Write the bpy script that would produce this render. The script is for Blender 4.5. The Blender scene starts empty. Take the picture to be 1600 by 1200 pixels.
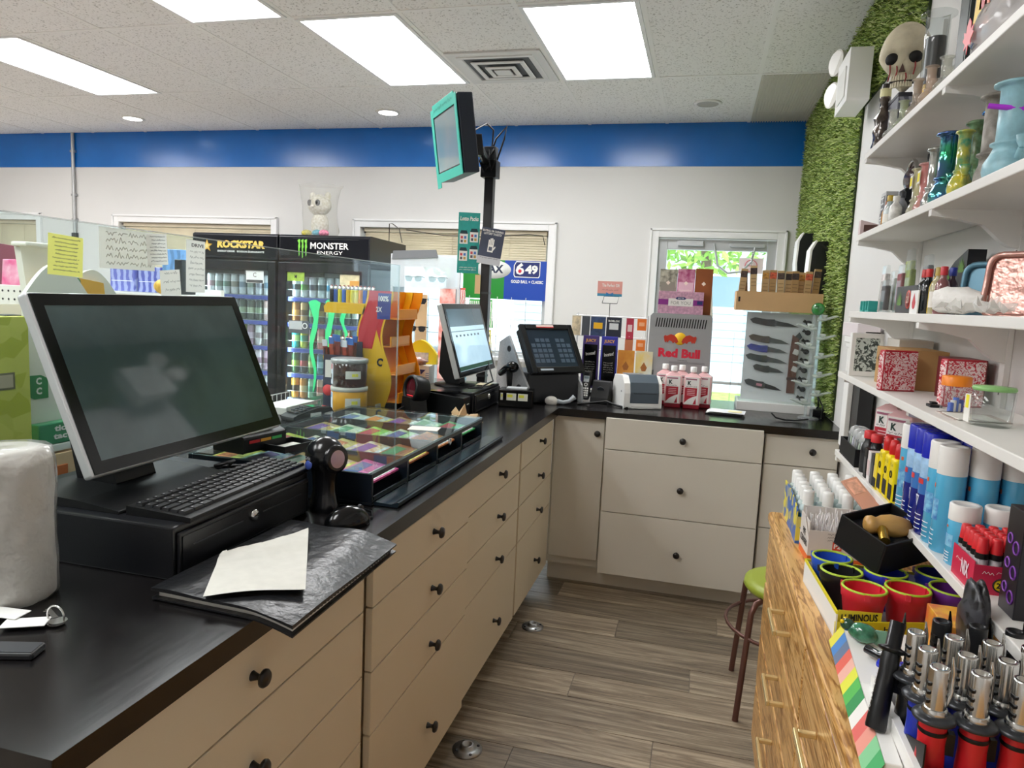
import bpy, math, random
from mathutils import Matrix, Vector, Euler
random.seed(7)
PI = math.pi
scene = bpy.context.scene
COL = scene.collection
R = math.radians

# ---------------------------------------------------------------- camera
cam_d = bpy.data.cameras.new('camera'); cam = bpy.data.objects.new('camera', cam_d); COL.objects.link(cam)
cam_d.sensor_width = 36.0; cam_d.lens = 36.0*1121.4/1600.0; cam_d.clip_start = 0.02; cam_d.clip_end = 200
def _cam():
    ya, pi_, ro = R(14.6147), R(-6.8349), R(2.6366)
    fw = Vector((-math.sin(ya)*math.cos(pi_), math.cos(ya)*math.cos(pi_), math.sin(pi_)))
    rt = Vector((math.cos(ya), math.sin(ya), 0)); up = rt.cross(fw)
    r2 = rt*math.cos(ro)+up*math.sin(ro); u2 = -rt*math.sin(ro)+up*math.cos(ro)
    m = Matrix((r2, u2, -fw)).transposed().to_4x4(); m.translation = (0, 0, 1.456); return m
cam.matrix_world = _cam(); scene.camera = cam

# ---------------------------------------------------------------- world and exposure
w = bpy.data.worlds.new('overcast_sky'); scene.world = w; w.use_nodes = True
bg = w.node_tree.nodes['Background']; bg.inputs[0].default_value = (0.86, 0.93, 1.0, 1); bg.inputs[1].default_value = 3.2
vs = scene.view_settings
vs.view_transform = 'Standard'; vs.look = 'None'; vs.gamma = 1.0; vs.use_curve_mapping = False; vs.exposure = 0.85
scene.cycles.max_bounces = 14; scene.cycles.diffuse_bounces = 7; scene.cycles.glossy_bounces = 4; scene.cycles.transparent_max_bounces = 20
PANEL = 9.0      # emission of the fluorescent ceiling diffusers

# ---------------------------------------------------------------- materials
def c3(h):
    h = h.lstrip('#'); o = []
    for i in (0, 2, 4):
        v = int(h[i:i+2], 16)/255.0
        o.append(v/12.92 if v <= .04045 else ((v+.055)/1.055)**2.4)
    return (o[0], o[1], o[2], 1.0)
_M = {}
def mat(hexc, rough=.5, metal=0., var=0., scale=12., bump=0., bscale=60., emit=0., spec=.5, trans=0., coat=0., hex2=None, kind='noise', obj_rand=0., stretch=None, name=None):
    key = (hexc, rough, metal, var, scale, bump, bscale, emit, spec, trans, coat, hex2, kind, obj_rand, stretch)
    if key in _M: return _M[key]
    m = bpy.data.materials.new(name or ('mat_'+hexc.lstrip('#'))); m.use_nodes = True
    nt = m.node_tree; N = nt.nodes; L = nt.links; b = N['Principled BSDF']
    col = c3(hexc); b.inputs['Base Color'].default_value = col
    b.inputs['Roughness'].default_value = rough; b.inputs['Metallic'].default_value = metal
    b.inputs['Specular IOR Level'].default_value = spec; b.inputs['Transmission Weight'].default_value = trans
    b.inputs['Coat Weight'].default_value = coat
    if emit: b.inputs['Emission Color'].default_value = col; b.inputs['Emission Strength'].default_value = emit
    src = None
    if var or hex2 or bump or obj_rand:
        tc = N.new('ShaderNodeTexCoord'); src = tc.outputs['Object']
        if stretch:
            mp = N.new('ShaderNodeMapping'); mp.inputs['Scale'].default_value = stretch; L.new(src, mp.inputs[0]); src = mp.outputs[0]
    colout = None
    if var or hex2:
        if kind == 'voronoi':
            t = N.new('ShaderNodeTexVoronoi'); t.inputs['Scale'].default_value = scale; L.new(src, t.inputs['Vector']); fac = t.outputs['Distance']
        elif kind == 'cells':
            t = N.new('ShaderNodeTexVoronoi'); t.inputs['Scale'].default_value = scale; L.new(src, t.inputs['Vector'])
            sp = N.new('ShaderNodeSeparateColor'); L.new(t.outputs['Color'], sp.inputs[0]); fac = sp.outputs[0]
        elif kind == 'swirl':
            t = N.new('ShaderNodeTexNoise'); t.inputs['Scale'].default_value = scale; t.inputs['Detail'].default_value = 2; t.inputs['Distortion'].default_value = 2.5; L.new(src, t.inputs['Vector']); fac = t.outputs['Fac']
        elif kind == 'wave':
            t = N.new('ShaderNodeTexWave'); t.inputs['Scale'].default_value = scale; t.inputs['Distortion'].default_value = 6; t.inputs['Detail'].default_value = 3; L.new(src, t.inputs['Vector']); fac = t.outputs['Fac']
        else:
            t = N.new('ShaderNodeTexNoise'); t.inputs['Scale'].default_value = scale; t.inputs['Detail'].default_value = 4; L.new(src, t.inputs['Vector']); fac = t.outputs['Fac']
        rp = N.new('ShaderNodeValToRGB'); L.new(fac, rp.inputs[0])
        e = rp.color_ramp.elements
        if hex2: e[0].color = col; e[1].color = c3(hex2)
        else:
            e[0].color = tuple(max(0, x*(1-var)) for x in col[:3])+(1,); e[1].color = tuple(min(1, x*(1+var)) for x in col[:3])+(1,)
        e[0].position = .35; e[1].position = .65
        if kind == 'swirl': e[0].position = .46; e[1].position = .52
        if kind == 'voronoi': e[0].position = .25; e[1].position = .4
        colout = rp.outputs[0]
    if obj_rand:
        oi = N.new('ShaderNodeObjectInfo'); hs = N.new('ShaderNodeHueSaturation')
        mr = N.new('ShaderNodeMapRange'); mr.inputs[3].default_value = 1-obj_rand; mr.inputs[4].default_value = 1+obj_rand
        L.new(oi.outputs['Random'], mr.inputs[0]); L.new(mr.outputs[0], hs.inputs['Value'])
        if colout: L.new(colout, hs.inputs['Color'])
        else: hs.inputs['Color'].default_value = col
        colout = hs.outputs[0]
    if colout: L.new(colout, b.inputs['Base Color'])
    if bump:
        t2 = N.new('ShaderNodeTexNoise'); t2.inputs['Scale'].default_value = bscale; t2.inputs['Detail'].default_value = 3; L.new(src, t2.inputs['Vector'])
        bp = N.new('ShaderNodeBump'); bp.inputs['Strength'].default_value = bump; bp.inputs['Distance'].default_value = .01
        L.new(t2.outputs['Fac'], bp.inputs['Height']); L.new(bp.outputs[0], b.inputs['Normal'])
    _M[key] = m; return m
def glass(tint='ffffff', clear=.9, rough=.02, ior=1.4):
    """clear plastic or pane: see-through with a fresnel sheen"""
    key = ('glass', tint, clear, rough, ior)
    if key in _M: return _M[key]
    m = bpy.data.materials.new('clear_'+tint); m.use_nodes = True; nt = m.node_tree; N = nt.nodes; L = nt.links
    N.remove(N['Principled BSDF']); out = N['Material Output']
    tr = N.new('ShaderNodeBsdfTransparent'); tr.inputs[0].default_value = c3(tint)
    gl = N.new('ShaderNodeBsdfGlossy'); gl.inputs['Roughness'].default_value = rough
    df = N.new('ShaderNodeBsdfDiffuse'); df.inputs[0].default_value = c3(tint)
    fr = N.new('ShaderNodeFresnel'); fr.inputs[0].default_value = ior
    m1 = N.new('ShaderNodeMixShader'); m1.inputs[0].default_value = 1-clear; L.new(tr.outputs[0], m1.inputs[1]); L.new(df.outputs[0], m1.inputs[2])
    ge = N.new('ShaderNodeNewGeometry'); iv = N.new('ShaderNodeMath'); iv.operation = 'SUBTRACT'; iv.inputs[0].default_value = 1.0; L.new(ge.outputs['Backfacing'], iv.inputs[1]); fm_ = N.new('ShaderNodeMath'); fm_.operation = 'MULTIPLY'; L.new(fr.outputs[0], fm_.inputs[0]); L.new(iv.outputs[0], fm_.inputs[1])
    m2 = N.new('ShaderNodeMixShader'); L.new(fm_.outputs[0], m2.inputs[0]); L.new(m1.outputs[0], m2.inputs[1]); L.new(gl.outputs[0], m2.inputs[2])
    L.new(m2.outputs[0], out.inputs[0]); _M[key] = m; return m

def thin_paper(hexc):
    """thin sheet that lets part of the light behind it through"""
    key = ('thin', hexc)
    if key in _M: return _M[key]
    m = bpy.data.materials.new('thin_paper_'+hexc); m.use_nodes = True; nt = m.node_tree; N = nt.nodes; L = nt.links; N.remove(N['Principled BSDF'])
    d = N.new('ShaderNodeBsdfDiffuse'); t = N.new('ShaderNodeBsdfTranslucent'); d.inputs[0].default_value = t.inputs[0].default_value = c3(hexc)
    x = N.new('ShaderNodeMixShader'); x.inputs[0].default_value = .45; L.new(d.outputs[0], x.inputs[1]); L.new(t.outputs[0], x.inputs[2]); L.new(x.outputs[0], N['Material Output'].inputs[0]); _M[key] = m; return m

# ---------------------------------------------------------------- mesh builder
class MB:
    def __init__(s): s.v = []; s.f = []; s.mi = []; s.sm = []; s.mats = []; s.M = None
    def _m(s, m):
        if m not in s.mats: s.mats.append(m)
        return s.mats.index(m)
    def add(s, vs, fs, m, smooth=False):
        b = len(s.v); i = s._m(m)
        for p in vs:
            p = Vector(p); s.v.append(tuple(s.M @ p) if s.M else tuple(p))
        for f in fs: s.f.append([b+k for k in f]); s.mi.append(i); s.sm.append(smooth)
        return s
    def box(s, a, b, m, tx=0, ty=0):
        """corner to corner; tx, ty shrink the top face"""
        x0, y0, z0 = a; x1, y1, z1 = b
        v = [(x0,y0,z0),(x1,y0,z0),(x1,y1,z0),(x0,y1,z0),(x0+tx,y0+ty,z1),(x1-tx,y0+ty,z1),(x1-tx,y1-ty,z1),(x0+tx,y1-ty,z1)]
        return s.add(v, [(3,2,1,0),(4,5,6,7),(0,1,5,4),(1,2,6,5),(2,3,7,6),(3,0,4,7)], m)
    def cbox(s, c, d, m, **k):
        return s.box((c[0]-d[0]/2, c[1]-d[1]/2, c[2]-d[2]/2), (c[0]+d[0]/2, c[1]+d[1]/2, c[2]+d[2]/2), m, **k)
    def cyl(s, p0, p1, r0, m, r1=None, n=16, cap=True, smooth=True):
        r1 = r0 if r1 is None else r1
        p0 = Vector(p0); p1 = Vector(p1); d = (p1-p0).normalized()
        a = d.orthogonal().normalized(); b = d.cross(a); vs = []
        for p, r in ((p0, r0), (p1, r1)):
            for k in range(n):
                t = 2*PI*k/n; vs.append(p+a*(r*math.cos(t))+b*(r*math.sin(t)))
        s.add(vs, [(k, (k+1) % n, n+(k+1) % n, n+k) for k in range(n)], m, smooth)
        if cap: s.add(vs[:n], [tuple(range(n))[::-1]], m); s.add(vs[n:], [tuple(range(n))], m)
        return s
    def lathe(s, prof, m, c=(0,0,0), n=20, sx=1., sy=1., wob=None, smooth=True, capb=True, capt=True):
        vs = []
        for (r, z) in prof:
            for k in range(n):
                t = 2*PI*k/n; q = r*(1+(wob(t, z) if wob else 0)); vs.append((c[0]+q*sx*math.cos(t), c[1]+q*sy*math.sin(t), c[2]+z))
        fs = []
        for j in range(len(prof)-1):
            for k in range(n): fs.append((j*n+k, j*n+(k+1) % n, (j+1)*n+(k+1) % n, (j+1)*n+k))
        s.add(vs, fs, m, smooth)
        if capb and prof[0][0] > 1e-5: s.add(vs[:n], [tuple(range(n))[::-1]], m)
        if capt and prof[-1][0] > 1e-5: s.add(vs[-n:], [tuple(range(n))], m)
        return s
    def tube(s, pts, r, m, n=8, cap=True):
        P_ = [Vector(p) for p in pts]; vs = []; a = None
        rr = r if isinstance(r, (list, tuple)) else [r]*len(P_)
        for i, p in enumerate(P_):
            d = (P_[min(i+1, len(P_)-1)]-P_[max(i-1, 0)]).normalized()
            if a is None: a = d.orthogonal().normalized()
            else:
                a = a-d*a.dot(d); a = a.normalized() if a.length > 1e-6 else d.orthogonal().normalized()
            b = d.cross(a)
            for k in range(n): t = 2*PI*k/n; vs.append(p+a*(rr[i]*math.cos(t))+b*(rr[i]*math.sin(t)))
        fs = [(j*n+k, j*n+(k+1) % n, (j+1)*n+(k+1) % n, (j+1)*n+k) for j in range(len(P_)-1) for k in range(n)]
        s.add(vs, fs, m, True)
        if cap: s.add(vs[:n], [tuple(range(n))[::-1]], m); s.add(vs[-n:], [tuple(range(n))], m)
        return s
    def prism(s, poly, o, u, v, d, m, smooth=False):
        """polygon in the plane o + a*u + b*v, extruded by vector d"""
        o = Vector(o); u = Vector(u); v = Vector(v); d = Vector(d); n = len(poly)
        A = [o+u*p[0]+v*p[1] for p in poly]; B = [p+d for p in A]
        s.add(A, [tuple(range(n))[::-1]], m); s.add(B, [tuple(range(n))], m)
        s.add(A+B, [(k, (k+1) % n, n+(k+1) % n, n+k) for k in range(n)], m, smooth)
        return s
    def ball(s, c, r, m, n=14, rings=8, fn=None, zmin=None):
        rx, ry, rz = r if isinstance(r, (tuple, list)) else (r, r, r)
        vs = []; fs = []
        for j in range(rings+1):
            ph = PI*j/rings
            for k in range(n):
                t = 2*PI*k/n; d = Vector((math.sin(ph)*math.cos(t), math.sin(ph)*math.sin(t), -math.cos(ph)))
                q = fn(d) if fn else 1
                zz_ = c[2]+rz*d.z*q; vs.append((c[0]+rx*d.x*q, c[1]+ry*d.y*q, zz_ if zmin is None else max(zmin, zz_)))
        for j in range(rings):
            for k in range(n): fs.append((j*n+k, j*n+(k+1) % n, (j+1)*n+(k+1) % n, (j+1)*n+k))
        return s.add(vs, fs, m, True)
    def torus(s, c, R_, r, m, axis='z', n=20, k=6):
        vs = []; fs = []
        for i in range(n):
            t = 2*PI*i/n
            for j in range(k):
                q = 2*PI*j/k; a = (R_+r*math.cos(q))*math.cos(t); b = (R_+r*math.cos(q))*math.sin(t); h = r*math.sin(q)
                p = {'z': (a, b, h), 'x': (h, a, b), 'y': (a, h, b)}[axis]; vs.append((c[0]+p[0], c[1]+p[1], c[2]+p[2]))
        for i in range(n):
            for j in range(k): fs.append((i*k+j, ((i+1) % n)*k+j, ((i+1) % n)*k+(j+1) % k, i*k+(j+1) % k))
        return s.add(vs, fs, m, True)
    def grid(s, fn, nu, nv, m, smooth=True):
        vs = [fn(i/nu, j/nv) for j in range(nv+1) for i in range(nu+1)]
        fs = [(j*(nu+1)+i, j*(nu+1)+i+1, (j+1)*(nu+1)+i+1, (j+1)*(nu+1)+i) for j in range(nv) for i in range(nu)]
        return s.add(vs, fs, m, smooth)
    def mesh(s, name):
        me = bpy.data.meshes.new(name); me.from_pydata(s.v, [], s.f)
        for m in s.mats: me.materials.append(m)
        me.polygons.foreach_set('material_index', s.mi); me.polygons.foreach_set('use_smooth', s.sm)
        me.update(); return me
    def build(s, name, parent=None, bevel=0., loc=None, rz=None, seg=2):
        return link(name, s.mesh(name), parent, bevel, loc, rz, seg)
def link(name, me, parent=None, bevel=0., loc=None, rz=None, seg=2):
    o = bpy.data.objects.new(name, me); COL.objects.link(o)
    if parent: o.parent = parent
    if loc is not None: o.location = loc
    if rz is not None: o.rotation_euler = (0, 0, rz)
    if bevel:
        b = o.modifiers.new('bevel', 'BEVEL'); b.width = bevel; b.segments = seg; b.limit_method = 'ANGLE'; b.angle_limit = R(40)
    return o
def T(name, label, cat, loc=(0,0,0), rz=0., group=None, tilt=None):
    """an Empty at the base of a thing that carries its parts"""
    o = bpy.data.objects.new(name, None); COL.objects.link(o); o.empty_display_size = .05
    o.location = loc; o.rotation_euler = (tilt[0], tilt[1], rz) if tilt else (0, 0, rz)
    return tag(o, label, cat, group)
def tag(o, label, cat, group=None):
    o['label'] = label; o['category'] = cat
    if group: o['group'] = group
    return o
def S(o): o['kind'] = 'structure'; return o
def copy_tree(o, parent=None):
    c = o.copy(); COL.objects.link(c)
    if parent: c.parent = parent
    for ch in list(o.children): copy_tree(ch, c)
    return c
ORD = ['first','second','third','fourth','fifth','sixth','seventh','eighth','ninth','tenth','eleventh','twelfth','thirteenth','fourteenth','fifteenth','sixteenth','seventeenth','eighteenth','nineteenth','twentieth']
_tc = {}
def txt(parent, s, c, xd, yd, w, h, m, name='lettering', bold=0., depth=.0006, shear=0.):
    """flat lettering fitted into a w x h box centred at c, reading along xd with its top towards yd"""
    key = (s, bold, shear)
    if key not in _tc:
        cu = bpy.data.curves.new('t', 'FONT'); cu.body = s; cu.align_x = 'CENTER'; cu.align_y = 'CENTER'; cu.resolution_u = 2; cu.offset = bold; cu.shear = shear; cu.fill_mode = 'FRONT'
        ob = bpy.data.objects.new('t', cu); COL.objects.link(ob); me = bpy.data.meshes.new_from_object(ob)
        bpy.data.objects.remove(ob); bpy.data.curves.remove(cu)
        vs = [tuple(v.co) for v in me.vertices]; fs = [tuple(p.vertices) for p in me.polygons]; bpy.data.meshes.remove(me)
        _tc[key] = (vs, fs)
    vs, fs = _tc[key]
    if not vs: return None
    x0 = min(v[0] for v in vs); x1 = max(v[0] for v in vs); y0 = min(v[1] for v in vs); y1 = max(v[1] for v in vs)
    xd = Vector(xd).normalized(); yd = Vector(yd).normalized(); n = xd.cross(yd); c = Vector(c)
    sx = w/max(1e-6, x1-x0); sy = h/max(1e-6, y1-y0)
    b = MB(); b.add([c+xd*((v[0]-(x0+x1)/2)*sx)+yd*((v[1]-(y0+y1)/2)*sy)+n*depth for v in vs], fs, m)
    return b.build(name, parent)
X_ = Vector((1,0,0)); Y_ = Vector((0,1,0)); Z_ = Vector((0,0,1))

# common materials
BLACK = mat('0d0e10', .42, spec=.35); BLACKG = mat('08090b', .16, spec=.4); BLACKM = mat('111214', .6, spec=.35); DKGREY = mat('34383c', .5)
WHITE = mat('f2f1ee', .5); WHITEP = mat('f4f4f2', .35); PAPER = mat('e2e1d9', .8, var=.04, scale=30); CHROME = mat('d8d8d6', .18, 1.); STEEL = mat('a9abad', .35, .9)
CLEAR = glass('f8fbfb', .97); CLEARF = glass('eef3f4', .82); PANE = glass('f2f8fa', .97)
WIRE = mat('d9dadb', .3, .6); CARD = mat('c39a6b', .75, var=.08, scale=20); YEL = mat('f6d400', .45); RED = mat('d41f2c', .42); BLUE = mat('1c3fae', .4); STICK_Y = mat('f2ee4a', .5)
BLK_TXT = mat('15161a', .7); WHT_TXT = mat('f6f6f2', .6)
# ================================================================ the setting
XR = .66; YB = 5.93; ZC = 2.865; XL = -7.6; YF = -2.4; CT = .92
wallm = mat('dddcda', .55, var=.015, scale=2.); bluem = mat('186fc4', .22, var=.05, scale=3.)
# floor: planks run from side to side
floor = S(MB().box((XL, YF, -.06), (XR+.1, YB+.1, -.004), mat('8a8075', .6, var=.2, scale=6)).build('floor'))
pm = bpy.data.materials.new('vinyl_plank'); pm.use_nodes = True
def _plank():
    nt = pm.node_tree; N = nt.nodes; L = nt.links; b = N['Principled BSDF']; b.inputs['Roughness'].default_value = .38
    g = N.new('ShaderNodeNewGeometry'); oi = N.new('ShaderNodeObjectInfo')
    mp = N.new('ShaderNodeMapping'); mp.inputs['Scale'].default_value = (2.2, 38, 1); L.new(g.outputs['Position'], mp.inputs[0])
    ad = N.new('ShaderNodeVectorMath'); ad.operation = 'ADD'; L.new(mp.outputs[0], ad.inputs[0])
    cb = N.new('ShaderNodeCombineXYZ'); mu = N.new('ShaderNodeMath'); mu.operation = 'MULTIPLY'; mu.inputs[1].default_value = 40; L.new(oi.outputs['Random'], mu.inputs[0]); L.new(mu.outputs[0], cb.inputs[0]); L.new(cb.outputs[0], ad.inputs[1])
    n = N.new('ShaderNodeTexNoise'); n.inputs['Scale'].default_value = 1.; n.inputs['Detail'].default_value = 8; n.inputs['Roughness'].default_value = .72; n.inputs['Distortion'].default_value = .8; L.new(ad.outputs[0], n.inputs['Vector'])
    r = N.new('ShaderNodeValToRGB'); e = r.color_ramp.elements; e[0].position = .3; e[0].color = c3('4d4237'); e[1].position = .72; e[1].color = c3('c4b69f')
    x = e.new(.5); x.color = c3('8b7d6b'); L.new(n.outputs['Fac'], r.inputs[0])
    hs = N.new('ShaderNodeHueSaturation'); mr = N.new('ShaderNodeMapRange'); mr.inputs[3].default_value = .6; mr.inputs[4].default_value = 1.3; L.new(oi.outputs['Random'], mr.inputs[0]); L.new(mr.outputs[0], hs.inputs['Value']); L.new(r.outputs[0], hs.inputs['Color']); L.new(hs.outputs[0], b.inputs['Base Color'])
    bp = N.new('ShaderNodeBump'); bp.inputs['Strength'].default_value = .15; bp.inputs['Distance'].default_value = .004; L.new(n.outputs['Fac'], bp.inputs['Height']); L.new(bp.outputs[0], b.inputs['Normal'])
_plank()
PW = .178; PL = 1.2
pme = MB().box((0, 0, -.004), (PL-.003, PW-.003, 0), pm).mesh('floor_plank')
for j in range(int((YB+.1-.0)/PW)):
    y = 0.0+j*PW; off = (j*.437) % PL
    for i in range(-3, 2):
        x = i*PL+off-.5
        if x+PL < -1.9 or x > XR: continue
        link('floor_plank', pme, floor, loc=(x, y, 0))
# walls
wb = MB()
WIN = [(-8.2, -6.6, .95, 2.02), (-5.59, -3.9, .95, 2.02), (-3.0, -1.29, .95, 2.02), (-.39, .505, 0., 1.99)]   # window and door openings in the back wall
def wall_with_holes():
    xs = sorted({XL-.4, XR+.1} | {v for h in WIN for v in h[:2] if XL-.4 < v})
    for a, b in zip(xs, xs[1:]):
        h = [q for q in WIN if q[0] <= a+1e-6 and q[1] >= b-1e-6]
        if h:
            z0, z1 = h[0][2:]
            if z0 > 0: wb.box((a, YB, 0), (b, YB+.14, z0), wallm)
            wb.box((a, YB, z1), (b, YB+.14, 2.54), wallm)
        else: wb.box((a, YB, 0), (b, YB+.14, 2.54), wallm)
    wb.box((XL-.4, YB-.004, 2.54), (XR+.1, YB+.14, ZC+.05), bluem)
wall_with_holes()
wall_back = S(wb.build('wall_back'))
S(MB().box((XR, YF, 0), (XR+.1, YB, ZC+.05), wallm).build('wall_right'))
S(MB().box((XL-.1, YF, 0), (XL, YB, ZC+.05), wallm).build('wall_left'))
S(MB().box((XL-.1, YF-.1, 0), (XR+.1, YF, ZC+.05), wallm).build('wall_front'))
# ceiling grid with lay-in tiles
tilem = bpy.data.materials.new('ceiling_tile'); tilem.use_nodes = True
def _tile():
    nt = tilem.node_tree; N = nt.nodes; L = nt.links; b = N['Principled BSDF']; b.inputs['Roughness'].default_value = .9
    g = N.new('ShaderNodeNewGeometry'); t = N.new('ShaderNodeTexNoise'); t.inputs['Scale'].default_value = 95; t.inputs['Detail'].default_value = 2; L.new(g.outputs['Position'], t.inputs['Vector'])
    r = N.new('ShaderNodeValToRGB'); e = r.color_ramp.elements; e[0].position = .31; e[0].color = c3('b4b2ae'); e[1].position = .42; e[1].color = c3('f1f0ee'); L.new(t.outputs['Fac'], r.inputs[0]); L.new(r.outputs[0], b.inputs['Base Color'])
    bp = N.new('ShaderNodeBump'); bp.inputs['Strength'].default_value = .4; bp.inputs['Distance'].default_value = .003; L.new(t.outputs['Fac'], bp.inputs['Height']); L.new(bp.outputs[0], b.inputs['Normal'])
_tile()
gridm = mat('f0efec', .5)
ceiling = S(MB().box((XL-.1, YF-.1, ZC+.012), (XR+.1, YB+.1, ZC+.08), gridm).build('ceiling'))
GX = [.2226-.61*k for k in range(0, 13)]; GY = [4.752-1.219*k for k in range(0, 6)]
xl = [XR]+GX+[XL]; yl = [YB]+GY+[YF]
gb = MB()
for x in GX: gb.box((x-.012, YF, ZC), (x+.012, YB, ZC+.012), gridm)
for y in GY: gb.box((XL, y-.012, ZC-.0005), (XR, y+.012, ZC+.0115), gridm)
gb.build('ceiling_grid', ceiling)
lens = mat('ffffff', .4, emit=PANEL); lens_f = mat('e9eaea', .4)
LIT = {(2, 1), (4, 1), (8, 1), (5, 2), (9, 2), (5, 4), (8, 3), (11, 1), (11, 3), (8, 5), (3, 4)}   # (column, row) of lit panels; those out of view are added for even light
def ltag(o, i, j):
    names = {(2, 1): 'bright fluorescent ceiling panel nearest the turf wall', (4, 1): 'bright fluorescent ceiling panel beside the square air vent', (8, 1): 'bright fluorescent ceiling panel at the far left of the ceiling', (5, 2): 'bright fluorescent ceiling panel cut off by the top picture edge'}
    tag(o, names.get((i, j), 'bright fluorescent ceiling panel added over the unseen part of the shop'), 'ceiling light', 'fluorescent ceiling panels')
for i in range(len(xl)-1):
    for j in range(len(yl)-1):
        x1, x0 = xl[i]-.012, xl[i+1]+.012; y1, y0 = yl[j]-.012, yl[j+1]+.012
        if x1-x0 < .05 or y1-y0 < .05: continue
        if (i, j) in LIT:
            r = T('ceiling_light', '', 'ceiling light', ((x0+x1)/2, (y0+y1)/2, ZC)); ltag(r, i, j)
            hx, hy = (x1-x0)/2-.002, (y1-y0)/2-.002
            f_ = MB()
            for a, b in (((-hx, -hy), (hx, -hy+.022)), ((-hx, hy-.022), (hx, hy)), ((-hx, -hy+.022), (-hx+.022, hy-.022)), ((hx-.022, -hy+.022), (hx, hy-.022))): f_.box((a[0], a[1], -.006), (b[0], b[1], .01), lens_f)
            f_.build('frame', r); MB().box((-hx+.022, -hy+.022, 0), (hx-.022, hy-.022, .008), lens).build('diffuser', r)
        elif (i, j) == (0, 0):
            r = T('return_air_grille', 'cream ribbed air grille in the ceiling corner beside the turf wall', 'air grille', ((x0+x1)/2, (y0+y1)/2, ZC))
            g_ = mat('cfcbbd', .6); hx, hy = (x1-x0)/2-.002, (y1-y0)/2-.002
            MB().box((-hx, -hy, .004), (hx, hy, .01), g_).build('backing', r)
            sme = MB().box((-.004, -hy, -.004), (.004, hy, .006), g_).mesh('slat')
            for k in range(22): link('slat', sme, r, loc=(-hx+.012+k*(2*hx-.024)/21, 0, 0))
        else:
            MB().box((x0, y0, ZC+.003), (x1, y1, ZC+.012), tilem).build('ceiling_tile', ceiling)
# square ceiling vent
v = T('ceiling_vent', 'white square louvred air vent in the ceiling between two lights', 'vent', (-1.302, 4.445, ZC-.004))
vm = mat('dcdcda', .45); vd = mat('55585a', .7)
MB().box((-.29, -.29, -.004), (.29, .29, .006), vm).build('plate', v)
for k, (s_, z_) in enumerate(((.235, -.010), (.165, -.020), (.095, -.028))):
    b = MB(); t_ = .03
    for a0, a1 in (((-s_, -s_), (s_, -s_+t_)), ((-s_, s_-t_), (s_, s_)), ((-s_, -s_+t_), (-s_+t_, s_-t_)), ((s_-t_, -s_+t_), (s_, s_-t_))): b.box((a0[0], a0[1], z_), (a1[0], a1[1], z_+.008), vm)
    b.build('louvre', v, .003)
MB().box((-.05, -.05, -.03), (.05, .05, -.024), vm).build('centre_plate', v); MB().box((-.2, -.2, -.0058), (.2, .2, -.004), vd).build('throat', v)
for (x, y, on, lb) in ((-2.526, 5.42, 1, 'lit round ceiling downlight above the drinks fridges'), (-.082, 5.37, 0, 'unlit round ceiling downlight near the turf wall'), (-4.96, 5.43, 1, 'lit round ceiling downlight towards the left window'), (-5.8, 4.2, 0, 'unlit round ceiling fitting at the far left, behind the leftmost panel')):
    d = T('downlight', lb, 'ceiling light', (x, y, ZC), group='round downlights')
    MB().lathe([(.095, .008), (.1, 0), (.09, -.008), (.075, -.006)], WHITE, n=24, capt=False).build('trim_ring', d)
    MB().lathe([(.076, -.004), (.0, -.003)], mat('ffffff', .5, emit=4.) if on else mat('b9b7b0', .5), n=24, capb=False).build('lamp', d)
# white casing round windows and door; blinds, panes
trm = mat('eeeeee', .4); almi = mat('c9ccce', .35, .5); blindm = mat('cfc4ac', .6, var=.06, scale=4)
def casing(n, x0, x1, z0, z1, door=False):
    b = MB(); t_ = .07
    b.box((x0-t_, YB-.018, z0), (x0, YB, z1+t_), trm); b.box((x1, YB-.018, z0), (x1+t_, YB, z1+t_), trm); b.box((x0, YB-.018, z1), (x1, YB, z1+t_), trm)
    b.box((x0-t_, YB-.03, z0), (x0-t_+.018, YB-.018, z1+t_), trm); b.box((x1+t_-.018, YB-.03, z0), (x1+t_, YB-.018, z1+t_), trm); b.box((x0-t_, YB-.03, z1+t_-.018), (x1+t_, YB-.018, z1+t_), trm)
    if not door: b.box((x0-t_, YB-.05, z0-.03), (x1+t_, YB, z0), trm)
    S(b.build('trim_%d' % n, bevel=.003))
for k, (x0, x1, z0, z1) in enumerate(WIN): casing(k+1, max(x0, XL), x1, z0, z1, k == 3)
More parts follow.
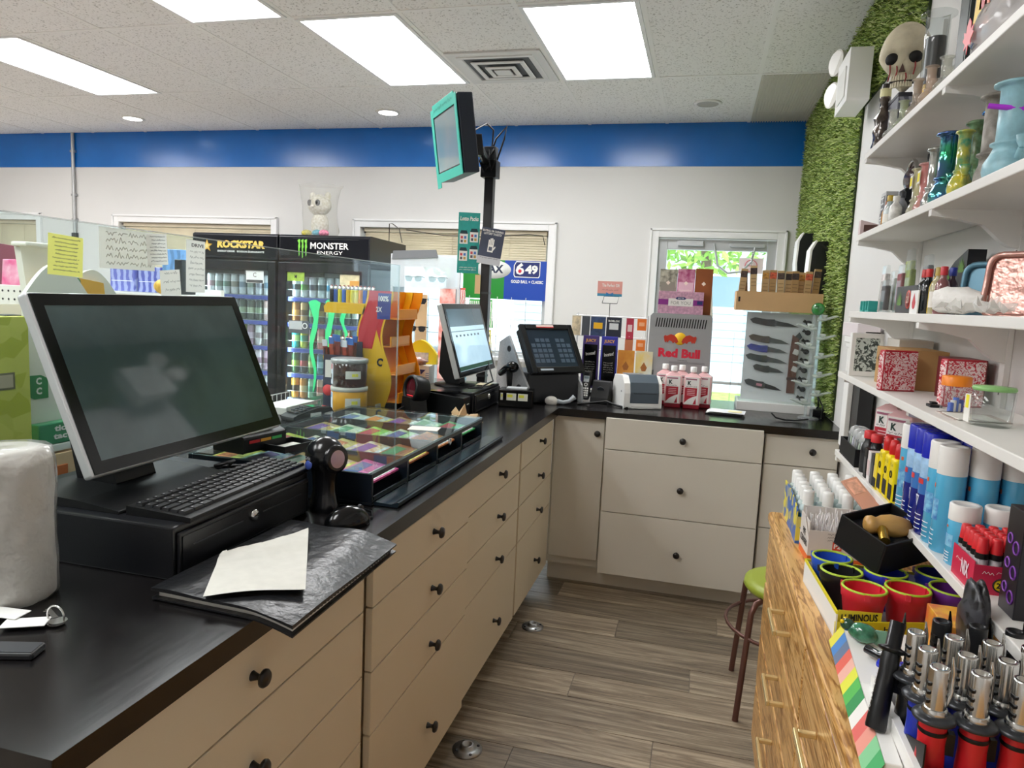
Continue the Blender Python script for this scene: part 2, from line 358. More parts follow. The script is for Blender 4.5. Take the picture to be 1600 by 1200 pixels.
def window(n, x0, x1, z0, z1, blind_z, sag=0.):
    o = S(bpy.data.objects.new('window_%d' % n, None)); COL.objects.link(o); o.location = ((x0+x1)/2, YB+.09, z0)
    hw = (x1-x0)/2; h = z1-z0; b = MB()
    for a, c in (((-hw, 0), (-hw+.045, h)), ((hw-.045, 0), (hw, h)), ((-hw, 0), (hw, .045)), ((-hw, h-.045), (hw, h)), ((-.025, 0), (.025, h))): b.box((a[0], -.02, a[1]), (c[0], .02, c[1]), almi)
    b.build('window_frame', o)
    for s_ in (-1, 1): MB().box((min(s_*.025, s_*(hw-.045)), -.003, .045), (max(s_*.025, s_*(hw-.045)), .003, h-.045), PANE).build('pane', o)
    bl = T('window_blind', {1: 'beige slatted blind in the leftmost window', 2: 'beige slatted blind lowered behind the star-logo fridge', 3: 'beige slatted blind half raised above the lottery banner'}[n], 'blind', ((x0+x1)/2, YB+.045, z1), group='beige window blinds')
    MB().box((-hw+.02, -.02, -.035), (hw-.02, .02, -.002), blindm).build('head_rail', bl, .003)
    nz = int((z1-blind_z)/.021); sl = MB()
    for k in range(nz):
        z = -.05-k*.021
        sl.add([(-hw+.025, -.006, z-.0115), (hw-.025, -.006, z-.0115), (hw-.025, .006, z+.0115), (-hw+.025, .006, z+.0115)], [(0, 1, 2, 3)], blindm)
    so = sl.build('slats', bl); so['kind'] = 'stuff'
    if sag:
        s2 = MB()
        for k in range(7): s2.box((-hw+.025, -.016, -(z1-blind_z)-.04-k*.008), (hw-.025, .016, -(z1-blind_z)-.035-k*.008), blindm)
        s2.build('gathered_slats', bl)
    MB().box((-hw+.025, -.014, blind_z-z1-.11 if sag else blind_z-z1-.06), (hw-.025, .014, blind_z-z1-.09 if sag else blind_z-z1-.045), blindm).build('bottom_rail', bl, .002)
    for s_ in (-.6, .0, .6): MB().cyl((s_*hw, -.017, -.03), (s_*hw, -.017, blind_z-z1-.05), .0015, blindm, n=5).build('cord', bl)
window(1, XL, -6.6, .95, 2.02, 1.1); window(2, -5.59, -3.9, .95, 2.02, 1.1); window(3, -3.0, -1.29, .95, 2.02, 1.80, 1)
# glazed shop door
d = S(bpy.data.objects.new('door_1', None)); COL.objects.link(d); d.location = (.0575, YB+.07, 0)
b = MB(); hw = .4475
for a, c in (((-hw, 0), (-hw+.07, 1.985)), ((hw-.065, 0), (hw, 1.985)), ((-hw+.07, 1.90), (hw-.065, 1.985)), ((-hw+.07, 0), (hw-.065, .25))): b.box((a[0], -.022, a[1]), (c[0], .022, c[1]), almi)
b.build('door_frame', d, .003)
MB().box((-hw+.07, -.004, .25), (hw-.065, .004, 1.90), PANE).build('pane', d)
MB().cyl((-hw+.07, -.05, .86), (hw-.065, -.05, .86), .014, almi, n=10).build('push_bar', d)
MB().box((-.30, -.07, 1.93), (-.1, -.024, 1.97), almi).box((.1, -.06, 1.93), (.36, -.024, 1.955), almi).build('closer_body', d, .003)
MB().tube([(-.02, -.05, 1.95), (0, -.05, 1.87), (.02, -.06, 1.78), (.1, -.07, 1.725), (.2, -.07, 1.74), (.27, -.06, 1.82), (.29, -.05, 1.93)], .009, mat('c5c7c9', .4, .4), n=6).build('closer_strap', d)
ch = MB()
for k in range(9): ch.torus((.27+.004*(k % 2), -.07, 1.9-k*.017), .008, .002, CHROME, 'y' if k % 2 else 'x', n=10, k=4)
ch.build('chain', d)
st = tag(MB().box((-.09, -.003, -.06), (.09, 0, .06), mat('f6e6e6', .6)).build('door_sticker', loc=(.33, YB+.062, 1.79)), 'pale pink no-smoking sticker at the top right of the glazed door', 'sticker')
MB().torus((0, -.004, 0), .045, .004, mat('e0808a', .5), 'y', n=24, k=5).box((-.035, -.005, -.004), (.035, -.003, .004), mat('e0808a', .5)).build('ring_symbol', st)
# wall conduit
p = T('conduit_pipe', 'grey metal conduit pipe running down the back wall at far left', 'pipe', (-6.11, YB-.022, 1.9))
MB().cyl((0, 0, 0), (0, 0, ZC-1.9), .016, mat('b7b8b8', .4, .5), n=10).build('pipe', p)
for z in (.36, .78, .12): MB().box((-.03, -.006, z), (.03, .02, z+.02), STEEL).build('clip', p)
MB().box((-.025, -.02, -.06), (.025, .02, 0), DKGREY).build('end_box', p, .004)
# outside: pavement, verge, road, pale house, tree
grd = S(MB().box((-30, YB+.2, -.15), (30, 40, -.1), mat('c9c9c4', .9, var=.06, scale=.8)).build('ground_outside'))
S(MB().box((-30, 12.0, -.1), (30, 13.4, -.06), mat('8fb04a', .9, var=.25, scale=9)).build('grass_verge'))
h = T('house', 'pale blue-grey sided house across the street, seen through the door', 'house', (1.0, 19, -.1))
MB().box((-6, 0, 0), (6, 6, 4.2), mat('c3ccd4', .8)).build('wall', h)
sme = MB().box((-6, -.03, 0), (6, .0, .17), mat('ced6dd', .75), 0, .0).mesh('siding_board')
for k in range(20): link('siding_board', sme, h, loc=(0, -.005*(k % 2), k*.2))
for x in (-2.6, -.6, 2.2):
    q = MB().box((x-.5, -.07, 1.5), (x+.5, -.03, 2.4), mat('e9edf0', .5)).build('window_frame', h); MB().box((x-.42, -.08, 1.57), (x+.42, -.06, 2.33), mat('7e93a6', .2)).build('pane', h)
MB().prism([(-6.4, 4.2), (6.4, 4.2), (5.2, 5.6), (-5.2, 5.6)], (0, -.4, 0), X_, Z_, (0, 6.8, 0), mat('8a8f96', .8)).build('roof', h)
def leafy(loc, h, r, label, seed):
    rd = random.Random(seed); t = T('tree', label, 'tree', loc)
    MB().tube([(0, 0, 0), (.05, 0, h*.3), (-.05, .05, h*.6), (0, 0, h*.85)], [.16, .13, .09, .04], mat('6b5b4a', .9), n=8).build('trunk', t)
    fb = MB(); lm = mat('79a23c', .7, var=.35, scale=3); lm2 = mat('a9c95e', .7)
    for k in range(1500):
        a = rd.uniform(0, 2*PI); u = rd.uniform(-1, 1); q = r*rd.uniform(.45, 1)**.5
        c = Vector((q*math.cos(a)*math.sqrt(1-u*u), q*math.sin(a)*math.sqrt(1-u*u), h*.78+q*u*.75)); e = Vector((rd.gauss(0, 1), rd.gauss(0, 1), rd.gauss(0, 1))).normalized(); g = e.orthogonal().normalized(); s_ = rd.uniform(.08, .16)
        fb.add([c-e*s_, c+g*s_*.5, c+e*s_, c-g*s_*.5], [(0, 1, 2, 3)], lm if k % 3 else lm2)
    o = fb.build('foliage', t); o['kind'] = 'stuff'
leafy((.0, 15, -.1), 4.6, 1.9, 'green leafy tree outside, filling the top of the glazed door', 1)
leafy((-5.6, 15.5, -.1), 4.2, 1.7, 'green leafy tree outside behind the lottery banner window', 2)
leafy((-6.5, 11, -.1), 2.6, .8, 'slender young street tree outside the middle window', 3)
# ================================================================ turf wall covering
turf = T('turf_panel', 'green artificial turf covering the far right wall up to the ceiling', 'turf wall', (XR, 4.8, 0))
tb = mat('2b3a16', .9)
MB().box((-.008, -1.0, .925), (-.0005, 1.125, ZC), tb).box((-.008, -2.0, 2.42), (-.0005, -1.0, ZC), tb).build('backing', turf)
def blades():
    rd = random.Random(3); gs = [mat('8aa34a', .6), mat('a8bc62', .6), mat('5f7a34', .6), mat('c3cf8c', .6)]
    b = MB()
    for k in range(52000):
        if rd.random() < .9: y = rd.uniform(-1.0, 1.125); z = rd.uniform(.945, ZC-.005)
        else: y = rd.uniform(-2.0, -1.0); z = rd.uniform(2.42, ZC-.005)
        L_ = rd.uniform(.018, .034); a = rd.uniform(0, 2*PI); s_ = rd.uniform(.3, 1.0)*L_; w_ = rd.uniform(.002, .0035)
        dy, dz = math.cos(a), math.sin(a); x1 = -.006-L_*rd.uniform(.5, 1)
        b.add([(-.006, y-dz*w_, z+dy*w_), (-.006, y+dz*w_, z-dy*w_), (x1, y+dy*s_+dz*w_*.6, z+dz*s_-dy*w_*.6), (x1, y+dy*s_-dz*w_*.6, z+dz*s_+dy*w_*.6)], [(0, 1, 2, 3)], gs[rd.choice((0, 0, 1, 1, 2, 3))])
    return b
o = blades().build('grass_blades', turf); o['kind'] = 'stuff'

# ================================================================ L-shaped counter
topm = bpy.data.materials.new('black_woodgrain_laminate'); topm.use_nodes = True
def _top():
    nt = topm.node_tree; N = nt.nodes; L = nt.links; b = N['Principled BSDF']; b.inputs['Roughness'].default_value = .27; b.inputs['Base Color'].default_value = c3('131112')
    g = N.new('ShaderNodeNewGeometry'); mp = N.new('ShaderNodeMapping'); mp.inputs['Scale'].default_value = (30, 3, 30); L.new(g.outputs['Position'], mp.inputs[0])
    n = N.new('ShaderNodeTexNoise'); n.inputs['Scale'].default_value = 4; n.inputs['Detail'].default_value = 6; L.new(mp.outputs[0], n.inputs['Vector'])
    mr = N.new('ShaderNodeMapRange'); mr.inputs[3].default_value = .17; mr.inputs[4].default_value = .27; L.new(n.outputs['Fac'], mr.inputs[0]); L.new(mr.outputs[0], b.inputs['Roughness'])
    bp = N.new('ShaderNodeBump'); bp.inputs['Strength'].default_value = .03; bp.inputs['Distance'].default_value = .002; L.new(n.outputs['Fac'], bp.inputs['Height']); L.new(bp.outputs[0], b.inputs['Normal'])
_top()
tag(MB().prism([(-1.85, .594), (-.665, .594), (-.665, 3.50), (XR-.005, 3.50), (XR-.005, 4.32), (-1.85, 4.32)], (0, 0, CT-.038), X_, Y_, (0, 0, .038), topm).build('countertop', bevel=.002), 'long black woodgrain laminate countertop turning an L into the corner', 'countertop')
cab = mat('d9ccb3', .5, var=.02, scale=1.5); gapm = mat('9a8f80', .7); knobm = mat('1b1614', .35)
def knob_mesh():
    b = MB(); b.M = Matrix.Rotation(R(90), 4, 'Y')
    b.lathe([(.009, 0), (.0075, .004), (.005, .012), (.0065, .018), (.0155, .021), (.016, .025), (.013, .029), (.0, .031)], knobm, n=18); return b.mesh('knob')
KN = knob_mesh()
def fronts(root, x, y0, y1, rows, face, t=.018):
    """drawer fronts on a face: face 'x' looks along +x, face 'y' looks along -y"""
    for (z0, z1, ky, kz) in rows:
        if face == 'x':
            o = MB().box((x, y0, z0), (x+t, y1, z1), cab).build('drawer', root, .0015); k = link('knob', KN, o, loc=(x+t, ky, kz))
        else:
            o = MB().box((y0, x-t, z0), (y1, x, z1), cab).build('drawer', root, .0015); k = link('knob', KN, o, loc=(ky, x-t, kz), rz=R(-90))
ROWS = [(.744, .872, .806), (.589, .740, .643), (.432, .585, .479), (.108, .428, .234)]
units = [(.62, 1.412, 'nearest the camera under the black binder'), (1.428, 2.126, 'second from the near end of the long counter'), (2.144, 2.826, 'third from the near end of the long counter'), (2.844, 3.494, 'farthest down the long counter, next to the inside corner')]
for k, (y0, y1, where) in enumerate(units):
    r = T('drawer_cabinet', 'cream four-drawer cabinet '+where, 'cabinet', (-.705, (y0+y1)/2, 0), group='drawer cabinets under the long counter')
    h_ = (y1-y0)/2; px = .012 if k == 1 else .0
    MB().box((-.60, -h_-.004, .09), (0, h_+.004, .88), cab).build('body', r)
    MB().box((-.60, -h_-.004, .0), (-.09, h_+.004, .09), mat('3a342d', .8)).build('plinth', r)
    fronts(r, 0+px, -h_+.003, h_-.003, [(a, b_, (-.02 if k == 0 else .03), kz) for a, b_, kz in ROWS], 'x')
# customer-side panel of the long counter
S(MB().box((-1.80, .62, 0), (-1.32, 4.28, .88), mat('cfc9bd', .6)).build('wall_counter_back'))
cab_l = cab; cab = mat('d8d2c6', .5, var=.02, scale=1.5)
def bcab(label, x0, x1, rows, y=3.545, t=.018, name='drawer_cabinet'):
    r = T(name, label, 'cabinet', ((x0+x1)/2, y, 0), group='cabinets under the back counter'); h_ = (x1-x0)/2
    MB().box((-h_, 0, .10), (h_, .70, .88), cab).build('body', r); MB().box((-h_, .06, 0), (h_, .70, .10), cab).build('plinth', r)
    return r, h_
r, h_ = bcab('plain cream corner cabinet door with one black knob at the inside corner', -.70, -.432, None, 3.56, name='corner_cabinet')
o = MB().box((-h_+.012, -.018, .142), (h_-.004, 0, .875), cab).build('door', r, .0015); link('knob', KN, o, loc=(h_-.035, -.018, .803), rz=R(-90))
r, h_ = bcab('wide cream three-drawer cabinet facing the camera below the label printer', -.424, .316, None)
MB().box((-h_, -.046, .10), (h_, 0, .876), cab).build('filler', r)
fronts(r, -.046, -h_+.002, h_-.004, [(.741, .895, .003, .815), (.426, .737, .008, .574), (.105, .422, .012, .253)], 'y', .018)
r, h_ = bcab('narrow cream drawer cabinet at the right end, half hidden by the oak dresser', .326, XR-.01, None)
fronts(r, 0, -h_+.002, h_-.004, [(.737, .878, .045, .812), (.426, .733, .045, .574), (.105, .422, .045, .253)], 'y', .02)
S(MB().box((-.70, 3.60, 0), (XR-.01, 3.615, .098), cab).build('baseboard_counter'))

# floor flanges
for (x, y, lb) in ((-.633, 2.069, 'round steel pipe flange screwed to the floor, nearer the camera'), (-.634, 2.994, 'round steel pipe flange screwed to the floor, farther from the camera')):
    r = T('floor_flange', lb, 'flange', (x, y, 0), group='floor pipe flanges')
    MB().lathe([(.048, .0), (.048, .006), (.03, .008), (.022, .012), (.02, .022), (.014, .022), (.013, .006), (0, .005)], STEEL, n=28).build('flange', r)
    for a in range(4): MB().lathe([(.005, .007), (.005, .0095), (0, .01)], DKGREY, c=(.037*math.cos(a*PI/2+.6), .037*math.sin(a*PI/2+.6), 0), n=8).build('screw', r)

# ================================================================ oak dresser
oak = bpy.data.materials.new('oak'); oak.use_nodes = True
def _oak():
    nt = oak.node_tree; N = nt.nodes; L = nt.links; b = N['Principled BSDF']; b.inputs['Roughness'].default_value = .32
    g = N.new('ShaderNodeNewGeometry'); mp = N.new('ShaderNodeMapping'); mp.inputs['Scale'].default_value = (16, 1.5, 16); L.new(g.outputs['Position'], mp.inputs[0])
    n = N.new('ShaderNodeTexNoise'); n.inputs['Scale'].default_value = 2.2; n.inputs['Detail'].default_value = 5; n.inputs['Distortion'].default_value = 1.2; L.new(mp.outputs[0], n.inputs['Vector'])
    wv = N.new('ShaderNodeMath'); wv.operation = 'MULTIPLY'; wv.inputs[1].default_value = 34; L.new(n.outputs['Fac'], wv.inputs[0]); sn = N.new('ShaderNodeMath'); sn.operation = 'SINE'; L.new(wv.outputs[0], sn.inputs[0])
    m2 = N.new('ShaderNodeMapping'); m2.inputs['Scale'].default_value = (260, 14, 260); L.new(g.outputs['Position'], m2.inputs[0]); n2 = N.new('ShaderNodeTexNoise'); n2.inputs['Scale'].default_value = 1; n2.inputs['Detail'].default_value = 3; L.new(m2.outputs[0], n2.inputs['Vector'])
    ad = N.new('ShaderNodeMath'); ad.operation = 'MULTIPLY_ADD'; ad.inputs[1].default_value = .22; ad.inputs[2].default_value = .0; L.new(sn.outputs[0], ad.inputs[0]); a2 = N.new('ShaderNodeMath'); a2.operation = 'ADD'; L.new(ad.outputs[0], a2.inputs[0]); L.new(n2.outputs['Fac'], a2.inputs[1])
    r = N.new('ShaderNodeValToRGB'); e = r.color_ramp.elements; e[0].position = .22; e[0].color = c3('94642f'); e[1].position = .62; e[1].color = c3('ddb070'); x = e.new(.42); x.color = c3('c3904d'); L.new(a2.outputs[0], r.inputs[0]); L.new(r.outputs[0], b.inputs['Base Color'])
_oak()
DX = .246; DT = .82
dr = T('dresser', 'oak dresser with brass-coloured bar handles below the right shelves', 'dresser', (DX, 1.4, 0))
b = MB().box((.025, -1.0, .05), (XR-DX-.01, .955, DT-.03), oak).box((.06, -.98, 0), (XR-DX-.02, .93, .05), mat('6b4623', .6)); b.build('body', dr, .004)
b = MB().box((0, -1.02, DT-.035), (XR-DX-.008, .972, DT), oak); b.build('top', dr, .012, seg=4)
brass = mat('e6cf98', .25, .6)
for (z0, z1) in ((.605, .772), (.43, .595), (.255, .42), (.075, .245)):
    for (y0, y1, hy_) in ((.12, .945, .39), (-.42, .11, -.15), (-.97, -.43, -.69)):
        q = MB().box((.006, y0, z0), (.026, y1, z1), oak).build('drawer', dr, .004)
        for yc in (hy_,):
            zc = (z0+z1)/2+.012
            hb = MB()
            for s_ in (-1, 1): hb.box((-.026, yc+s_*.064-.006, zc-.005), (.006, yc+s_*.064+.006, zc+.005), brass)
            hb.box((-.034, yc-.07, zc-.006), (-.026, yc+.07, zc+.006), brass)
            hb.build('handle', q, .002)

# stool beyond the dresser
st = T('stool', 'low stool with green vinyl seat and dark bronze tube legs beside the dresser', 'stool', (.40, 2.72, 0))
MB().lathe([(.0, .425), (.17, .43), (.182, .445), (.178, .463), (.15, .47), (0, .472)], mat('9cab3a', .4), n=28).build('seat', st)
bz = mat('6b4a42', .35, .5)
for (sx, sy) in ((-1, -1), (-1, 1), (1, 1), (1, -1)): MB().tube([(sx*.11, sy*.1, .43), (sx*.145, sy*.14, .42), (sx*.16, sy*.155, .39), (sx*.185, sy*.185, 0)], .011, bz, n=10).build('leg', st)
MB().torus((0, 0, .30), .235, .007, bz, n=28).build('foot_ring', st)

# ================================================================ wall shelves on the right
XF = .47; shm = mat('e9e7e3', .45, var=.02, scale=6); SY0 = .45; SY1 = 2.63
SHZ = {'top': 1.975, 'second': 1.713, 'third': 1.463, 'fourth': 1.262, 'fifth': .992}
for nm, z in SHZ.items():
    lab = {'top': 'topmost white wall shelf, carrying the skull mask', 'second': 'white wall shelf second from the top, carrying glass water pipes', 'third': 'white wall shelf third from the top, carrying trays and small bottles', 'fourth': 'white wall shelf fourth from the top, carrying red patterned packs', 'fifth': 'lowest white wall shelf, carrying the tall spray cans'}[nm]
    r = T('wall_shelf', lab, 'shelf', (XR, 0, z), group='white wall shelves')
    xf = XF if nm != 'fourth' else .455
    MB().box((xf-XR, SY0, -.02), (-.004, SY1, 0), shm).build('board', r, .002)
    for y in (2.60, 1.815, 1.03):
        MB().prism([(-.012, -.02), (-.19, -.02), (-.19, -.034), (-.14, -.040), (-.085, -.052), (-.05, -.085), (-.03, -.098), (-.012, -.10)], (0, y-.011, 0), X_, Z_, (0, .022, 0), shm).build('bracket', r, .0015)
for y in (2.60, 1.815, 1.03):
    b = MB().box((-.012, -.014, 0), (-.0005, .014, 1.62), shm)
    o = tag(b.build('shelf_standard', loc=(XR, y, .75)), {2.60: 'white slotted shelf standard on the wall at the far end of the shelves', 1.815: 'white slotted shelf standard on the wall behind the red patterned packs', 1.03: 'white slotted shelf standard on the wall at the right edge'}[y], 'shelf standard', 'slotted shelf standards')
    sm_ = MB().box((-.0128, -.003, -.009), (-.0122, .003, .009), DKGREY).mesh('slot')
    for k in range(20): link('slot', sm_, o, loc=(0, 0, .1+k*.075))

# ================================================================ acrylic sneeze guard over the long counter
g = T('sneeze_guard', 'clear acrylic screen along the customer side of the long counter, with taped notes', 'screen', (-1.335, 0, CT))
MB().box((-.003, .62, 0.001), (.003, 3.02, .657), glass('f3fafa', .965, ior=1.3)).build('sheet', g)
edge = glass('f4f8f8', .72)
MB().box((-.0035, 3.02, 0), (.0035, 3.024, .657), edge).box((-.0035, .62, .657), (.0035, 3.024, .66), edge).build('polished_edge', g)
for y in (1.0, 1.9, 2.85): MB().box((-.03, y-.02, 0.001), (.03, y+.02, .008), CLEARF).box((-.012, y-.02, .008), (-.0036, y+.02, .05), CLEARF).build('foot', g)
def scribble(parent, c, xd, yd, w, h, m, seed, name='handwriting', wd=.0004):
    """illegible pen strokes along one line"""
    rd = random.Random(seed); b = MB(); c = Vector(c); xd = Vector(xd); yd = Vector(yd); x = -w/2; n = xd.cross(yd)
    while x < w/2-.004:
        L_ = min(rd.uniform(.008, .02)*max(1, w/.07), w/2-x); k = max(3, int(L_/(h*.38))); pts = []
        for i in range(k+1): pts.append((x+L_*i/k, rd.uniform(.1, .5)*h*(1 if i % 2 else -1)+(h*.35 if rd.random() < .15 else 0)))
        for p, q in zip(pts, pts[1:]):
            P0 = c+xd*p[0]+yd*p[1]; P1 = c+xd*q[0]+yd*q[1]; d = (P1-P0).normalized(); s_ = n.cross(d)*wd
            b.add([P0-s_, P1-s_, P1+s_, P0+s_], [(0, 1, 2, 3)], m)
        x += L_+rd.uniform(.3, .6)*h
    return b.build(name, parent)
def note(y0, y1, z0, z1, colr, label, n, tilt=0., xo=.004, head=None, ink='4b4b52'):
    r = T('paper_note', label, 'note', (-1.335+xo, (y0+y1)/2, (z0+z1)/2), group='notes taped to the acrylic screen'); r.rotation_euler = (tilt, 0, 0)
    hw, hh = (y1-y0)/2, (z1-z0)/2
    MB().grid(lambda u, v: (.003*math.sin(u*3)*v, -hw+2*hw*u, hh-2*hh*v), 6, 6, thin_paper(colr)).build('sheet', r)
    rd = random.Random(label); mt = mat(ink, .8); st_ = hh*.55 if head else hh*.8
    for k in range(n): scribble(r, (.0055, rd.uniform(-.1, .0)*hw, st_-k*(st_+hh*.75)/max(1, n-1)), Y_, Z_, 2*hw*rd.uniform(.6, .85), 2*hh/(n+1)*.42, mt, label+str(k))
    if head: txt(r, head, (.006, 0, hh*.8), Y_, Z_, hw*1.3, hh*.13, BLK_TXT, 'heading', bold=.02)
    return r
note(1.218, 1.306, 1.459, 1.545, 'f6f48e', 'yellow sticky note taped high on the acrylic screen above the large monitor', 9, R(-3))
gs = note(1.352, 1.522, 1.481, 1.574, 'efefe8', 'wide sheet facing away on the acrylic screen, its print showing faintly through the back', 0, 0., .003)
for k in range(5): scribble(gs, (.0045, 0, .034-k*.017), Y_, Z_, .14, .012, mat('c9c8bf', .8), 'gs%d' % k, 'print_showing_through', .0011)
note(1.49, 1.56, 1.497, 1.574, 'fbfbf8', 'white handwritten note overlapping the wide sheet on the acrylic screen', 8, R(4), .009)
note(1.633, 1.708, 1.432, 1.570, 'fbfbf8', 'tall white handwritten note headed DRIVE beside the star-logo fridge', 7, R(-1), .005, 'DRIVE')
note(1.54, 1.612, 1.405, 1.487, 'fbfaf6', 'short white handwritten note low on the acrylic screen just above the monitor', 4, R(5), .005)
# ================================================================ near end of the long counter
# paper towel roll in a plastic bag
r = T('paper_towel_roll', 'white paper towel roll in wrinkled clear plastic at the left edge', 'paper towel', (-1.086, .905, CT))
rd = random.Random(5); ph = [rd.uniform(0, 6) for _ in range(8)]
wob = lambda t, z: .018*math.sin(5*t+ph[0]+z*30)+.012*math.sin(9*t+ph[1]-z*55)+.01*math.sin(14*t+z*80+ph[2])
prof = [(.058, 0), (.063, .006)]+[(.064, .012+.022*k) for k in range(11)]+[(.060, .252), (.045, .256), (.02, .254), (.018, .247), (.0, .246)]
MB().lathe(prof, mat('d8d6d2', .7, bump=.9, bscale=30), n=56, wob=wob).build('roll', r)
prof2 = [(.060, .0), (.0655, .006)]+[(.0665, .012+.022*k) for k in range(11)]+[(.062, .256), (.04, .26), (.0, .258)]
w2 = lambda t, z: wob(t, z)+.02+.014*math.sin(11*t+z*70)+.01*math.sin(23*t-z*120)
MB().lathe(prof2, glass('f0f0ee', .8, .12, 1.45), n=72, wob=w2).build('plastic_wrap', r)
# keys and phone
r = T('key_bunch', 'bunch of keys with white tags at the left edge of the counter', 'keys', (-.935, .83, CT))
MB().torus((0, .02, .015), .016, .0016, CHROME, 'y', n=24, k=6).build('ring', r)
for k, (a, dx) in enumerate(((.2, .0), (-.5, .004))):
    q = MB(); q.M = Matrix.Translation((dx, .02, .004+.003*k)) @ Matrix.Rotation(a, 4, 'Z'); q.lathe([(.013, -.001), (.013, .001)], CHROME, n=18).box((-.055, -.004, -.001), (-.01, .004, .001), CHROME).box((-.05, -.008, -.001), (-.045, -.004, .001), CHROME).box((-.04, -.007, -.001), (-.036, -.004, .001), CHROME); q.build('key', r)
for k, (a, x) in enumerate(((.5, -.035), (.1, -.085))):
    q = MB(); q.M = Matrix.Translation((x, -.0+.01*k, .006+.003*k)) @ Matrix.Rotation(a, 4, 'Z'); q.box((-.032, -.016, 0), (.03, .016, .002), WHITEP); q.build('tag', r, .002)
r = T('mobile_phone', 'dark grey phone lying flat at the left edge of the counter', 'phone', (-.935, .752, CT), R(18))
MB().box((-.075, -.018, 0), (.06, .018, .011), mat('2a2c2f', .35)).build('body', r, .004); MB().box((-.072, -.015, .0112), (.057, .015, .0116), mat('45484c', .25)).build('screen', r)

# cash drawers
def cash_drawer(loc, label, dx, dy, h):
    """front looks along +x; origin at the middle of the base"""
    r = T('cash_drawer', label, 'cash drawer', loc, group='black cash drawers')
    hy = dy/2; m = mat('15161a', .3, bump=.04, bscale=300)
    MB().box((-dx, -hy, 0), (-.008, hy, h), m).build('housing', r, .004)
    MB().box((-.008, -hy+.008, .006), (0, hy-.008, h-.012), m).build('drawer_front', r, .003)
    fr = MB()
    for a, b_ in (((-hy+.014, .012), (hy-.014, .0145)), ((-hy+.014, h-.022), (hy-.014, h-.0195)), ((-hy+.014, .012), (-hy+.0165, h-.02)), ((hy-.0165, .012), (hy-.014, h-.02))): fr.box((0, a[0], a[1]), (.0015, b_[0], b_[1]), m)
    fr.build('raised_border', r)
    for s_ in (-1, 1): MB().box((0, s_*.11-.075, h*.56), (.0012, s_*.11+.075, h*.585), mat('3b3d42', .3)).build('media_slot', r)
    lk = MB(); lk.M = Matrix.Translation((0, 0, h*.6)) @ Matrix.Rotation(R(90), 4, 'Y'); lk.lathe([(.012, 0), (.012, .006), (.009, .008), (.0, .008)], CHROME, n=20).box((-.001, -.006, .008), (.001, .006, .0085), BLACK); lk.build('lock', r)
    return r
cash_drawer((-.88, 1.278, CT), 'black metal cash drawer with silver lock under the near keyboard', .42, .455, .10)
# POS monitors
def pos_monitor(bl, w, h, tilt, depth, label, screen_m, base):
    """bl: near bottom corner of the face; the face runs along +y and leans back (towards -x) by tilt"""
    r = T('monitor', label, 'monitor', base, group='silver-framed touch monitors')
    M_ = Matrix.Translation(Vector(bl)-Vector(base)) @ Matrix.Rotation(-tilt, 4, 'Y')
    def nb(): q = MB(); q.M = M_; return q
    sil = mat('c9cbcc', .3, .4)
    nb().box((-depth, 0, 0), (-.003, w, h), sil).build('case', r, .006, seg=3)
    fb = nb(); m = .004; bz = .028
    for a, b_ in (((m, m), (w-m, bz)), ((m, h-bz), (w-m, h-m)), ((m, bz), (bz, h-bz)), ((w-bz, bz), (w-m, h-bz))): fb.box((-.003, a[0], a[1]), (.0, b_[0], b_[1]), BLACKG)
    fb.build('bezel', r); nb().box((-.003, bz, bz), (-.0008, w-bz, h-bz), screen_m).build('screen', r)
    nb().box((-depth-.035, w*.18, h*.12), (-depth, w*.82, h*.8), BLACKM).build('rear_housing', r, .01)
    return r, M_
scrm = mat('3a4b4d', .07, var=.2, scale=5, coat=.6)  # lighter mottled base paints in the hazy reflection along with the dust
m1, _ = pos_monitor((-1.081, 1.075, 1.085), .625, .373, R(23.4), .028, 'large touch monitor with dark dusty screen leaning back on the near cash drawer', scrm, (-1.14, 1.24, CT+.10))
MB().prism([(-.155, 0.0005), (.112, .0005), (.112, .006), (.02, .016), (-.12, .022), (-.155, .02)], (0, -.165, 0), X_, Z_, (0, .33, 0), BLACK).build('base_plate', m1, .003)
MB().prism([(-.08, .0), (.02, .0), (.0, .06), (-.045, .17), (-.09, .2), (-.12, .19)], (-.02, -.05, .014), X_, Z_, (0, .11, 0), BLACK).build('neck', m1, .006)
# keyboard
kb = T('keyboard', 'black computer keyboard lying on the near cash drawer', 'keyboard', (-.952, 1.305, CT+.10), R(1.5))
KW, KL = .138, .448
MB().prism([(-KW/2, 0), (KW/2, 0), (KW/2, .010), (-KW/2, .018)], (0, -KL/2, 0), X_, Z_, (0, KL, 0), BLACK).build('body', kb, .003)
keym = mat('1d1e21', .4); kcache = {}
def key(y, x, ln):
    k_ = round(ln, 4)
    if k_ not in kcache: kcache[k_] = MB().box((-.0078, -ln/2, 0), (.0078, ln/2, .0055), keym, .0014, .0014).mesh('key')
    o = link('key', kcache[k_], kb, loc=(x, y, .0142-.058*(x))); return o
legend = MB(); lg = mat('cfd0d2', .6)
rowx = [-.056, -.033, -.0155, .002, .0195, .037]; rowx = [x for x in rowx]+[.0545]
pat = [[1]*20, [1]*14+[2]+[1]*4, [1.5]+[1]*13+[1.5]+[1]*3, [1.75]+[1]*11+[2.25]+[1]*4, [2.25]+[1]*10+[2.75]+[1]*4, [1.25, 1.25, 1.25, 6.25, 1.25, 1.25, 1.25, 1.5]+[1]*4]
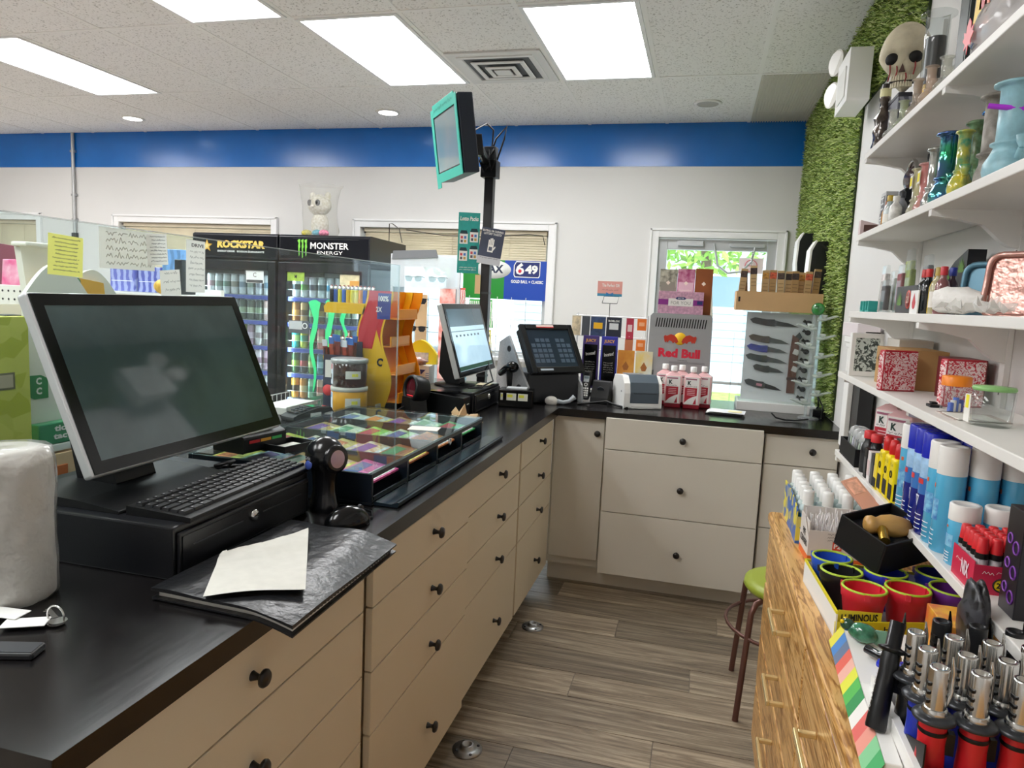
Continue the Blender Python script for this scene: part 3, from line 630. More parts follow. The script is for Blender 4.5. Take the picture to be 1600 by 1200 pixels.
for ri, ks in enumerate(pat):
    tot = sum(ks); u = (KL-.016)/tot; y = -KL/2+.008; x = [-.055, -.0345, -.0165, .0015, .0195, .0375][ri]+.006
    for wd in ks:
        key(y+wd*u/2, x, wd*u-.0025)
        if wd < 2: legend.box((x-.004, y+.005, .0199-.058*x), (x-.001, y+.0078, .0201-.058*x), lg)
        y += wd*u
legend.build('key_legends', kb)
# hand scanner with round head
def dome_scanner(loc, rz, label):
    r = T('barcode_scanner', label, 'barcode scanner', loc, rz)
    pm_ = mat('101114', .2)
    MB().lathe([(.042, 0), (.044, .006), (.038, .02), (.031, .05), (.033, .085), (.04, .11)], pm_, n=24, sy=.85).build('stand', r)
    MB().ball((0, 0, .135), (.046, .048, .047), pm_, n=24, rings=14).build('head', r)
    q = MB(); q.M = Matrix.Translation((.036, 0, .132)) @ Matrix.Rotation(R(86), 4, 'Y'); q.lathe([(.034, -.004), (.034, .008), (.028, .010)], pm_, n=28).lathe([(.029, .0095), (.0, .0115)], mat('b79aa8', .1, coat=.5), n=28); q.build('window', r)
    q = MB(); q.M = Matrix.Translation((-.004, -.046, .118)) @ Matrix.Rotation(R(80), 4, 'X'); q.lathe([(.012, .0), (.010, .003), (0, .003)], mat('3b4f9a', .3), n=18); q.build('badge', r)
    txt(r, 'Orbit', (-.004, -.0485, .135), X_, Z_, .018, .009, mat('c8cad0', .4), depth=.0004)
    return r
dome_scanner((-.865, 1.545, CT), R(-20), 'glossy black dome barcode scanner beside the near keyboard')
# mouse
ms = T('computer_mouse', 'black computer mouse on the counter in front of the lottery case', 'mouse', (-.755, 1.455, CT), R(60))
MB().ball((0, 0, .004), (.058, .036, .042), BLACKG, n=24, rings=14, zmin=.0005).build('shell', ms)
MB().cyl((.034, -.004, .036), (.034, .004, .036), .007, DKGREY, n=12).build('wheel', ms)
MB().tube([(.05, 0, .008), (.075, .01, .004), (.1, .05, .003), (.09, .12, .003), (.03, .17, .003), (-.05, .19, .003)], .0017, BLACK, n=6).build('cable', ms)
# binder with loose sheet
bd = T('portfolio_binder', 'soft black portfolio binder stuffed with paper at the counter edge', 'binder', (-.735, 1.19, CT), R(0))
FL, FR, BR_, BL_ = Vector((-.128, -.21, 0)), Vector((.14, -.222, 0)), Vector((.135, .175, 0)), Vector((-.12, .19, 0))
def sag(x, z): return z-(.016*max(0, (x-.06)/.08)**1.5)
def bsurf(zt, grow, wave):
    def fn(u, v):
        p = (FL*(1-u)+FR*u)*(1-v)+(BL_*(1-u)+BR_*u)*v
        p = p*(1+grow); z = zt+wave*(math.sin(u*7+v*3)*.4+math.sin(v*5+1)*.4+.3*math.sin(u*13))
        return (p.x, p.y, max(sag(p.x, z), .0015 if p.x < .065 else -.02))
    return fn
leath = mat('1a1b1e', .3, bump=.25, bscale=40)
def shell(z0, z1, grow, wave, m, nu=16, nv=16):
    b = MB(); f0 = bsurf(z0, grow, wave*.3); f1 = bsurf(z1, grow, wave)
    b.grid(lambda u, v: f0(1-u, v), nu, nv, m); b.grid(f1, nu, nv, m)
    for a in range(4):
        e = [lambda t: (t, 0), lambda t: (1, t), lambda t: (1-t, 1), lambda t: (0, 1-t)][a]
        b.grid(lambda u, v, e=e: tuple(Vector(f0(*e(u)))*(1-v)+Vector(f1(*e(u)))*v), nu, 1, m)
    return b
shell(.002, .005, .03, .0, leath).build('back_cover', bd); shell(.005, .017, -.02, .002, mat('d9d8d2', .8, var=.12, scale=400, stretch=(.01, .01, 1))).build('pages', bd); shell(.017, .021, .035, .004, leath).build('front_cover', bd)
zp = MB()
for k in range(30): zp.cbox((.140, -.19+k*.0115, .0), (.004, .005, .004), DKGREY)
zp.build('zip', bd)
ps = T('loose_paper', 'torn white paper sheet lying on the black binder', 'paper', (-.755, 1.15, CT+.029))
pc = [Vector((.0, -.19, 0)), Vector((.134, -.10, 0)), Vector((-.02, .17, 0)), Vector((-.09, -.024, 0))]
prd = random.Random(2); tear = [prd.uniform(-.006, .006) for _ in range(25)]
def pfn(u, v):
    p = (pc[0]*(1-u)+pc[1]*u)*(1-v)+(pc[3]*(1-u)+pc[2]*u)*v
    y = p.y+(tear[int(u*24)] if v > .99 else 0)
    return (p.x, y, .0035*math.sin(u*4+v*2)+.003*math.sin(v*9)*u+(.004 if v > .78 else 0))
MB().grid(pfn, 24, 14, mat('cfcec6', .85, var=.03, scale=40)).build('sheet', ps)
# card reader and trays behind the monitor
r = T('card_reader', 'small black card reader with coloured strip behind the near monitor', 'card reader', (-1.19, 1.72, CT+.0885), R(-10))
MB().prism([(-.06, 0), (.05, 0), (.05, .045), (-.03, .075), (-.06, .07)], (0, -.08, 0), X_, Z_, (0, .16, 0), BLACK).build('body', r, .006)
for k, cc in enumerate(('c9202c', 'e4a21c', '2f9c4a')): MB().box((.0502, -.06+k*.042, .026), (.0512, -.022+k*.042, .034), mat(cc, .4)).build('colour_strip', r)
MB().box((-.02, -.06, .066), (.03, .06, .07), WHITEP).build('label', r)
r = T('pen_tray', 'small black tray holding a slip on the lottery case behind the scanner', 'tray', (-1.10, 1.76, CT+.0885), R(-12))
b = MB().box((-.045, -.06, 0), (.045, .06, .004), BLACK)
for a, c_ in (((-.045, -.06), (.045, -.056)), ((-.045, .056), (.045, .06)), ((-.045, -.056), (-.041, .056)), ((.041, -.056), (.045, .056))): b.box((a[0], a[1], .004), (c_[0], c_[1], .018), BLACK)
b.build('tray', r); MB().box((-.02, -.035, .005), (.02, .04, .008), PAPER).build('slip', r)
cb = tag(MB().tube([(-1.10, 1.40, 1.026), (-1.06, 1.44, 1.03), (-1.03, 1.42, 1.05), (-1.05, 1.38, 1.045), (-1.07, 1.43, 1.03), (-1.01, 1.49, 1.028), (-1.05, 1.52, 1.026)], .0045, BLACK, n=8).build('coiled_cable'), 'coiled black cable below the near monitor behind the keyboard', 'cable')

# ================================================================ lottery ticket case
LC = T('lottery_ticket_case', 'low black lottery ticket case with glass lid set on the counter', 'display case', (-.77, 1.61, CT))
D_, W_, H_ = .54, .93, .082; fm = mat('121922', .3)
b = MB().box((-D_, 0, 0.0008), (0, W_, .008), fm).box((-D_, 0, .008), (-D_+.012, W_, H_), fm).box((-D_+.012, 0, .008), (0, .01, H_), fm).box((-D_+.012, W_-.01, .008), (0, W_, H_), fm); b.build('tray', LC, .002)
for k in range(1, 4): MB().box((-D_+.012, W_*k/4-.006, .008), (-.002, W_*k/4+.006, H_-.002), fm).build('divider', LC)
MB().box((-.012, .01, H_-.012), (0, W_-.01, H_), fm).build('front_rail', LC)
for k in range(4): MB().box((-.004, W_*k/4+.012, .010), (.0, W_*(k+1)/4-.012, .022), mat('39444c', .25, .6)).build('bay_sill', LC)
MB().box((-D_, 0, H_), (0, W_, H_+.006), glass('f2fbfa', .985, .02, 1.38)).build('lid', LC)
MB().prism([(.002, .001), (.066, .001), (.070, .014), (.066, .015), (.05, .008), (.002, .010)], (0, .01, 0), X_, Z_, (0, W_+.04, 0), mat('23303a', .25, .3)).build('front_lip', LC, .001)
q = MB(); q.torus((.003, .565, H_-.02), .009, .0025, CHROME, 'x', n=20, k=6); q.build('lock_ring', LC)
tcol = [['f05aa0', 'e874b4', 'f2a33c', '5a7fd0', 'f4d54a'], ['b4622f', 'd98b3a', 'e6c06a', 'b84a50', 'f0e050'], ['e08a4a', '62c45a', '8ad04a', 'd8d8b0', 'c8a15a'], ['46b060', '20a0a0', 'a98860', '2a7fb0', 'e6e0d0']]
tname = ['nearest bay', 'second bay', 'third bay', 'farthest bay']
for bay in range(4):
    for rw in range(5):
        hx = tcol[bay][rw]
        r = T('lottery_ticket', 'printed scratch ticket, %s from the clerk, %s of lottery case' % (ORD[rw], tname[bay]), 'lottery ticket', (-.77-.075-rw*.098, 1.61+W_*(bay+.5)/4, CT+.056), group='scratch tickets in the lottery case')
        r.rotation_euler = (0, R(9), random.uniform(-.03, .03))
        hw = W_/8-.016
        MB().box((-.052, -hw, -.006), (.052, hw, 0), mat(hx, .45, hex2='f7f0d8' if rw % 2 else None, var=0 if rw % 2 else .35, scale=38, kind='noise')).build('pack', r)
        MB().box((.012, -hw+.008, .0), (.046, hw-.008, .0006), mat(['f4f2e8', 'ffe66a', 'e9f4ff', 'f8c8d8', 'd8f0c8'][(bay+rw) % 5], .45, var=.2, scale=55, kind='cells')).build('scratch_panel', r)
        MB().box((-.045, -hw+.02, .0), (-.012, hw-.03, .0006), mat(['2a4fa0', 'c8283a', '2f8f4a', '7a3aa0', 'e07020'][(bay*2+rw) % 5], .4, var=.3, scale=70)).build('title_panel', r)
tag(MB().box((-.05, -.035, 0), (.05, .035, .001), PAPER).build('price_card', loc=(-.875, 2.22, CT+H_+.0062), rz=R(10)), 'small white card lying on the glass lid of the lottery case', 'card')
cr = T('crumpled_paper', 'crumpled brown paper scrap on the counter beyond the lottery case', 'paper scrap', (-.93, 2.83, CT))
crd = random.Random(9)
_cv = {}
def crfn(u, v):
    k = (round(u, 3), round(v, 3))
    if k not in _cv: _cv[k] = (-.06+.12*u+crd.uniform(-.012, .012), -.05+.1*v+crd.uniform(-.012, .012), .004+abs(crd.gauss(0, .026)))
    return _cv[k]
MB().grid(crfn, 6, 5, mat('cdb08a', .85), smooth=False).build('scrap', cr)
# ================================================================ far half of the long counter
# second register
cash_drawer((-.975, 3.30, CT), 'black cash drawer with small silver lock under the far monitor', .30, .42, .10)
pr = T('receipt_printer', 'black receipt printer box next to the far cash drawer', 'printer', (-1.09, 3.03, CT))
MB().prism([(-.11, 0), (.095, 0), (.095, .085), (-.11, .105)], (0, -.05, 0), X_, Z_, (0, .10, 0), BLACK).build('body', pr, .006); MB().box((-.08, -.03, .100), (.06, .03, .106), BLACKG).build('paper_cover', pr); MB().box((.0952, .0, .05), (.0958, .03, .055), WHT_TXT).build('badge', pr)
s2 = mat('a8c4d2', .12, emit=.55, hex2='6f93ab', scale=3)
m2, M2 = pos_monitor((-1.049, 3.086, 1.08), .573, .353, R(16.5), .03, 'lit touch monitor showing a pale blue desktop on the far cash drawer', s2, (-1.15, 3.30, CT+.10))
q = MB(); q.M = M2
q.box((-.0008, .03, .24), (-.0002, .545, .325), mat('3f5560', .12, emit=.25)).box((-.0008, .03, .215), (-.0002, .545, .218), mat('30424d', .3)).box((-.0008, .03, .03), (-.0002, .545, .05), mat('2f5a45', .3, emit=.1)); q.build('window_bars', m2)
q = MB(); q.M = M2
for k in range(7): q.box((-.0007, .08+k*.055, .19), (-.0001, .10+k*.055, .2), mat('4a5f6b', .3))
q.build('screen_icons', m2)
MB().lathe([(.10, 0.0005), (.10, .008), (.04, .014), (.03, .02)], BLACK, n=28).build('base_plate', m2); MB().prism([(-.03, 0), (.04, 0), (.03, .06), (-.03, .25), (-.06, .25), (-.07, .05)], (0, -.04, .012), X_, Z_, (0, .08, 0), BLACK).build('neck', m2, .006)
tag(MB().tube([(-1.02, 3.12, CT+.115), (-.98, 3.2, CT+.112), (-1.0, 3.3, CT+.11), (-.99, 3.42, CT+.12), (-1.03, 3.5, CT+.16), (-1.08, 3.6, CT+.22)], .004, BLACK, n=6).build('monitor_cable'), 'thin black cable draped over the far cash drawer', 'cable')
tag(MB().grid(lambda u, v: (-1.06+.07*v, 3.36+.15*u, CT+.103+.004*math.sin(u*5)), 6, 3, mat('d9cfae', .8)).build('paper_slips'), 'cream paper slips lying on the far cash drawer', 'paper')
# presentation scanner
ps = T('presentation_scanner', 'black presentation scanner with dark red round window', 'barcode scanner', (-1.19, 2.90, CT), R(-38))
MB().prism([(-.055, 0), (.055, 0), (.05, .012), (.042, .05), (.034, .09), (-.034, .09), (-.042, .05), (-.05, .012)], (0, -.045, 0), X_, Z_, (0, .08, 0), BLACK).build('base', ps, .008)
q = MB(); q.M = Matrix.Translation((0, 0, .122)) @ Matrix.Rotation(R(82), 4, 'X')
q.lathe([(.052, -.045), (.06, -.02), (.062, .02), (.058, .03), (.048, .03), (.047, .018)], BLACK, n=32, capt=False); q.build('head', ps)
q = MB(); q.M = Matrix.Translation((0, 0, .122)) @ Matrix.Rotation(R(82), 4, 'X'); q.lathe([(.048, .018), (0, .018)], mat('5a1520', .08, coat=.6), n=32, capb=False).box((-.034, -.032, .0185), (.02, -.029, .019), mat('d02a3a', .3, emit=.6)); q.build('window', ps)
tag(MB().tube([(-1.52, 2.70, CT+.02), (-1.48, 2.74, CT+.006), (-1.42, 2.70, CT+.004), (-1.34, 2.74, CT+.005), (-1.27, 2.80, CT+.012), (-1.235, 2.86, CT+.04), (-1.22, 2.92, CT+.05)], .0045, BLACK, n=8).build('scanner_cable'), 'black cable curving from the card terminal to the presentation scanner', 'cable')
# payment terminal on the customer side
pt = T('card_terminal', 'black card payment terminal with white sticker behind the acrylic screen', 'card terminal', (-1.555, 2.63, CT), R(70))
MB().prism([(-.10, 0), (.10, 0), (.105, .02), (.09, .045), (.03, .05), (-.08, .03), (-.105, .02)], (0, -.042, 0), X_, Z_, (0, .084, 0), mat('1b1d20', .45)).build('body', pt, .008)
MB().box((-.02, -.0435, .012), (.035, -.0425, .03), WHITEP).build('sticker', pt); MB().prism([(.0, .05), (.085, .046), (.082, .049), (.0, .053)], (0, -.03, 0), X_, Z_, (0, .06, 0), mat('2f3b3a', .1)).build('display', pt)
for i in range(3):
    for j in range(4): MB().cbox((-.075+j*.02, -.022+i*.022, .036+j*.004), (.014, .016, .006), DKGREY).build('key', pt, .001)
# leaflet rack: low white wire basket
wr = T('wire_basket', 'low white wire basket of leaflets behind the card terminal', 'basket', (-1.74, 2.78, CT))
for k in range(9): MB().tube([(-.08, -.14+k*.035, .0), (-.08, -.14+k*.035, .06)], .0018, WIRE, n=5).tube([(.08, -.14+k*.035, .0), (.08, -.14+k*.035, .035)], .0018, WIRE, n=5).build('wire', wr)
MB().tube([(-.08, -.14, .06), (-.08, .14, .06)], .0025, WIRE, n=6).tube([(.08, -.14, .035), (.08, .14, .035)], .0025, WIRE, n=6).build('rim', wr); MB().box((-.07, -.13, .002), (.07, .13, .03), PAPER).build('leaflets', wr)
# jerky tubs
def tub(loc, r_, h_, body, label, stk, glassy):
    r = T('plastic_tub', label, 'tub', loc, group='stacked snack tubs')
    MB().lathe([(r_-.004, 0), (r_, .004), (r_, h_-.018), (r_-.006, h_-.012)], body, n=32).build('body', r)
    MB().lathe([(r_-.002, h_-.02), (r_+.003, h_-.018), (r_+.003, h_-.002), (r_-.002, h_), (0, h_)], mat('b9bcbd', .3, .5) if glassy else mat('cfcfc6', .4), n=32).build('lid', r)
    for (a0, a1, z0, z1, m) in stk:
        MB().grid(lambda u, v: ((r_+.0006)*math.cos(a0+(a1-a0)*u), (r_+.0006)*math.sin(a0+(a1-a0)*u), z0+(z1-z0)*v), 8, 1, m).build('label', r)
    return r
brn = mat('3a1a12', .15, var=.35, scale=40, coat=.6)
tub((-1.487, 2.86, CT), .078, .118, mat('e8a820', .3), 'yellow tub of snacks below the brown tub behind the acrylic screen', [(R(-75), R(-25), .03, .072, PAPER), (R(-55), R(-35), .045, .06, STICK_Y), (R(-165), R(-125), .01, .095, mat('dfe8f4', .5)), (R(-160), R(-132), .07, .09, mat('3a8fd0', .5)), (R(-160), R(-140), .015, .035, mat('3a8fd0', .5))], False)
tub((-1.487, 2.86, CT+.1185), .078, .122, brn, 'dark brown tub of meat snacks stacked on the yellow tub', [(R(-75), R(-25), .038, .072, PAPER), (R(-55), R(-35), .048, .06, STICK_Y), (R(-165), R(-125), .01, .10, mat('dfe8f4', .5)), (R(-160), R(-130), .075, .098, mat('d03a3a', .5)), (R(-155), R(-135), .03, .055, BLACK)], True)
# meat stick box
mb_ = T('meat_stick_box', 'tall navy cardboard box of meat sticks beside the snack tubs', 'box', (-1.60, 3.015, CT))
nav = mat('1b2340', .5)
b = MB().box((-.075, -.05, 0), (.075, .05, .004), nav).box((-.075, -.05, .004), (-.071, .05, .27), nav).box((.071, -.05, .004), (.075, .05, .22), nav).box((-.071, -.05, .004), (.071, -.046, .24), nav).box((-.071, .046, .004), (.071, .05, .30), nav); b.build('carton', mb_)
MB().box((-.065, -.0512, .135), (.01, -.0502, .215), mat('e4e2dc', .6)).build('label', mb_); q = MB(); q.M = Matrix.Translation((-.05, -.0505, .075)) @ Matrix.Rotation(R(90), 4, 'X'); q.lathe([(.026, 0), (.026, .001), (0, .0012)], mat('d8343a', .5), n=20); q.build('red_spot', mb_)
for k in range(9):
    x = -.055+(k % 5)*.027; y = -.02+(k//5)*.035
    r = T('meat_stick', '%s wrapped meat stick %s in the navy box' % (ORD[k % 5], 'in the front row' if k < 5 else 'in the back row'), 'meat stick', (-1.60+x, 3.015+y, CT+.008), group='wrapped meat sticks'); r.rotation_euler = (R(4), R(-4+k*1.3), 0)
    hh = .30+.012*(k % 3)
    MB().box((-.011, -.004, 0), (.011, .004, hh-.03), [mat('7d2f26', .3, var=.3, scale=60), mat('a8402c', .3, var=.3, scale=50)][k % 2]).build('stick', r, .002)
    MB().box((-.012, -.003, hh-.03), (.012, .003, hh), [mat('3b6fc0', .35), mat('dfe5ee', .35)][k % 3 == 0]).build('wrapper_top', r)

# lighter display stand
LD = T('lighter_display', 'curvy yellow and orange lighter display stand with flame-printed side panel', 'display stand', (-1.465, 3.08, CT))
org = mat('f29a1a', .3); ylw = mat('f7c51e', .35)
def scurve(z): return .026*math.cos((z-.54)*2*PI/.42)
zz = [k*.03 for k in range(19)]
side = [(-.075+scurve(z), z) for z in zz]+[(.055+scurve(z), z) for z in reversed(zz)]
MB().prism(side, (0, -.006, 0), X_, Z_, (0, .006, 0), ylw).build('side_panel', LD)
MB().prism(side, (0, .22, 0), X_, Z_, (0, .006, 0), ylw).build('side_panel', LD)
zz2 = [z for z in zz if z > .25]
pr_ = [(-.066+scurve(z), z) for z in zz2]+[(.046+scurve(z), z) for z in reversed(zz2)]
pr_ = [(.046+scurve(.24)-.01, .22)]+[(-.02+scurve(.24), .30), (-.066+scurve(.27), .24)]+pr_
MB().prism([(-.066+scurve(z), z) for z in zz2]+[(.046+scurve(z), z) for z in reversed(zz2)]+[(.0, .36), (-.02, .27)], (0, -.0068, 0), X_, Z_, (0, .0007, 0), mat('cf2336', .4)).build('red_print', LD)
MB().prism([(-.02+scurve(.5), .41), (.046+scurve(.5), .41), (.046+scurve(.53), .53), (-.02+scurve(.53), .53)], (0, -.0074, 0), X_, Z_, (0, .0006, 0), mat('2a3f94', .4)).build('blue_print', LD)
txt(LD, '100%', (.012+scurve(.5), -.0077, .505), X_, Z_, .05, .026, WHT_TXT, bold=.03); txt(LD, '2X', (.006+scurve(.45), -.0077, .455), X_, Z_, .03, .024, WHT_TXT, bold=.03)
txt(LD, 'C', (.012+scurve(.2), -.0077, .21), (.95, 0, -.2), (.2, 0, .95), .03, .04, BLK_TXT, bold=.05, depth=.001)
for k, z in enumerate((.02, .15, .28, .41)):
    x = scurve(z+.05)
    MB().box((x-.06, 0, z), (x+.10, .22, z+.006), org).box((x+.092, 0, z+.006), (x+.10, .22, z+.05), org).build('shelf', LD, .002)
MB().grid(lambda u, v: (scurve(v*.54)+.02+.0*u, .22*u, v*.54), 1, 18, org).build('back_skin', LD)
MB().prism([(-.075+scurve(z), z) for z in zz]+[(.105+scurve(z), z) for z in reversed(zz)], (0, .227, 0), X_, Z_, (0, .004, 0), org).build('outer_skin', LD)
lcol = ['1c1d22', '2458b8', 'e9e13a', '3a6fd0', 'f2c62a', 'f7ee50', 'e8e43a', 'f2992a', '2a56c0', '1d2b66', 'd93a3a', '7a3aa8']
lig = {}
def lighter(loc, hexc, label, rz=0.):
    r = T('pocket_lighter', label, 'lighter', loc, rz, group='pocket lighters on the yellow stand')
    if hexc not in lig:
        lig[hexc] = (MB().lathe([(.0085, 0), (.0105, .003), (.0105, .058), (.0095, .060)], mat(hexc, .25), n=12, sy=.7).mesh('body'), MB().lathe([(.0095, .060), (.0095, .074), (.008, .075)], CHROME, n=12, sy=.7).mesh('wind_guard'), MB().cyl((-.0, -.004, .077), (.0, .004, .077), .004, mat('a8322c', .4), n=8).mesh('spark_wheel'))
    for n_, me in zip(('body', 'wind_guard', 'spark_wheel'), lig[hexc]): link(n_, me, r)
for row, (z, x0, nn) in enumerate(((.478, -.24, 11), (.24, -.24, 9))):
    MB().prism([(-.27, 0), (-.06, 0), (-.06, .05), (-.255, .05), (-.275, .03)], (0, -.006, z-.05), X_, Z_, (0, .03, 0), ylw).build('lighter_tray', LD, .006)
    for k in range(nn): lighter((-1.465+x0+k*.0215, 3.086, CT+z+.0005), lcol[(k+row*4) % 12], '%s lighter from left in the %s row of the yellow lighter stand' % (ORD[k], ('upper', 'lower')[row]))
# nicotine pouch box and yellow display behind
nb_ = T('carton_box', 'white printed NicOut carton behind the scanner', 'box', (-1.445, 3.47, CT), R(6))
MB().box((-.105, -.05, 0), (.105, .05, .17), mat('dcdcd6', .6, var=.05, scale=30)).build('carton', nb_, .002)
MB().prism([(-.075, .155), (-.01, .155), (-.042, .12)], (0, -.0508, 0), X_, Z_, (0, .0006, 0), mat('2a3a80', .5)).build('blue_triangle', nb_); MB().prism([(.04, .15), (.085, .15), (.062, .125)], (0, -.0508, 0), X_, Z_, (0, .0006, 0), mat('2a3a80', .5)).build('blue_triangle', nb_)
txt(nb_, 'NicOut', (-.03, -.0512, .09), X_, Z_, .13, .035, mat('33363c', .6))
for k in range(4): MB().box((.085, -.0508, .13-k*.01), (.103, -.0502, .134-k*.01), mat('7a88b0', .6)).build('print_line', nb_)
fb_ = T('filter_pack', 'yellow arched display pack with clear window above the NicOut carton', 'pack', (-1.42, 3.51, CT+.171), R(6))
arch = [(-.09, 0)]+[(-.09+.18*k/10, .05+.075*math.sin(PI*k/10)) for k in range(11)]+[(.09, 0)]
MB().prism(arch, (0, 0, 0), X_, Z_, (0, .03, 0), mat('f2dc2e', .4)).build('card', fb_); MB().box((-.045, -.002, .012), (.045, 0, .06), mat('cfc8c0', .3, var=.2, scale=60)).build('window', fb_)
pk = T('foil_pack', 'crumpled pink and silver foil pack lying on the NicOut carton', 'pack', (-1.40, 3.44, CT+.171))
MB().ball((0, 0, .02), (.05, .022, .02), mat('c8a8a4', .25, .3, var=.3, scale=60), fn=lambda d: 1+.15*math.sin(d.x*9+d.z*7)).build('pack', pk)

# sunglasses rack on the customer floor
SR = T('sunglasses_rack', 'clear sunglasses rack with kraft strips standing in front of the lottery window', 'display rack', (-1.98, 4.95, 0))
MB().box((-.28, -.05, 0), (.28, .05, .08), mat('2c2d30', .5)).box((-.27, -.01, .08), (-.25, .01, 1.74), WIRE).box((.25, -.01, .08), (.27, .01, 1.74), WIRE).build('frame', SR)
MB().box((-.25, .012, .5), (.25, .016, 1.74), glass('e6f0f4', .72, .1)).build('clear_panel', SR)
for x in (-.19, -.02): MB().box((x-.045, -.012, .75), (x+.045, -.008, 1.45), mat('c0a078', .7)).build('kraft_strip', SR)
MB().box((.12, -.012, .80), (.24, -.008, 1.5), mat('e6d2cc', .6, var=.2, scale=14, hex2='d86a5a')).build('printed_strip', SR)
MB().box((-.27, -.014, 1.5), (.27, -.006, 1.74), glass('f0f4f6', .6, .15)).build('header_card', SR)
sgm = glass('101216', .12, .05, 1.6)
def sunglasses(loc, label, fr_, ln):
    r = T('sunglasses', label, 'sunglasses', loc, group='sunglasses on the rack')
    for s_ in (-1, 1):
        MB().prism([(s_*.008, .016), (s_*.062, .02), (s_*.064, 0), (s_*.05, -.018), (s_*.022, -.018), (s_*.01, -.004)], (0, 0, 0), X_, Z_, (0, .003, 0), ln).build('lens', r)
        MB().tube([(s_*.064, .002, .016), (s_*.066, .03, .014), (s_*.062, .055, .012)], .0025, fr_, n=6).build('temple', r)
    MB().tube([(-.064, .001, .019), (-.03, 0, .021), (0, 0, .014), (.03, 0, .021), (.064, .001, .019)], .003, fr_, n=6).build('frame', r)
for k, (x, z, dk) in enumerate(((-.19, 1.40, 1), (-.19, 1.24, 1), (-.19, 1.08, 1), (-.19, .95, 1), (-.02, 1.40, 1), (-.06, 1.56, 0), (.12, 1.56, 0), (-.02, 1.2, 1))):
    sunglasses((-1.98+x, 4.87, z), '%s sunglasses, %s on the clear sunglasses rack' % (('dark' if dk else 'pale wide'), ['top of the left strip', 'second down the left strip', 'third down the left strip', 'lowest on the left strip', 'upper pair on the middle strip', 'left pair on the header card', 'right pair on the header card', 'lower pair on the middle strip'][k]), BLACK if dk else mat('b8cdd0', .3), mat('15171b', .1) if dk else mat('9fb9bf', .1))
ga = tag(MB().prism([(-.18, .0), (.18, .02), (.16, .075), (-.17, .06)], (0, 0, 0), X_, Z_, (0, .012, 0), mat('6a6d70', .4)).build('goggle_header', loc=(-2.06, 4.93, 1.70)), 'dark header board with goggles at the top of the sunglasses rack', 'sign')
# clear hanging bags / pegged goods at the window
for k, (x, z, cc, lb) in enumerate(((-1.62, 1.30, 'e06a5a', 'red striped snack packs'), (-1.62, 1.06, 'd85a50', 'coral red snack packs'), (-1.40, 1.22, '5cb85c', 'green chip bag'), (-1.40, .99, 'e6d84a', 'yellow chip bag'), (-1.60, .80, '8fb8c8', 'pale blue packs'))):
    r = T('snack_pack', lb+' on the rack below the lottery banner', 'snack pack', (x-.25, 5.277, z), group='snacks on the window rack')
    MB().box((-.1, -.02, 0), (.1, .02, .2), mat(cc, .35, hex2='e9e6e0', scale=22, kind='wave'), .01, .016).build('pack', r, .006); MB().box((-.09, -.003, .2), (.09, .003, .215), mat(cc, .4)).build('seal', r)
gr = T('grid_rack', 'white wire grid rack in front of the lottery banner window', 'rack', (-1.75, 5.3, 0))
for k in range(9): MB().cyl((-.45+k*.112, 0, .0), (-.45+k*.112, 0, 1.46), .003, WIRE, n=5).build('upright_wire', gr)
for k in range(11): MB().cyl((-.47, .004, .12+k*.13), (.47, .004, .12+k*.13), .003, WIRE, n=5).build('cross_wire', gr)
# ================================================================ lottery pole with customer screen
def frameM(o, e, up):
    """local x = to the right on the face, y = into it, z = up the face"""
    e = Vector(e).normalized(); up = Vector(up).normalized(); y = up.cross(e)
    m = Matrix((e, y, up)).transposed().to_4x4(); m.translation = Vector(o); return m
teal = mat('35b9a6', .4)
PO = T('pole_screen', 'black pole carrying a teal-framed lottery customer screen', 'display pole', (-1.15, 3.75, CT))
MB().box((-.06, -.06, 0), (.06, .06, .012), BLACK).build('base_plate', PO, .003); MB().box((-.024, -.024, .012), (.024, .024, 1.25), mat('121317', .35)).build('pole', PO, .003)
for z in (.10, .32, .55): MB().box((-.026, -.026, z), (.026, .026, z+.012), DKGREY).build('collar', PO)
MB().box((-.04, -.05, 1.16), (.045, .03, 1.25), BLACK).box((-.03, -.035, 1.25), (.035, .02, 1.32), DKGREY).build('clamp', PO, .004)
ya = R(-52.15); e = Vector((math.cos(ya), math.sin(ya), 0)); n0 = Vector((math.sin(ya), -math.cos(ya), 0)); ti = R(-8.3); up = Z_*math.cos(ti)-n0*math.sin(ti)
o_ = Vector((-1.384, 3.60, 2.025))-Vector((-1.15, 3.75, CT)); PM = frameM(o_, e, up)
def pb(): q = MB(); q.M = PM; return q
W1, H1 = .40, .375
q = pb()
outl = [(0, -.02), (W1*.12, -.02), (W1*.2, .01), (W1*.75, .012), (W1*.82, .0), (W1, 0), (W1, H1*.97), (W1*.9, H1*1.02), (W1*.1, H1*1.02), (0, H1*.95)]
hole = [(.035, .045), (W1-.03, .045), (W1-.03, H1-.055), (.035, H1-.055)]
for a, b_ in (((0, 0), (.035, H1*.96)), ((W1-.03, 0), (W1, H1*.98)), ((.035, 0), (W1-.03, .045)), ((.035, H1-.055), (W1-.03, H1*1.01))): q.box((a[0], -.004, a[1]), (b_[0], 0, b_[1]), teal)
q.box((0, -.004, -.025), (.06, 0, 0), teal); q.build('teal_frame', PO, .001)
pb().box((.03, .0, .03), (W1-.025, .006, H1-.045), BLACKG).build('bezel', PO)
pb().box((.043, -.0008, .052), (W1-.038, .0, H1-.062), mat('8f9a9c', .08, hex2='5f8f9a', scale=2, coat=.5)).build('screen', PO)
pb().box((.01, .006, .005), (W1-.002, .085, H1*.98), mat('17202f', .45)).build('rear_case', PO, .006)
q = pb(); q.M = PM
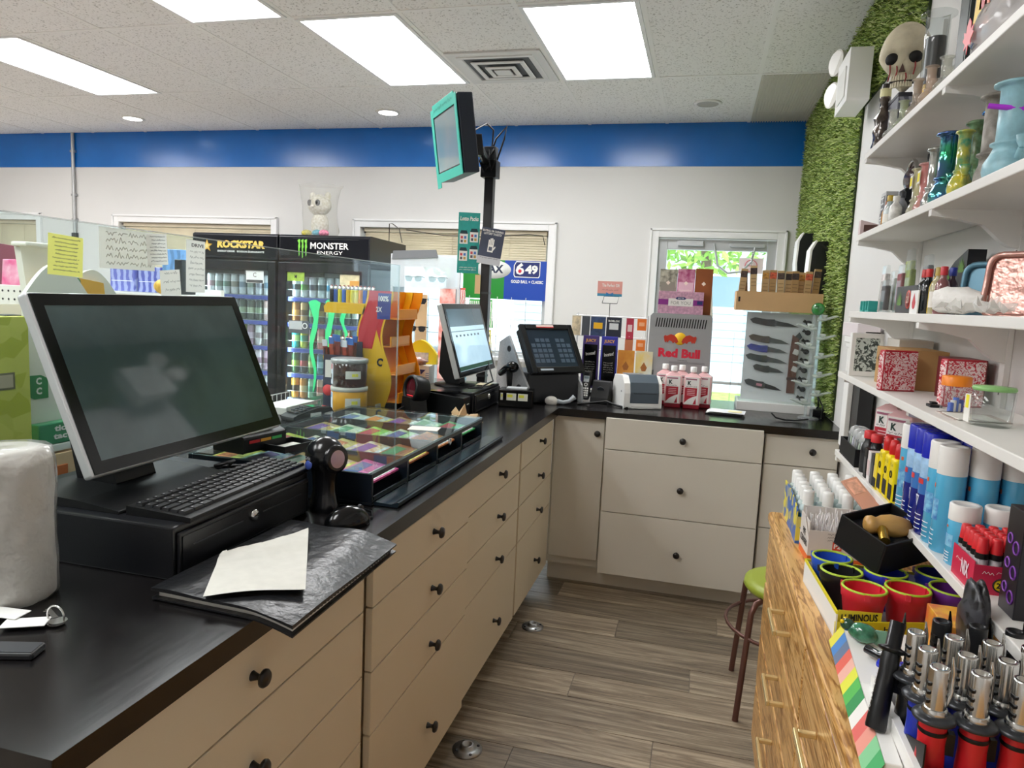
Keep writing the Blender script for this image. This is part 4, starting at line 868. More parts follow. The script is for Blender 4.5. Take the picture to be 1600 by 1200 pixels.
tt_ = scribble(PO, (0, 0, 0), X_, Z_, W1*.72, .018, mat('1d7f72', .5), 'pf', 'frame_print', .0012); tt_.data.transform(PM @ Matrix.Translation((W1/2, -.0046, H1*.93)))
pb().box((.20, .085, .10), (.28, .16, .2), BLACK).build('bracket', PO, .004)
arm0 = PM @ Vector((.24, .15, .15)); MB().tube([arm0, (-.02, -.01, 1.24)], .022, BLACK, n=10).build('arm', PO)
for k, pts in enumerate(([PM @ Vector((.3, .085, .2)), (.0, -.10, 1.42), (.02, -.04, 1.40), (.01, -.02, 1.32), (.0, -.03, 1.2)], [(.0, -.02, 1.26), (.03, -.02, 1.36), (.09, -.03, 1.42), (.075, -.02, 1.36), (.03, .0, 1.24)], [(-.03, -.045, 1.3), (-.045, -.055, 1.24), (-.02, -.05, 1.18), (.01, -.05, 1.22), (.0, -.045, 1.3), (-.03, -.05, 1.27)], [(.03, -.04, 1.31), (.04, -.05, 1.25), (.02, -.055, 1.19), (.0, -.05, 1.25), (.03, -.045, 1.3)])):
    MB().tube(pts, .0045, BLACK, n=7).build('cable', PO)
# signs on the pole
def sign(name, label, o, e, up, w, h, m, cat='sign', t=.002):
    r = T(name, label, cat, o); M_ = frameM((0, 0, 0), e, up); r.matrix_basis = Matrix.Translation(o) @ M_.to_3x3().to_4x4()
    MB().box((-w/2, 0, -h/2), (w/2, t, h/2), m).build('board', r); return r
s1 = sign('lottery_sign', 'teal Lotto Packs sign clipped to the black pole', (-1.245, 3.715, 1.737), (.96, .28, 0), (0, 0, 1), .115, .32, mat('2aa39a', .5, var=.08, scale=60), t=.003)
txt(s1, 'Lotto Packs', (0, -.0008, .128), X_, Z_, .098, .022, WHT_TXT, bold=.02, shear=.15)
for (x, z) in ((-.027, .03), (.028, .04), (-.027, -.06), (.028, -.05)):
    MB().prism([(-.022, -.035), (.022, -.035), (.022, .02), (.015, .034), (-.015, .034), (-.022, .02)], (x, -.001, z), X_, Z_, (0, .0008, 0), mat('eef2ee', .5)).build('pack_picture', s1)
    MB().prism([(-.022, .018), (.022, .018), (.015, .036), (-.015, .036)], (x, -.0014, z), X_, Z_, (0, .0006, 0), mat('123c44', .5)).build('pack_header', s1)
    for i in range(4): MB().box((x-.016+(i % 2)*.018, -.0016, z-.028+(i//2)*.02), (x-.004+(i % 2)*.018, -.001, z-.014+(i//2)*.02), mat(['d0505a', '4a7ac0', '5a5a60', 'c8a050'][(i+int(x*100)) % 4], .5)).build('pack_mark', s1)
for k in range(2): scribble(s1, (0, -.0012, -.13-k*.012), X_, Z_, .09, .006, WHT_TXT, 'lp%d' % k, 'small_print', .0006)
s2_ = sign('lottery_sign', 'dark slate cashing lottery tickets sign with white hand, tilted on the pole', (-1.112, 3.69, 1.72), (.985, .10, -.14), (.13, 0, .99), .125, .19, mat('3a4258', .5, var=.2, scale=8))
txt(s2_, 'BUYING OR CASHING\nLOTTERY TICKETS?', (0, -.0008, .072), X_, Z_, .11, .026, WHT_TXT, bold=.02)
hb = MB(); hb.box((-.016, -.0012, -.03), (.014, -.0006, .008), WHT_TXT)
for k, (x, l_) in enumerate(((-.016, .026), (-.008, .034), (.0, .036), (.008, .03))): hb.box((x, -.0012, .008), (x+.006, -.0006, .008+l_), WHT_TXT)
hb.prism([(.014, -.022), (.026, -.002), (.022, .004), (.014, -.008)], (0, -.0012, 0), X_, Z_, (0, .0006, 0), WHT_TXT); hb.build('hand_symbol', s2_)
MB().box((-.01, -.0018, -.022), (.008, -.0012, -.002), mat('555d70', .5)).build('ticket_symbol', s2_)
MB().box((-.0625, -.001, -.095), (.0625, -.0005, -.055), mat('c9ccd2', .5)).build('footer', s2_); scribble(s2_, (0, -.0014, -.062), X_, Z_, .1, .006, mat('444b5c', .5), 'ft', 'small_print', .0006)
tag(MB().box((-.012, -.004, -.014), (.012, 0, .014), BLACK).box((-.006, -.005, -.006), (.006, -.004, .006), WHITEP).build('sign_clip', loc=(-1.16, 3.70, 1.74)), 'black and white clip holding the signs to the pole', 'clip')
tag(MB().box((-.015, -.002, -.05), (.015, 0, .05), mat('d9b98a', .7)).build('price_tag', loc=(-1.185, 3.715, 1.52)), 'tan paper tag hanging below the teal sign on the pole', 'tag')

# ================================================================ lottery terminal in the corner
LT = T('lottery_terminal', 'black lottery terminal with tilted touch screen and grey side panels in the corner', 'lottery terminal', (-.78, 3.70, CT))
ya = R(47.26); e = Vector((math.cos(ya), math.sin(ya), 0)); n0 = Vector((math.sin(ya), -math.cos(ya), 0)); ti = R(32.26); up = Z_*math.cos(ti)-n0*math.sin(ti)
LM = frameM(Vector((-.813, 3.516, 1.08))-Vector((-.78, 3.70, CT)), e, up)
def lb(): q = MB(); q.M = LM; return q
q = lb()
for a, b_ in (((0, 0), (.03, .284)), ((.304, 0), (.334, .284)), ((.03, 0), (.304, .035)), ((.03, .254), (.304, .284))): q.box((a[0], -.012, a[1]), (b_[0], .012, b_[1]), BLACK)
q.build('bezel', LT, .004)
lb().box((.03, -.004, .035), (.304, .01, .254), mat('27313d', .1, emit=.05)).build('screen', LT)
bm = mat('3f4d5c', .3, emit=.12)
for i in range(8):
    for j in range(5):
        if (i, j) in ((4, 0), (4, 3), (0, 4), (7, 4), (4, 1), (4, 2), (4, 4)): continue
        q = lb(); q.box((.042+i*.032, -.0048, .06+j*.03), (.042+i*.032+.025, -.004, .06+j*.03+.021), bm); q.build('screen_button', LT)
lb().box((.05, -.0126, .012), (.13, -.012, .022), mat('aeb9c4', .4)).build('label', LT)
lb().box((.10, -.0128, .262), (.21, -.012, .278), mat('e9d3cc', .5)).box((.10, -.0132, .262), (.21, -.0128, .266), RED).build('sticker', LT)
lb().box((.015, .012, .01), (.319, .06, .275), BLACKM).build('rear_case', LT, .006)
base = Matrix.Rotation(ya, 4, 'Z'); base.translation = Vector((-.813, 3.516, 0))-Vector((-.78, 3.70, 0))
def bb(): q = MB(); q.M = base; return q
bb().box((.0, .04, 0), (.33, .30, .16), mat('14161b', .45)).build('body', LT, .008)
grs = mat('a9abad', .5, var=.1, scale=120)
for x in (-.012, .332):
    q = bb(); q.prism([(.01, 0), (.30, 0), (.33, .10), (.31, .30), (.22, .34), (.10, .18), (.02, .09)], (x, 0, 0), Y_, Z_, (.012, 0, 0), grs); q.build('side_panel', LT, .003)
for (y, z, rr) in ((.21, .27, .014), (.10, .07, .022)):
    q = bb(); q.cyl((-.0128, y, z), (-.0122, y, z), rr, BLACK, n=20); q.torus((-.0125, y, z), rr, .003, DKGREY, 'x', n=20, k=5); q.build('port', LT)
hs = T('handheld_scanner', 'black handheld scanner resting beside the lottery terminal', 'barcode scanner', (-.965, 3.575, CT+.11), R(-43))
MB().tube([(-.06, 0, .03), (0, 0, .06), (.05, 0, .075)], [.016, .022, .03], BLACKG, n=12).ball((.055, 0, .075), (.032, .036, .03), BLACKG).build('head', hs); MB().tube([(.03, 0, .06), (.04, -.005, .02), (.035, 0, -.03)], [.018, .016, .013], BLACK, n=10).build('handle', hs); MB().tube([(.035, 0, -.03), (.02, .02, -.08), (-.03, .04, -.1), (-.09, .03, -.1)], .004, BLACK, n=6).build('cable', hs)
bx = T('ticket_box', 'small black box with yellow and white stickers on its front', 'box', (-.87, 3.44, CT), R(8))
MB().box((-.085, -.05, 0), (.085, .05, .088), BLACKG).build('body', bx, .004)
for x in (-.075, -.045, .012): MB().box((x, -.0512, .035), (x+(.012 if x < -.07 else .048), -.0502, .07), mat('f1efdf', .5)).box((x+.004, -.0516, .05), (x+(.01 if x < -.07 else .03), -.0511, .064), STICK_Y).build('sticker', bx)
MB().box((-.05, -.03, .088), (.05, .04, .094), mat('c9ccce', .4)).build('lid', bx)
wm = T('ticket_reader', 'small white and grey desktop reader beside the lottery terminal', 'reader', (-.725, 3.60, CT), R(0))
MB().ball((0, 0, .018), (.035, .022, .026), mat('d9d6cf', .4)).build('body', wm); MB().tube([(.03, 0, .02), (.06, .01, .014), (.09, .02, .022), (.115, .03, .045)], [.012, .01, .01, .014], mat('b4bcc2', .35), n=10).build('arm', wm); scribble(wm, (0, -.0225, .02), X_, Z_, .03, .008, mat('8a8a86', .5), 'rd', 'marking')
# ================================================================ back counter
ph = T('cordless_phone', 'black cordless phone standing in its charger base', 'phone', (-.525, 3.82, CT), R(-8))
q = MB(); q.prism([(-.05, 0), (.06, 0), (.06, .05), (.03, .118), (.0, .118), (-.045, .03)], (-.02, 0, 0), Y_, Z_, (.095, 0, 0), BLACK); q.build('base', ph, .006)
q = MB(); q.M = Matrix.Translation((.03, -.022, .072)) @ Matrix.Rotation(R(30), 4, 'X'); q.cyl((0, -.004, 0), (0, .0, 0), .02, DKGREY, n=20); q.build('speaker_dial', ph)
hm = Matrix.Translation((-.055, -.03, .012)) @ Matrix.Rotation(R(-14), 4, 'X')
q = MB(); q.M = hm; q.box((-.023, -.012, 0), (.023, .012, .155), mat('1a1b1e', .35)); q.build('handset', ph, .008)
q = MB(); q.M = hm; q.box((-.015, -.0128, .095), (.015, -.0121, .128), mat('c4ccd0', .2)).box((-.012, -.0132, .112), (.012, -.0128, .124), mat('7f8f98', .3)); q.build('display', ph)
q = MB(); q.M = hm
for i in range(3):
    for j in range(4): q.box((-.0165+i*.012, -.0135, .018+j*.0125), (-.0075+i*.012, -.012, .0265+j*.0125), mat('e8e8e4', .4))
q.torus((0, -.0128, .08), .008, .002, WHITEP, 'y', n=16, k=5); q.build('keypad', ph)
LP = T('label_printer', 'white label printer with slate-grey front beside the phone', 'printer', (-.31, 3.80, CT), R(22))
prf = [(-.10, 0), (.10, 0), (.10, .09), (.085, .135), (.04, .155), (-.085, .16), (-.10, .14)]
MB().prism([(-.115, 0.0), (.11, 0.0), (.11, .12), (.08, .16), (-.06, .168), (-.10, .13), (-.115, .08)], (-.1, 0, 0), Y_, Z_, (.2, 0, 0), mat('f2f2ef', .35)).build('body', LP, .012, seg=4)
slate = mat('4f5b66', .4)
MB().prism([(-.117, .03), (-.117, .085), (-.102, .135), (-.058, .172), (-.02, .171), (-.02, .160), (-.06, .16), (-.10, .128), (-.114, .08), (-.114, .03)], (-.068, 0, 0), Y_, Z_, (.15, 0, 0), slate).build('front_cover', LP, .003)
MB().box((-.05, -.1182, .078), (.07, -.1172, .082), mat('2d353c', .4)).build('label_slot', LP); q = MB(); q.M = Matrix.Translation((-.02, .0, .1705)); q.box((-.05, -.01, -.004), (.05, .045, 0), mat('7d8992', .25)); q.build('display', LP); MB().cyl((-.1006, -.06, .085), (-.1016, -.06, .085), .005, BLACK, n=10).build('button', LP)
MB().box((-.06, -.12, .004), (.06, -.115, .016), mat('dcdcd8', .5)).build('foot_lip', LP)
tag(MB().tube([(-.60, 3.66, CT+.004), (-.52, 3.70, CT+.012), (-.46, 3.74, CT+.02), (-.40, 3.70, CT+.008), (-.34, 3.66, CT+.004)], .006, BLACK, n=8).build('phone_cable'), 'black cable looping in front of the cordless phone', 'cable')
# gift card rack
GC = T('card_rack', 'wire rack of hanging gift cards and air fresheners behind the phone', 'card rack', (-.50, 4.10, CT))
for x in (-.20, .20): MB().cyl((x, .03, 0), (x, .03, .47), .004, WIRE, n=8).build('post', GC)
for z in (.10, .26, .34, .455): MB().cyl((-.21, .03, z), (.205, .03, z), .003, WIRE, n=6).build('cross_wire', GC)
MB().box((-.22, 0, 0), (.22, .12, .015), BLACK).build('base', GC)
def hang(x, z, w, h, m, label, mark=None, extra=None):
    r = T('hanging_card', label, 'card', (-.50+x, 4.085, CT+z), group='cards on the gift card rack')
    MB().box((-w/2, -.002, -h), (w/2, .002, 0), m).build('card', r); MB().tube([(0, .04, .012), (0, .0, .012), (0, -.012, .016)], .0018, WIRE, n=5).build('hook', r)
    if mark: MB().box((-w*.3, -.003, -h*.62), (w*.3, -.002, -h*.3), mark).build('picture', r)
    if extra: txt(r, extra, (0, -.0026, -h*.18), X_, Z_, w*.75, h*.10, WHT_TXT, bold=.02)
hang(-.20, .452, .05, .11, mat('d9c9a8', .5, var=.3, scale=30), 'cream card at the left end of the top row of the card rack'); hang(-.145, .452, .045, .11, mat('4a4f55', .5), 'charcoal card second in the top row of the card rack')
hang(-.075, .452, .085, .11, mat('35486a', .45, var=.4, scale=30), 'navy card with yellow burst in the top row of the card rack', mat('f0b820', .4)); hang(.015, .452, .085, .11, mat('232838', .4), 'dark card with a white square in the top row of the card rack', mat('d8dadc', .4), 'ROBLOX')
hang(.105, .452, .042, .12, mat('b8324a', .45), 'crimson card right of the dark cards on the rack', mat('e8c8c8', .5)); hang(.17, .452, .05, .065, mat('f07a2a', .45), 'orange card at the top right of the card rack', mat('f6b080', .5)); hang(.17, .335, .05, .062, mat('f0802a', .45), 'orange card in the lower right of the card rack', mat('f6b080', .5)); hang(.105, .335, .045, .065, mat('c87a52', .5), 'brown card in the lower middle of the card rack')
for k, (x, cc) in enumerate(((-.105, '4a3a78'), (.0, '3436a0'))):
    r = T('incense_pack', '%s bordered black incense pack hanging on the card rack' % ('violet' if k == 0 else 'blue'), 'incense pack', (-.50+x, 4.06, CT+.345), group='black incense packs on the rack')
    MB().box((-.05, -.006, -.30), (.05, .006, 0), mat(cc, .3), .004, .003).build('pack', r, .003); MB().box((-.037, -.0075, -.285), (.037, -.0062, -.05), BLACKG).build('front_panel', r)
    txt(r, 'JUICY', (0, -.008, -.03), X_, Z_, .06, .022, mat('e2a84a', .4), bold=.03); txt(r, 'Incense!', (0, -.008, -.10), (.96, 0, .2), (-.2, 0, .96), .055, .02, WHT_TXT, shear=.2)
    for j in range(5): scribble(r, (0, -.0079, -.15-j*.013), X_, Z_, .055, .007, mat('b9b9b0', .5), 'jp%d%d' % (k, j), 'small_print', .0005)
for k, (x, cc, c2, lb_) in enumerate(((.10, 'd99a3a', 'c07820', 'amber yellow air freshener card low on the card rack'), (.20, 'cdd6d4', 'e2c878', 'pale beach air freshener card low on the card rack'))):
    r = T('air_freshener', lb_, 'air freshener', (-.50+x, 4.03, CT+.275), group='air fresheners on the rack')
    MB().box((-.046, -.003, -.17), (.046, .003, 0), mat(cc, .45, hex2=c2, scale=9)).build('card', r); MB().prism([(0, .03), (.018, .0), (.01, -.02), (-.01, -.02), (-.018, .0)], (0, -.0036, -.09), X_, Z_, (0, .0006, 0), mat('9a5a1a', .5)).build('emblem', r)
sg = T('counter_sign', 'small pink and blue wire-stand sign on top of the card rack', 'sign', (-.52, 4.12, CT+.47))
MB().tube([(0, 0, -.02), (0, 0, .06)], .002, BLACK, n=6).tube([(-.045, 0, .06), (-.035, 0, .10), (.05, 0, .10), (.04, 0, .06), (-.045, 0, .06)], .002, BLACK, n=6).build('wire_stand', sg)
MB().box((-.075, -.004, .10), (.065, -.002, .115), mat('3f8fb0', .5)).build('blue_band', sg); MB().box((-.075, -.004, .115), (.065, -.002, .185), mat('eca79c', .5)).build('board', sg); txt(sg, 'The Perfect Gift', (0, -.0045, .162), X_, Z_, .10, .018, WHT_TXT, bold=.02); scribble(sg, (0, -.0045, .135), X_, Z_, .1, .008, mat('7a4a4a', .5), 'sg', 'small_print')
MB().prism([(-.02, .1), (0, .107), (.02, .1), (.02, .122), (0, .113), (-.02, .122)], (-.005, -.006, 0), X_, Z_, (0, .002, 0), mat('2f7fb8', .5)).build('bow', sg)
# silver energy-drink panel
RB = T('drink_dispenser', 'silver Red Bull counter cooler seen from its slotted back', 'cooler', (-.115, 4.05, CT))
sv = mat('a7a9ab', .35, .45)
MB().prism([(-.17, 0), (.172, 0), (.165, .475), (.155, .49), (-.155, .49), (-.168, .475)], (0, 0, 0), X_, Z_, (0, .24, 0), sv).build('case', RB, .004)
sme = MB().prism([(0, 0), (.006, 0), (.012, .05), (.006, .05)], (0, -.0012, 0), X_, Z_, (0, .001, 0), BLACK).mesh('vent_slot')
for k in range(20): link('vent_slot', sme, RB, loc=(-.138+k*.0138, 0, .415))
redm = mat('d01f3c', .4)
q = MB(); q.M = Matrix.Translation((0, -.0015, .355)) @ Matrix.Rotation(R(90), 4, 'X'); q.lathe([(.034, 0), (.034, .001), (0, .001)], mat('f5c21c', .4), n=28); q.build('sun_emblem', RB)
bull = [(.008, -.012), (.016, .006), (.03, .022), (.05, .028), (.072, .018), (.083, .022), (.088, .012), (.084, -.006), (.078, -.02), (.072, -.01), (.066, -.02), (.058, -.006), (.045, -.010), (.036, -.022), (.028, -.014), (.02, -.022)]
for s_ in (-1, 1): MB().prism([(s_*a, z) for a, z in bull], (0, -.003, .35), X_, Z_, (0, .001, 0), mat('b8331f', .4)).build('bull_emblem', RB)
txt(RB, 'Red Bull', (0, -.0012, .275), X_, Z_, .225, .05, redm, bold=.05); txt(RB, 'CANADA', (.02, -.0012, .236), X_, Z_, .05, .007, BLK_TXT)
for k in range(2): MB().box((-.05, -.0012, .226-k*.006), (.14, -.0004, .2275-k*.006), DKGREY).build('fine_print', RB)
for (x, z) in ((-.145, .47), (.145, .47)): MB().cyl((x, -.002, z), (x, 0, z), .005, STEEL, n=10).build('screw', RB)
q = MB()
for k in range(7): q.box((-.165+k*.005, -.0012, .135), (-.165+k*.005+.0025, -.0004, .175), BLK_TXT)
q.build('fine_bars', RB)
# incense boxes
def ibox(loc, w, d_, h, m, label, rz=0):
    r = T('incense_box', label, 'box', loc, rz, group='incense boxes on the silver cooler'); MB().box((-w/2, 0, 0), (w/2, d_, h), m).build('carton', r, .001); return r
z0 = CT+.4905
r = ibox((-.127, 4.075, z0), .242, .07, .122, mat('c89ab0', .5, var=.2, scale=70), 'pink patterned FOR YOU incense box lying in front on the silver cooler')
MB().box((-.121, -.0008, .048), (.121, -.0002, .078), mat('8a2a86', .5)).build('purple_band', r); MB().box((-.066, -.0014, .042), (.066, -.0006, .084), mat('eeeae6', .5)).build('title_panel', r); txt(r, 'FOR YOU', (0, -.0018, .06), X_, Z_, .105, .018, mat('8f8f88', .5)); MB().prism([(-.03, .084), (-.02, .092), (.02, .092), (.03, .084), (.02, .078), (-.02, .078)], (0, -.002, 0), X_, Z_, (0, .0006, 0), mat('26306a', .5)).build('brand_oval', r); txt(r, 'SATYA', (0, -.0026, .085), X_, Z_, .034, .008, WHT_TXT); MB().box((.088, -.0014, .054), (.116, -.0006, .074), mat('26306a', .5)).build('blue_mark', r)
for k, (x, ca, cb_, nm) in enumerate(((-.205, '6f6f62', 'c3c1ad', 'grey floral incense box standing at the left behind the FOR YOU box'), (-.108, 'a03a6a', 'cf98ae', 'magenta blossom incense box standing in the middle behind the FOR YOU box'), (-.012, '96541e', '7a3d12', 'copper brown incense box standing at the right behind the FOR YOU box'))):
    r = ibox((x, 4.15, z0), .094, .06, .245+.004*k, mat(ca, .5, hex2=cb_, scale=[34, 30, 4][k]), nm)
    MB().box((-.04, -.0008, .10), (.04, -.0002, .175), mat(['8a8a7c', 'd9b9c4', '8a4a1a'][k], .5)).build('lower_print', r); MB().prism([(0, .012), (.012, 0), (0, -.012), (-.012, 0)], (0, -.0012, .17), X_, Z_, (0, .0006, 0), mat('e8dccc', .5)).build('emblem', r)
    if k == 1: txt(r, 'Lavender', (0, -.0012, .132), X_, Z_, .06, .012, mat('f0e6dc', .5))
# cleaner bottles (five on the counter)
def bottle(loc, label, rz=0):
    r = T('cleaner_bottle', label, 'bottle', loc, rz, group='red and white labelled cleaner bottles')
    pk_ = mat('e9bcbe', .25, var=.04, scale=6)
    MB().box((-.043, -.028, .02), (.043, .028, .172), pk_).build('body', r, .008, seg=3); MB().box((-.042, -.027, 0), (.042, .027, .021), mat('8f1526', .2)).build('base', r, .004)
    MB().box((-.041, -.026, .168), (.041, .026, .186), pk_, .024, .012).cyl((0, 0, .186), (0, 0, .195), .013, pk_, n=14).build('shoulder', r)
    MB().lathe([(.0165, .193), (.0165, .218), (.015, .220), (0, .220)], WHITEP, n=18).build('cap', r)
    lw = mat('f3efec', .45); rm_ = mat('b81f34', .45); cr_ = .0285
    MB().box((-.036, -cr_, .024), (.034, -.028, .166), lw).build('label', r); MB().box((-.034, -cr_-.0003, .153), (.022, -cr_, .160), mat('a5607a', .45)).build('top_band', r)
    MB().prism([(-.036, .112), (.026, .112), (.026, .072), (.005, .064), (-.018, .05), (-.036, .03)], (0, -cr_-.0003, 0), X_, Z_, (0, .0003, 0), rm_).prism([(.008, .026), (.024, .026), (.022, .06)], (0, -cr_-.0003, 0), X_, Z_, (0, .0003, 0), rm_).build('red_panel', r)
    txt(r, 'K', (-.014, -cr_-.0002, .136), X_, Z_, .019, .022, mat('1f3a34', .5), bold=.05); scribble(r, (-.004, -cr_-.0006, .118), X_, Z_, .055, .008, mat('4a3a40', .5), 'ul'+label, 'brand_print', .0006)
    for j in range(4): MB().box((-.024, -cr_-.0007, .100-j*.009), (.016, -cr_-.0003, .1025-j*.009), mat('f0c8cc', .5)).build('print_line', r)
    MB().box((-.0436, -.02, .03), (-.043, .02, .16), lw).box((.043, -.02, .03), (.0436, .02, .16), lw).build('side_label', r)
    return r
for k, (x, y, lb_) in enumerate(((-.128, 3.88, 'front left bottle of the five red and white cleaner bottles by the silver cooler'), (-.028, 3.875, 'front right bottle of the five red and white cleaner bottles by the silver cooler'), (-.088, 3.955, 'back middle bottle of the five red and white cleaner bottles by the silver cooler'), (.028, 3.945, 'back right bottle of the five red and white cleaner bottles by the silver cooler'), (-.178, 3.965, 'back left bottle of the five red and white cleaner bottles by the silver cooler'))): bottle((x, y, CT), lb_, R([4, -3, 8, -5, 0][k]))
pp = T('paper_stack', 'loose stack of papers and a black folder on the back counter', 'papers', (.14, 3.78, CT), R(-6))
MB().box((-.09, -.07, 0), (.09, .07, .006), BLACK).build('folder', pp)
for k in range(5): MB().grid(lambda u, v, k=k: (-.085+.17*u+.004*k, -.068+.13*v-.003*k, .007+k*.0022+.006*(1-u)*math.sin(v*3)), 6, 4, PAPER if k % 2 else mat('e4e8ec', .6)).build('sheet', pp)
MB().box((.02, -.06, .0185), (.085, .0, .0195), mat('ece5b4', .7)).build('cream_slip', pp)
# knife display case
KC = T('knife_case', 'clear acrylic knife display case on a white plinth with a white backing board', 'display case', (.41, 4.0, CT))
MB().box((-.205, -.02, 0), (.19, .24, .045), WHITEP).build('plinth', KC, .002)
b = MB().box((-.195, .0, .046), (.185, .003, .525), CLEAR).box((-.195, .003, .046), (-.192, .22, .525), CLEAR).box((.182, .003, .046), (.185, .22, .525), CLEAR); b.build('case', KC)
MB().box((-.195, .0, .522), (.185, .22, .527), CLEARF).build('lid', KC); MB().box((-.185, .06, .05), (.175, .066, .52), mat('eeeef2', .6)).build('backing_board', KC)
MB().box((-.24, .12, .02), (-.237, .20, .40), CLEARF).build('side_flap', KC)
kpos = [(-.045, .465, .25, '1f1c20', -4), (-.065, .375, .21, '5a4a3a', -5), (-.07, .325, .21, '2c3aa0', -4), (-.07, .272, .215, '2b3634', -5), (-.055, .218, .16, '3c3f3c', -5), (-.075, .13, .2, '33363a', -9)]
kl = ['top knife, long and black, in the acrylic knife case', 'second knife down, bronze handled, in the acrylic knife case', 'blue-handled knife in the acrylic knife case', 'dark green knife in the acrylic knife case', 'short grey knife in the acrylic knife case', 'bottom knife with pink mark in the acrylic knife case']
for k, (x, z, L_, cc, an) in enumerate(kpos):
    r = T('folding_knife', kl[k], 'knife', (.41+x, 4.052, CT+z), group='knives in the acrylic case'); r.rotation_euler = (0, R(-an), 0)
    h2 = L_/2
    MB().prism([(-h2, .008), (-h2*.8, .021), (-h2*.3, .017), (0, .021), (h2*.05, .008), (h2*.05, -.016), (-h2*.3, -.017), (-h2*.85, -.010)], (0, -.005, 0), X_, Z_, (0, .01, 0), mat(cc, .45, var=.3, scale=60)).build('handle', r, .002)
    MB().prism([(h2*.05, .008), (h2*.12, .014), (h2*.6, .009), (h2, -.006), (h2*.4, -.011), (h2*.05, -.011)], (0, -.0015, 0), X_, Z_, (0, .003, 0), mat('26282b' if k in (0, 5) else '5b5f60', .35, .5)).build('blade', r)
    MB().box((h2*.02, -.0055, -.013), (h2*.1, .0055, .016), mat('4f5356', .35, .6)).build('bolster', r)
    if k == 5: MB().box((-h2*.35, -.0058, -.006), (-h2*.05, -.005, .008), mat('d890a0', .5)).build('pink_mark', r)
sh_ = T('leather_sheath', 'brown leather knife sheath standing upright in the knife case', 'sheath', (.475, 4.05, CT+.10))
MB().prism([(-.02, 0), (.018, 0), (.024, .20), (.02, .29), (-.012, .31), (-.02, .2)], (0, -.006, 0), X_, Z_, (0, .012, 0), mat('6e3a26', .5)).build('sheath', sh_, .003); MB().prism([(-.01, .29), (.02, .28), (.035, .30), (.02, .325)], (0, -.005, 0), X_, Z_, (0, .01, 0), DKGREY).build('handle', sh_); MB().box((-.025, -.008, .07), (.025, -.006, .085), mat('4a2418', .5)).build('strap', sh_)
tg = mat('ece6e4', .6)
for (z, lb_) in ((.22, 'upper white price tag hanging on the leather sheath'), (.13, 'lower white price tag hanging on the leather sheath')):
    q = MB(); q.M = Matrix.Rotation(R(20), 4, 'Y'); q.box((-.014, -.002, -.014), (.014, 0, .014), tg); tag(q.build('price_tag', loc=(.485, 4.04, CT+.10+z)), lb_, 'tag', 'sheath price tags')
for k in range(9):
    r = T('bowl_piece', '%s black glass bowl from the top in the knife case' % ORD[k], 'glass bowl', (.535, 4.045, CT+.475-k*.05), group='black glass bowls in the knife case')
    MB().ball((0, 0, 0), (.016, .012, .014), BLACKG, n=10, rings=6).cyl((-.012, 0, .004), (-.026, 0, .012), .006, BLACKG, r1=.009, n=8).build('bowl', r)
# carton with slim kraft boxes on top
KB = T('cardboard_tray', 'open tan cardboard tray on top of the knife case', 'box', (.375, 3.98, CT+.5275))
cbm = mat('cfa878', .7, var=.04, scale=8)
b = MB().box((-.215, 0, 0), (.21, .24, .004), cbm).box((-.215, 0, .004), (.21, .004, .1), cbm).box((-.215, .236, .004), (.21, .24, .1), cbm).box((-.215, .004, .004), (-.211, .236, .1), cbm).box((.206, .004, .004), (.21, .236, .1), cbm); b.build('tray', KB); MB().box((-.205, -.0006, .045), (-.195, 0, .07), BLK_TXT).build('hand_hole', KB)
kx = [(-.195, 0, .215), (-.165, .03, .205), (-.125, -.01, .232), (-.072, 0, .21), (-.035, 0, .212), (.01, 0, .21), (.045, .01, .208), (.075, 0, .21), (.105, .03, .206), (.135, 0, .21), (.175, .02, .225)]
for k, (x, dy, h) in enumerate(kx):
    r = T('slim_carton', '%s slim kraft carton from the left in the cardboard tray' % ORD[k], 'carton', (.375+x, 4.06+dy, CT+.532), group='slim kraft cartons in the tray'); r.rotation_euler = (0, R([4, -5, -3, 0, 0, -2, 0, 0, 2, 2, 3][k]), 0)
    MB().box((-.017, -.014, 0), (.017, .014, h), mat(['b99a6c', 'a98858', 'c3a678'][k % 3], .65)).build('carton', r, .001); MB().box((-.0172, -.0146, h-.045), (.0172, -.0141, h-.012), mat(['4a3a34', '2e2420', '3a2a28', 'b8863a', 'c85a3a'][k % 5], .5, var=.4, scale=80)).build('picture_band', r)
    for j in range(3): MB().box((-.012, -.0146, h-.07-j*.018), (.012, -.0141, h-.067-j*.018), mat('7d6442', .6)).build('print_line', r)
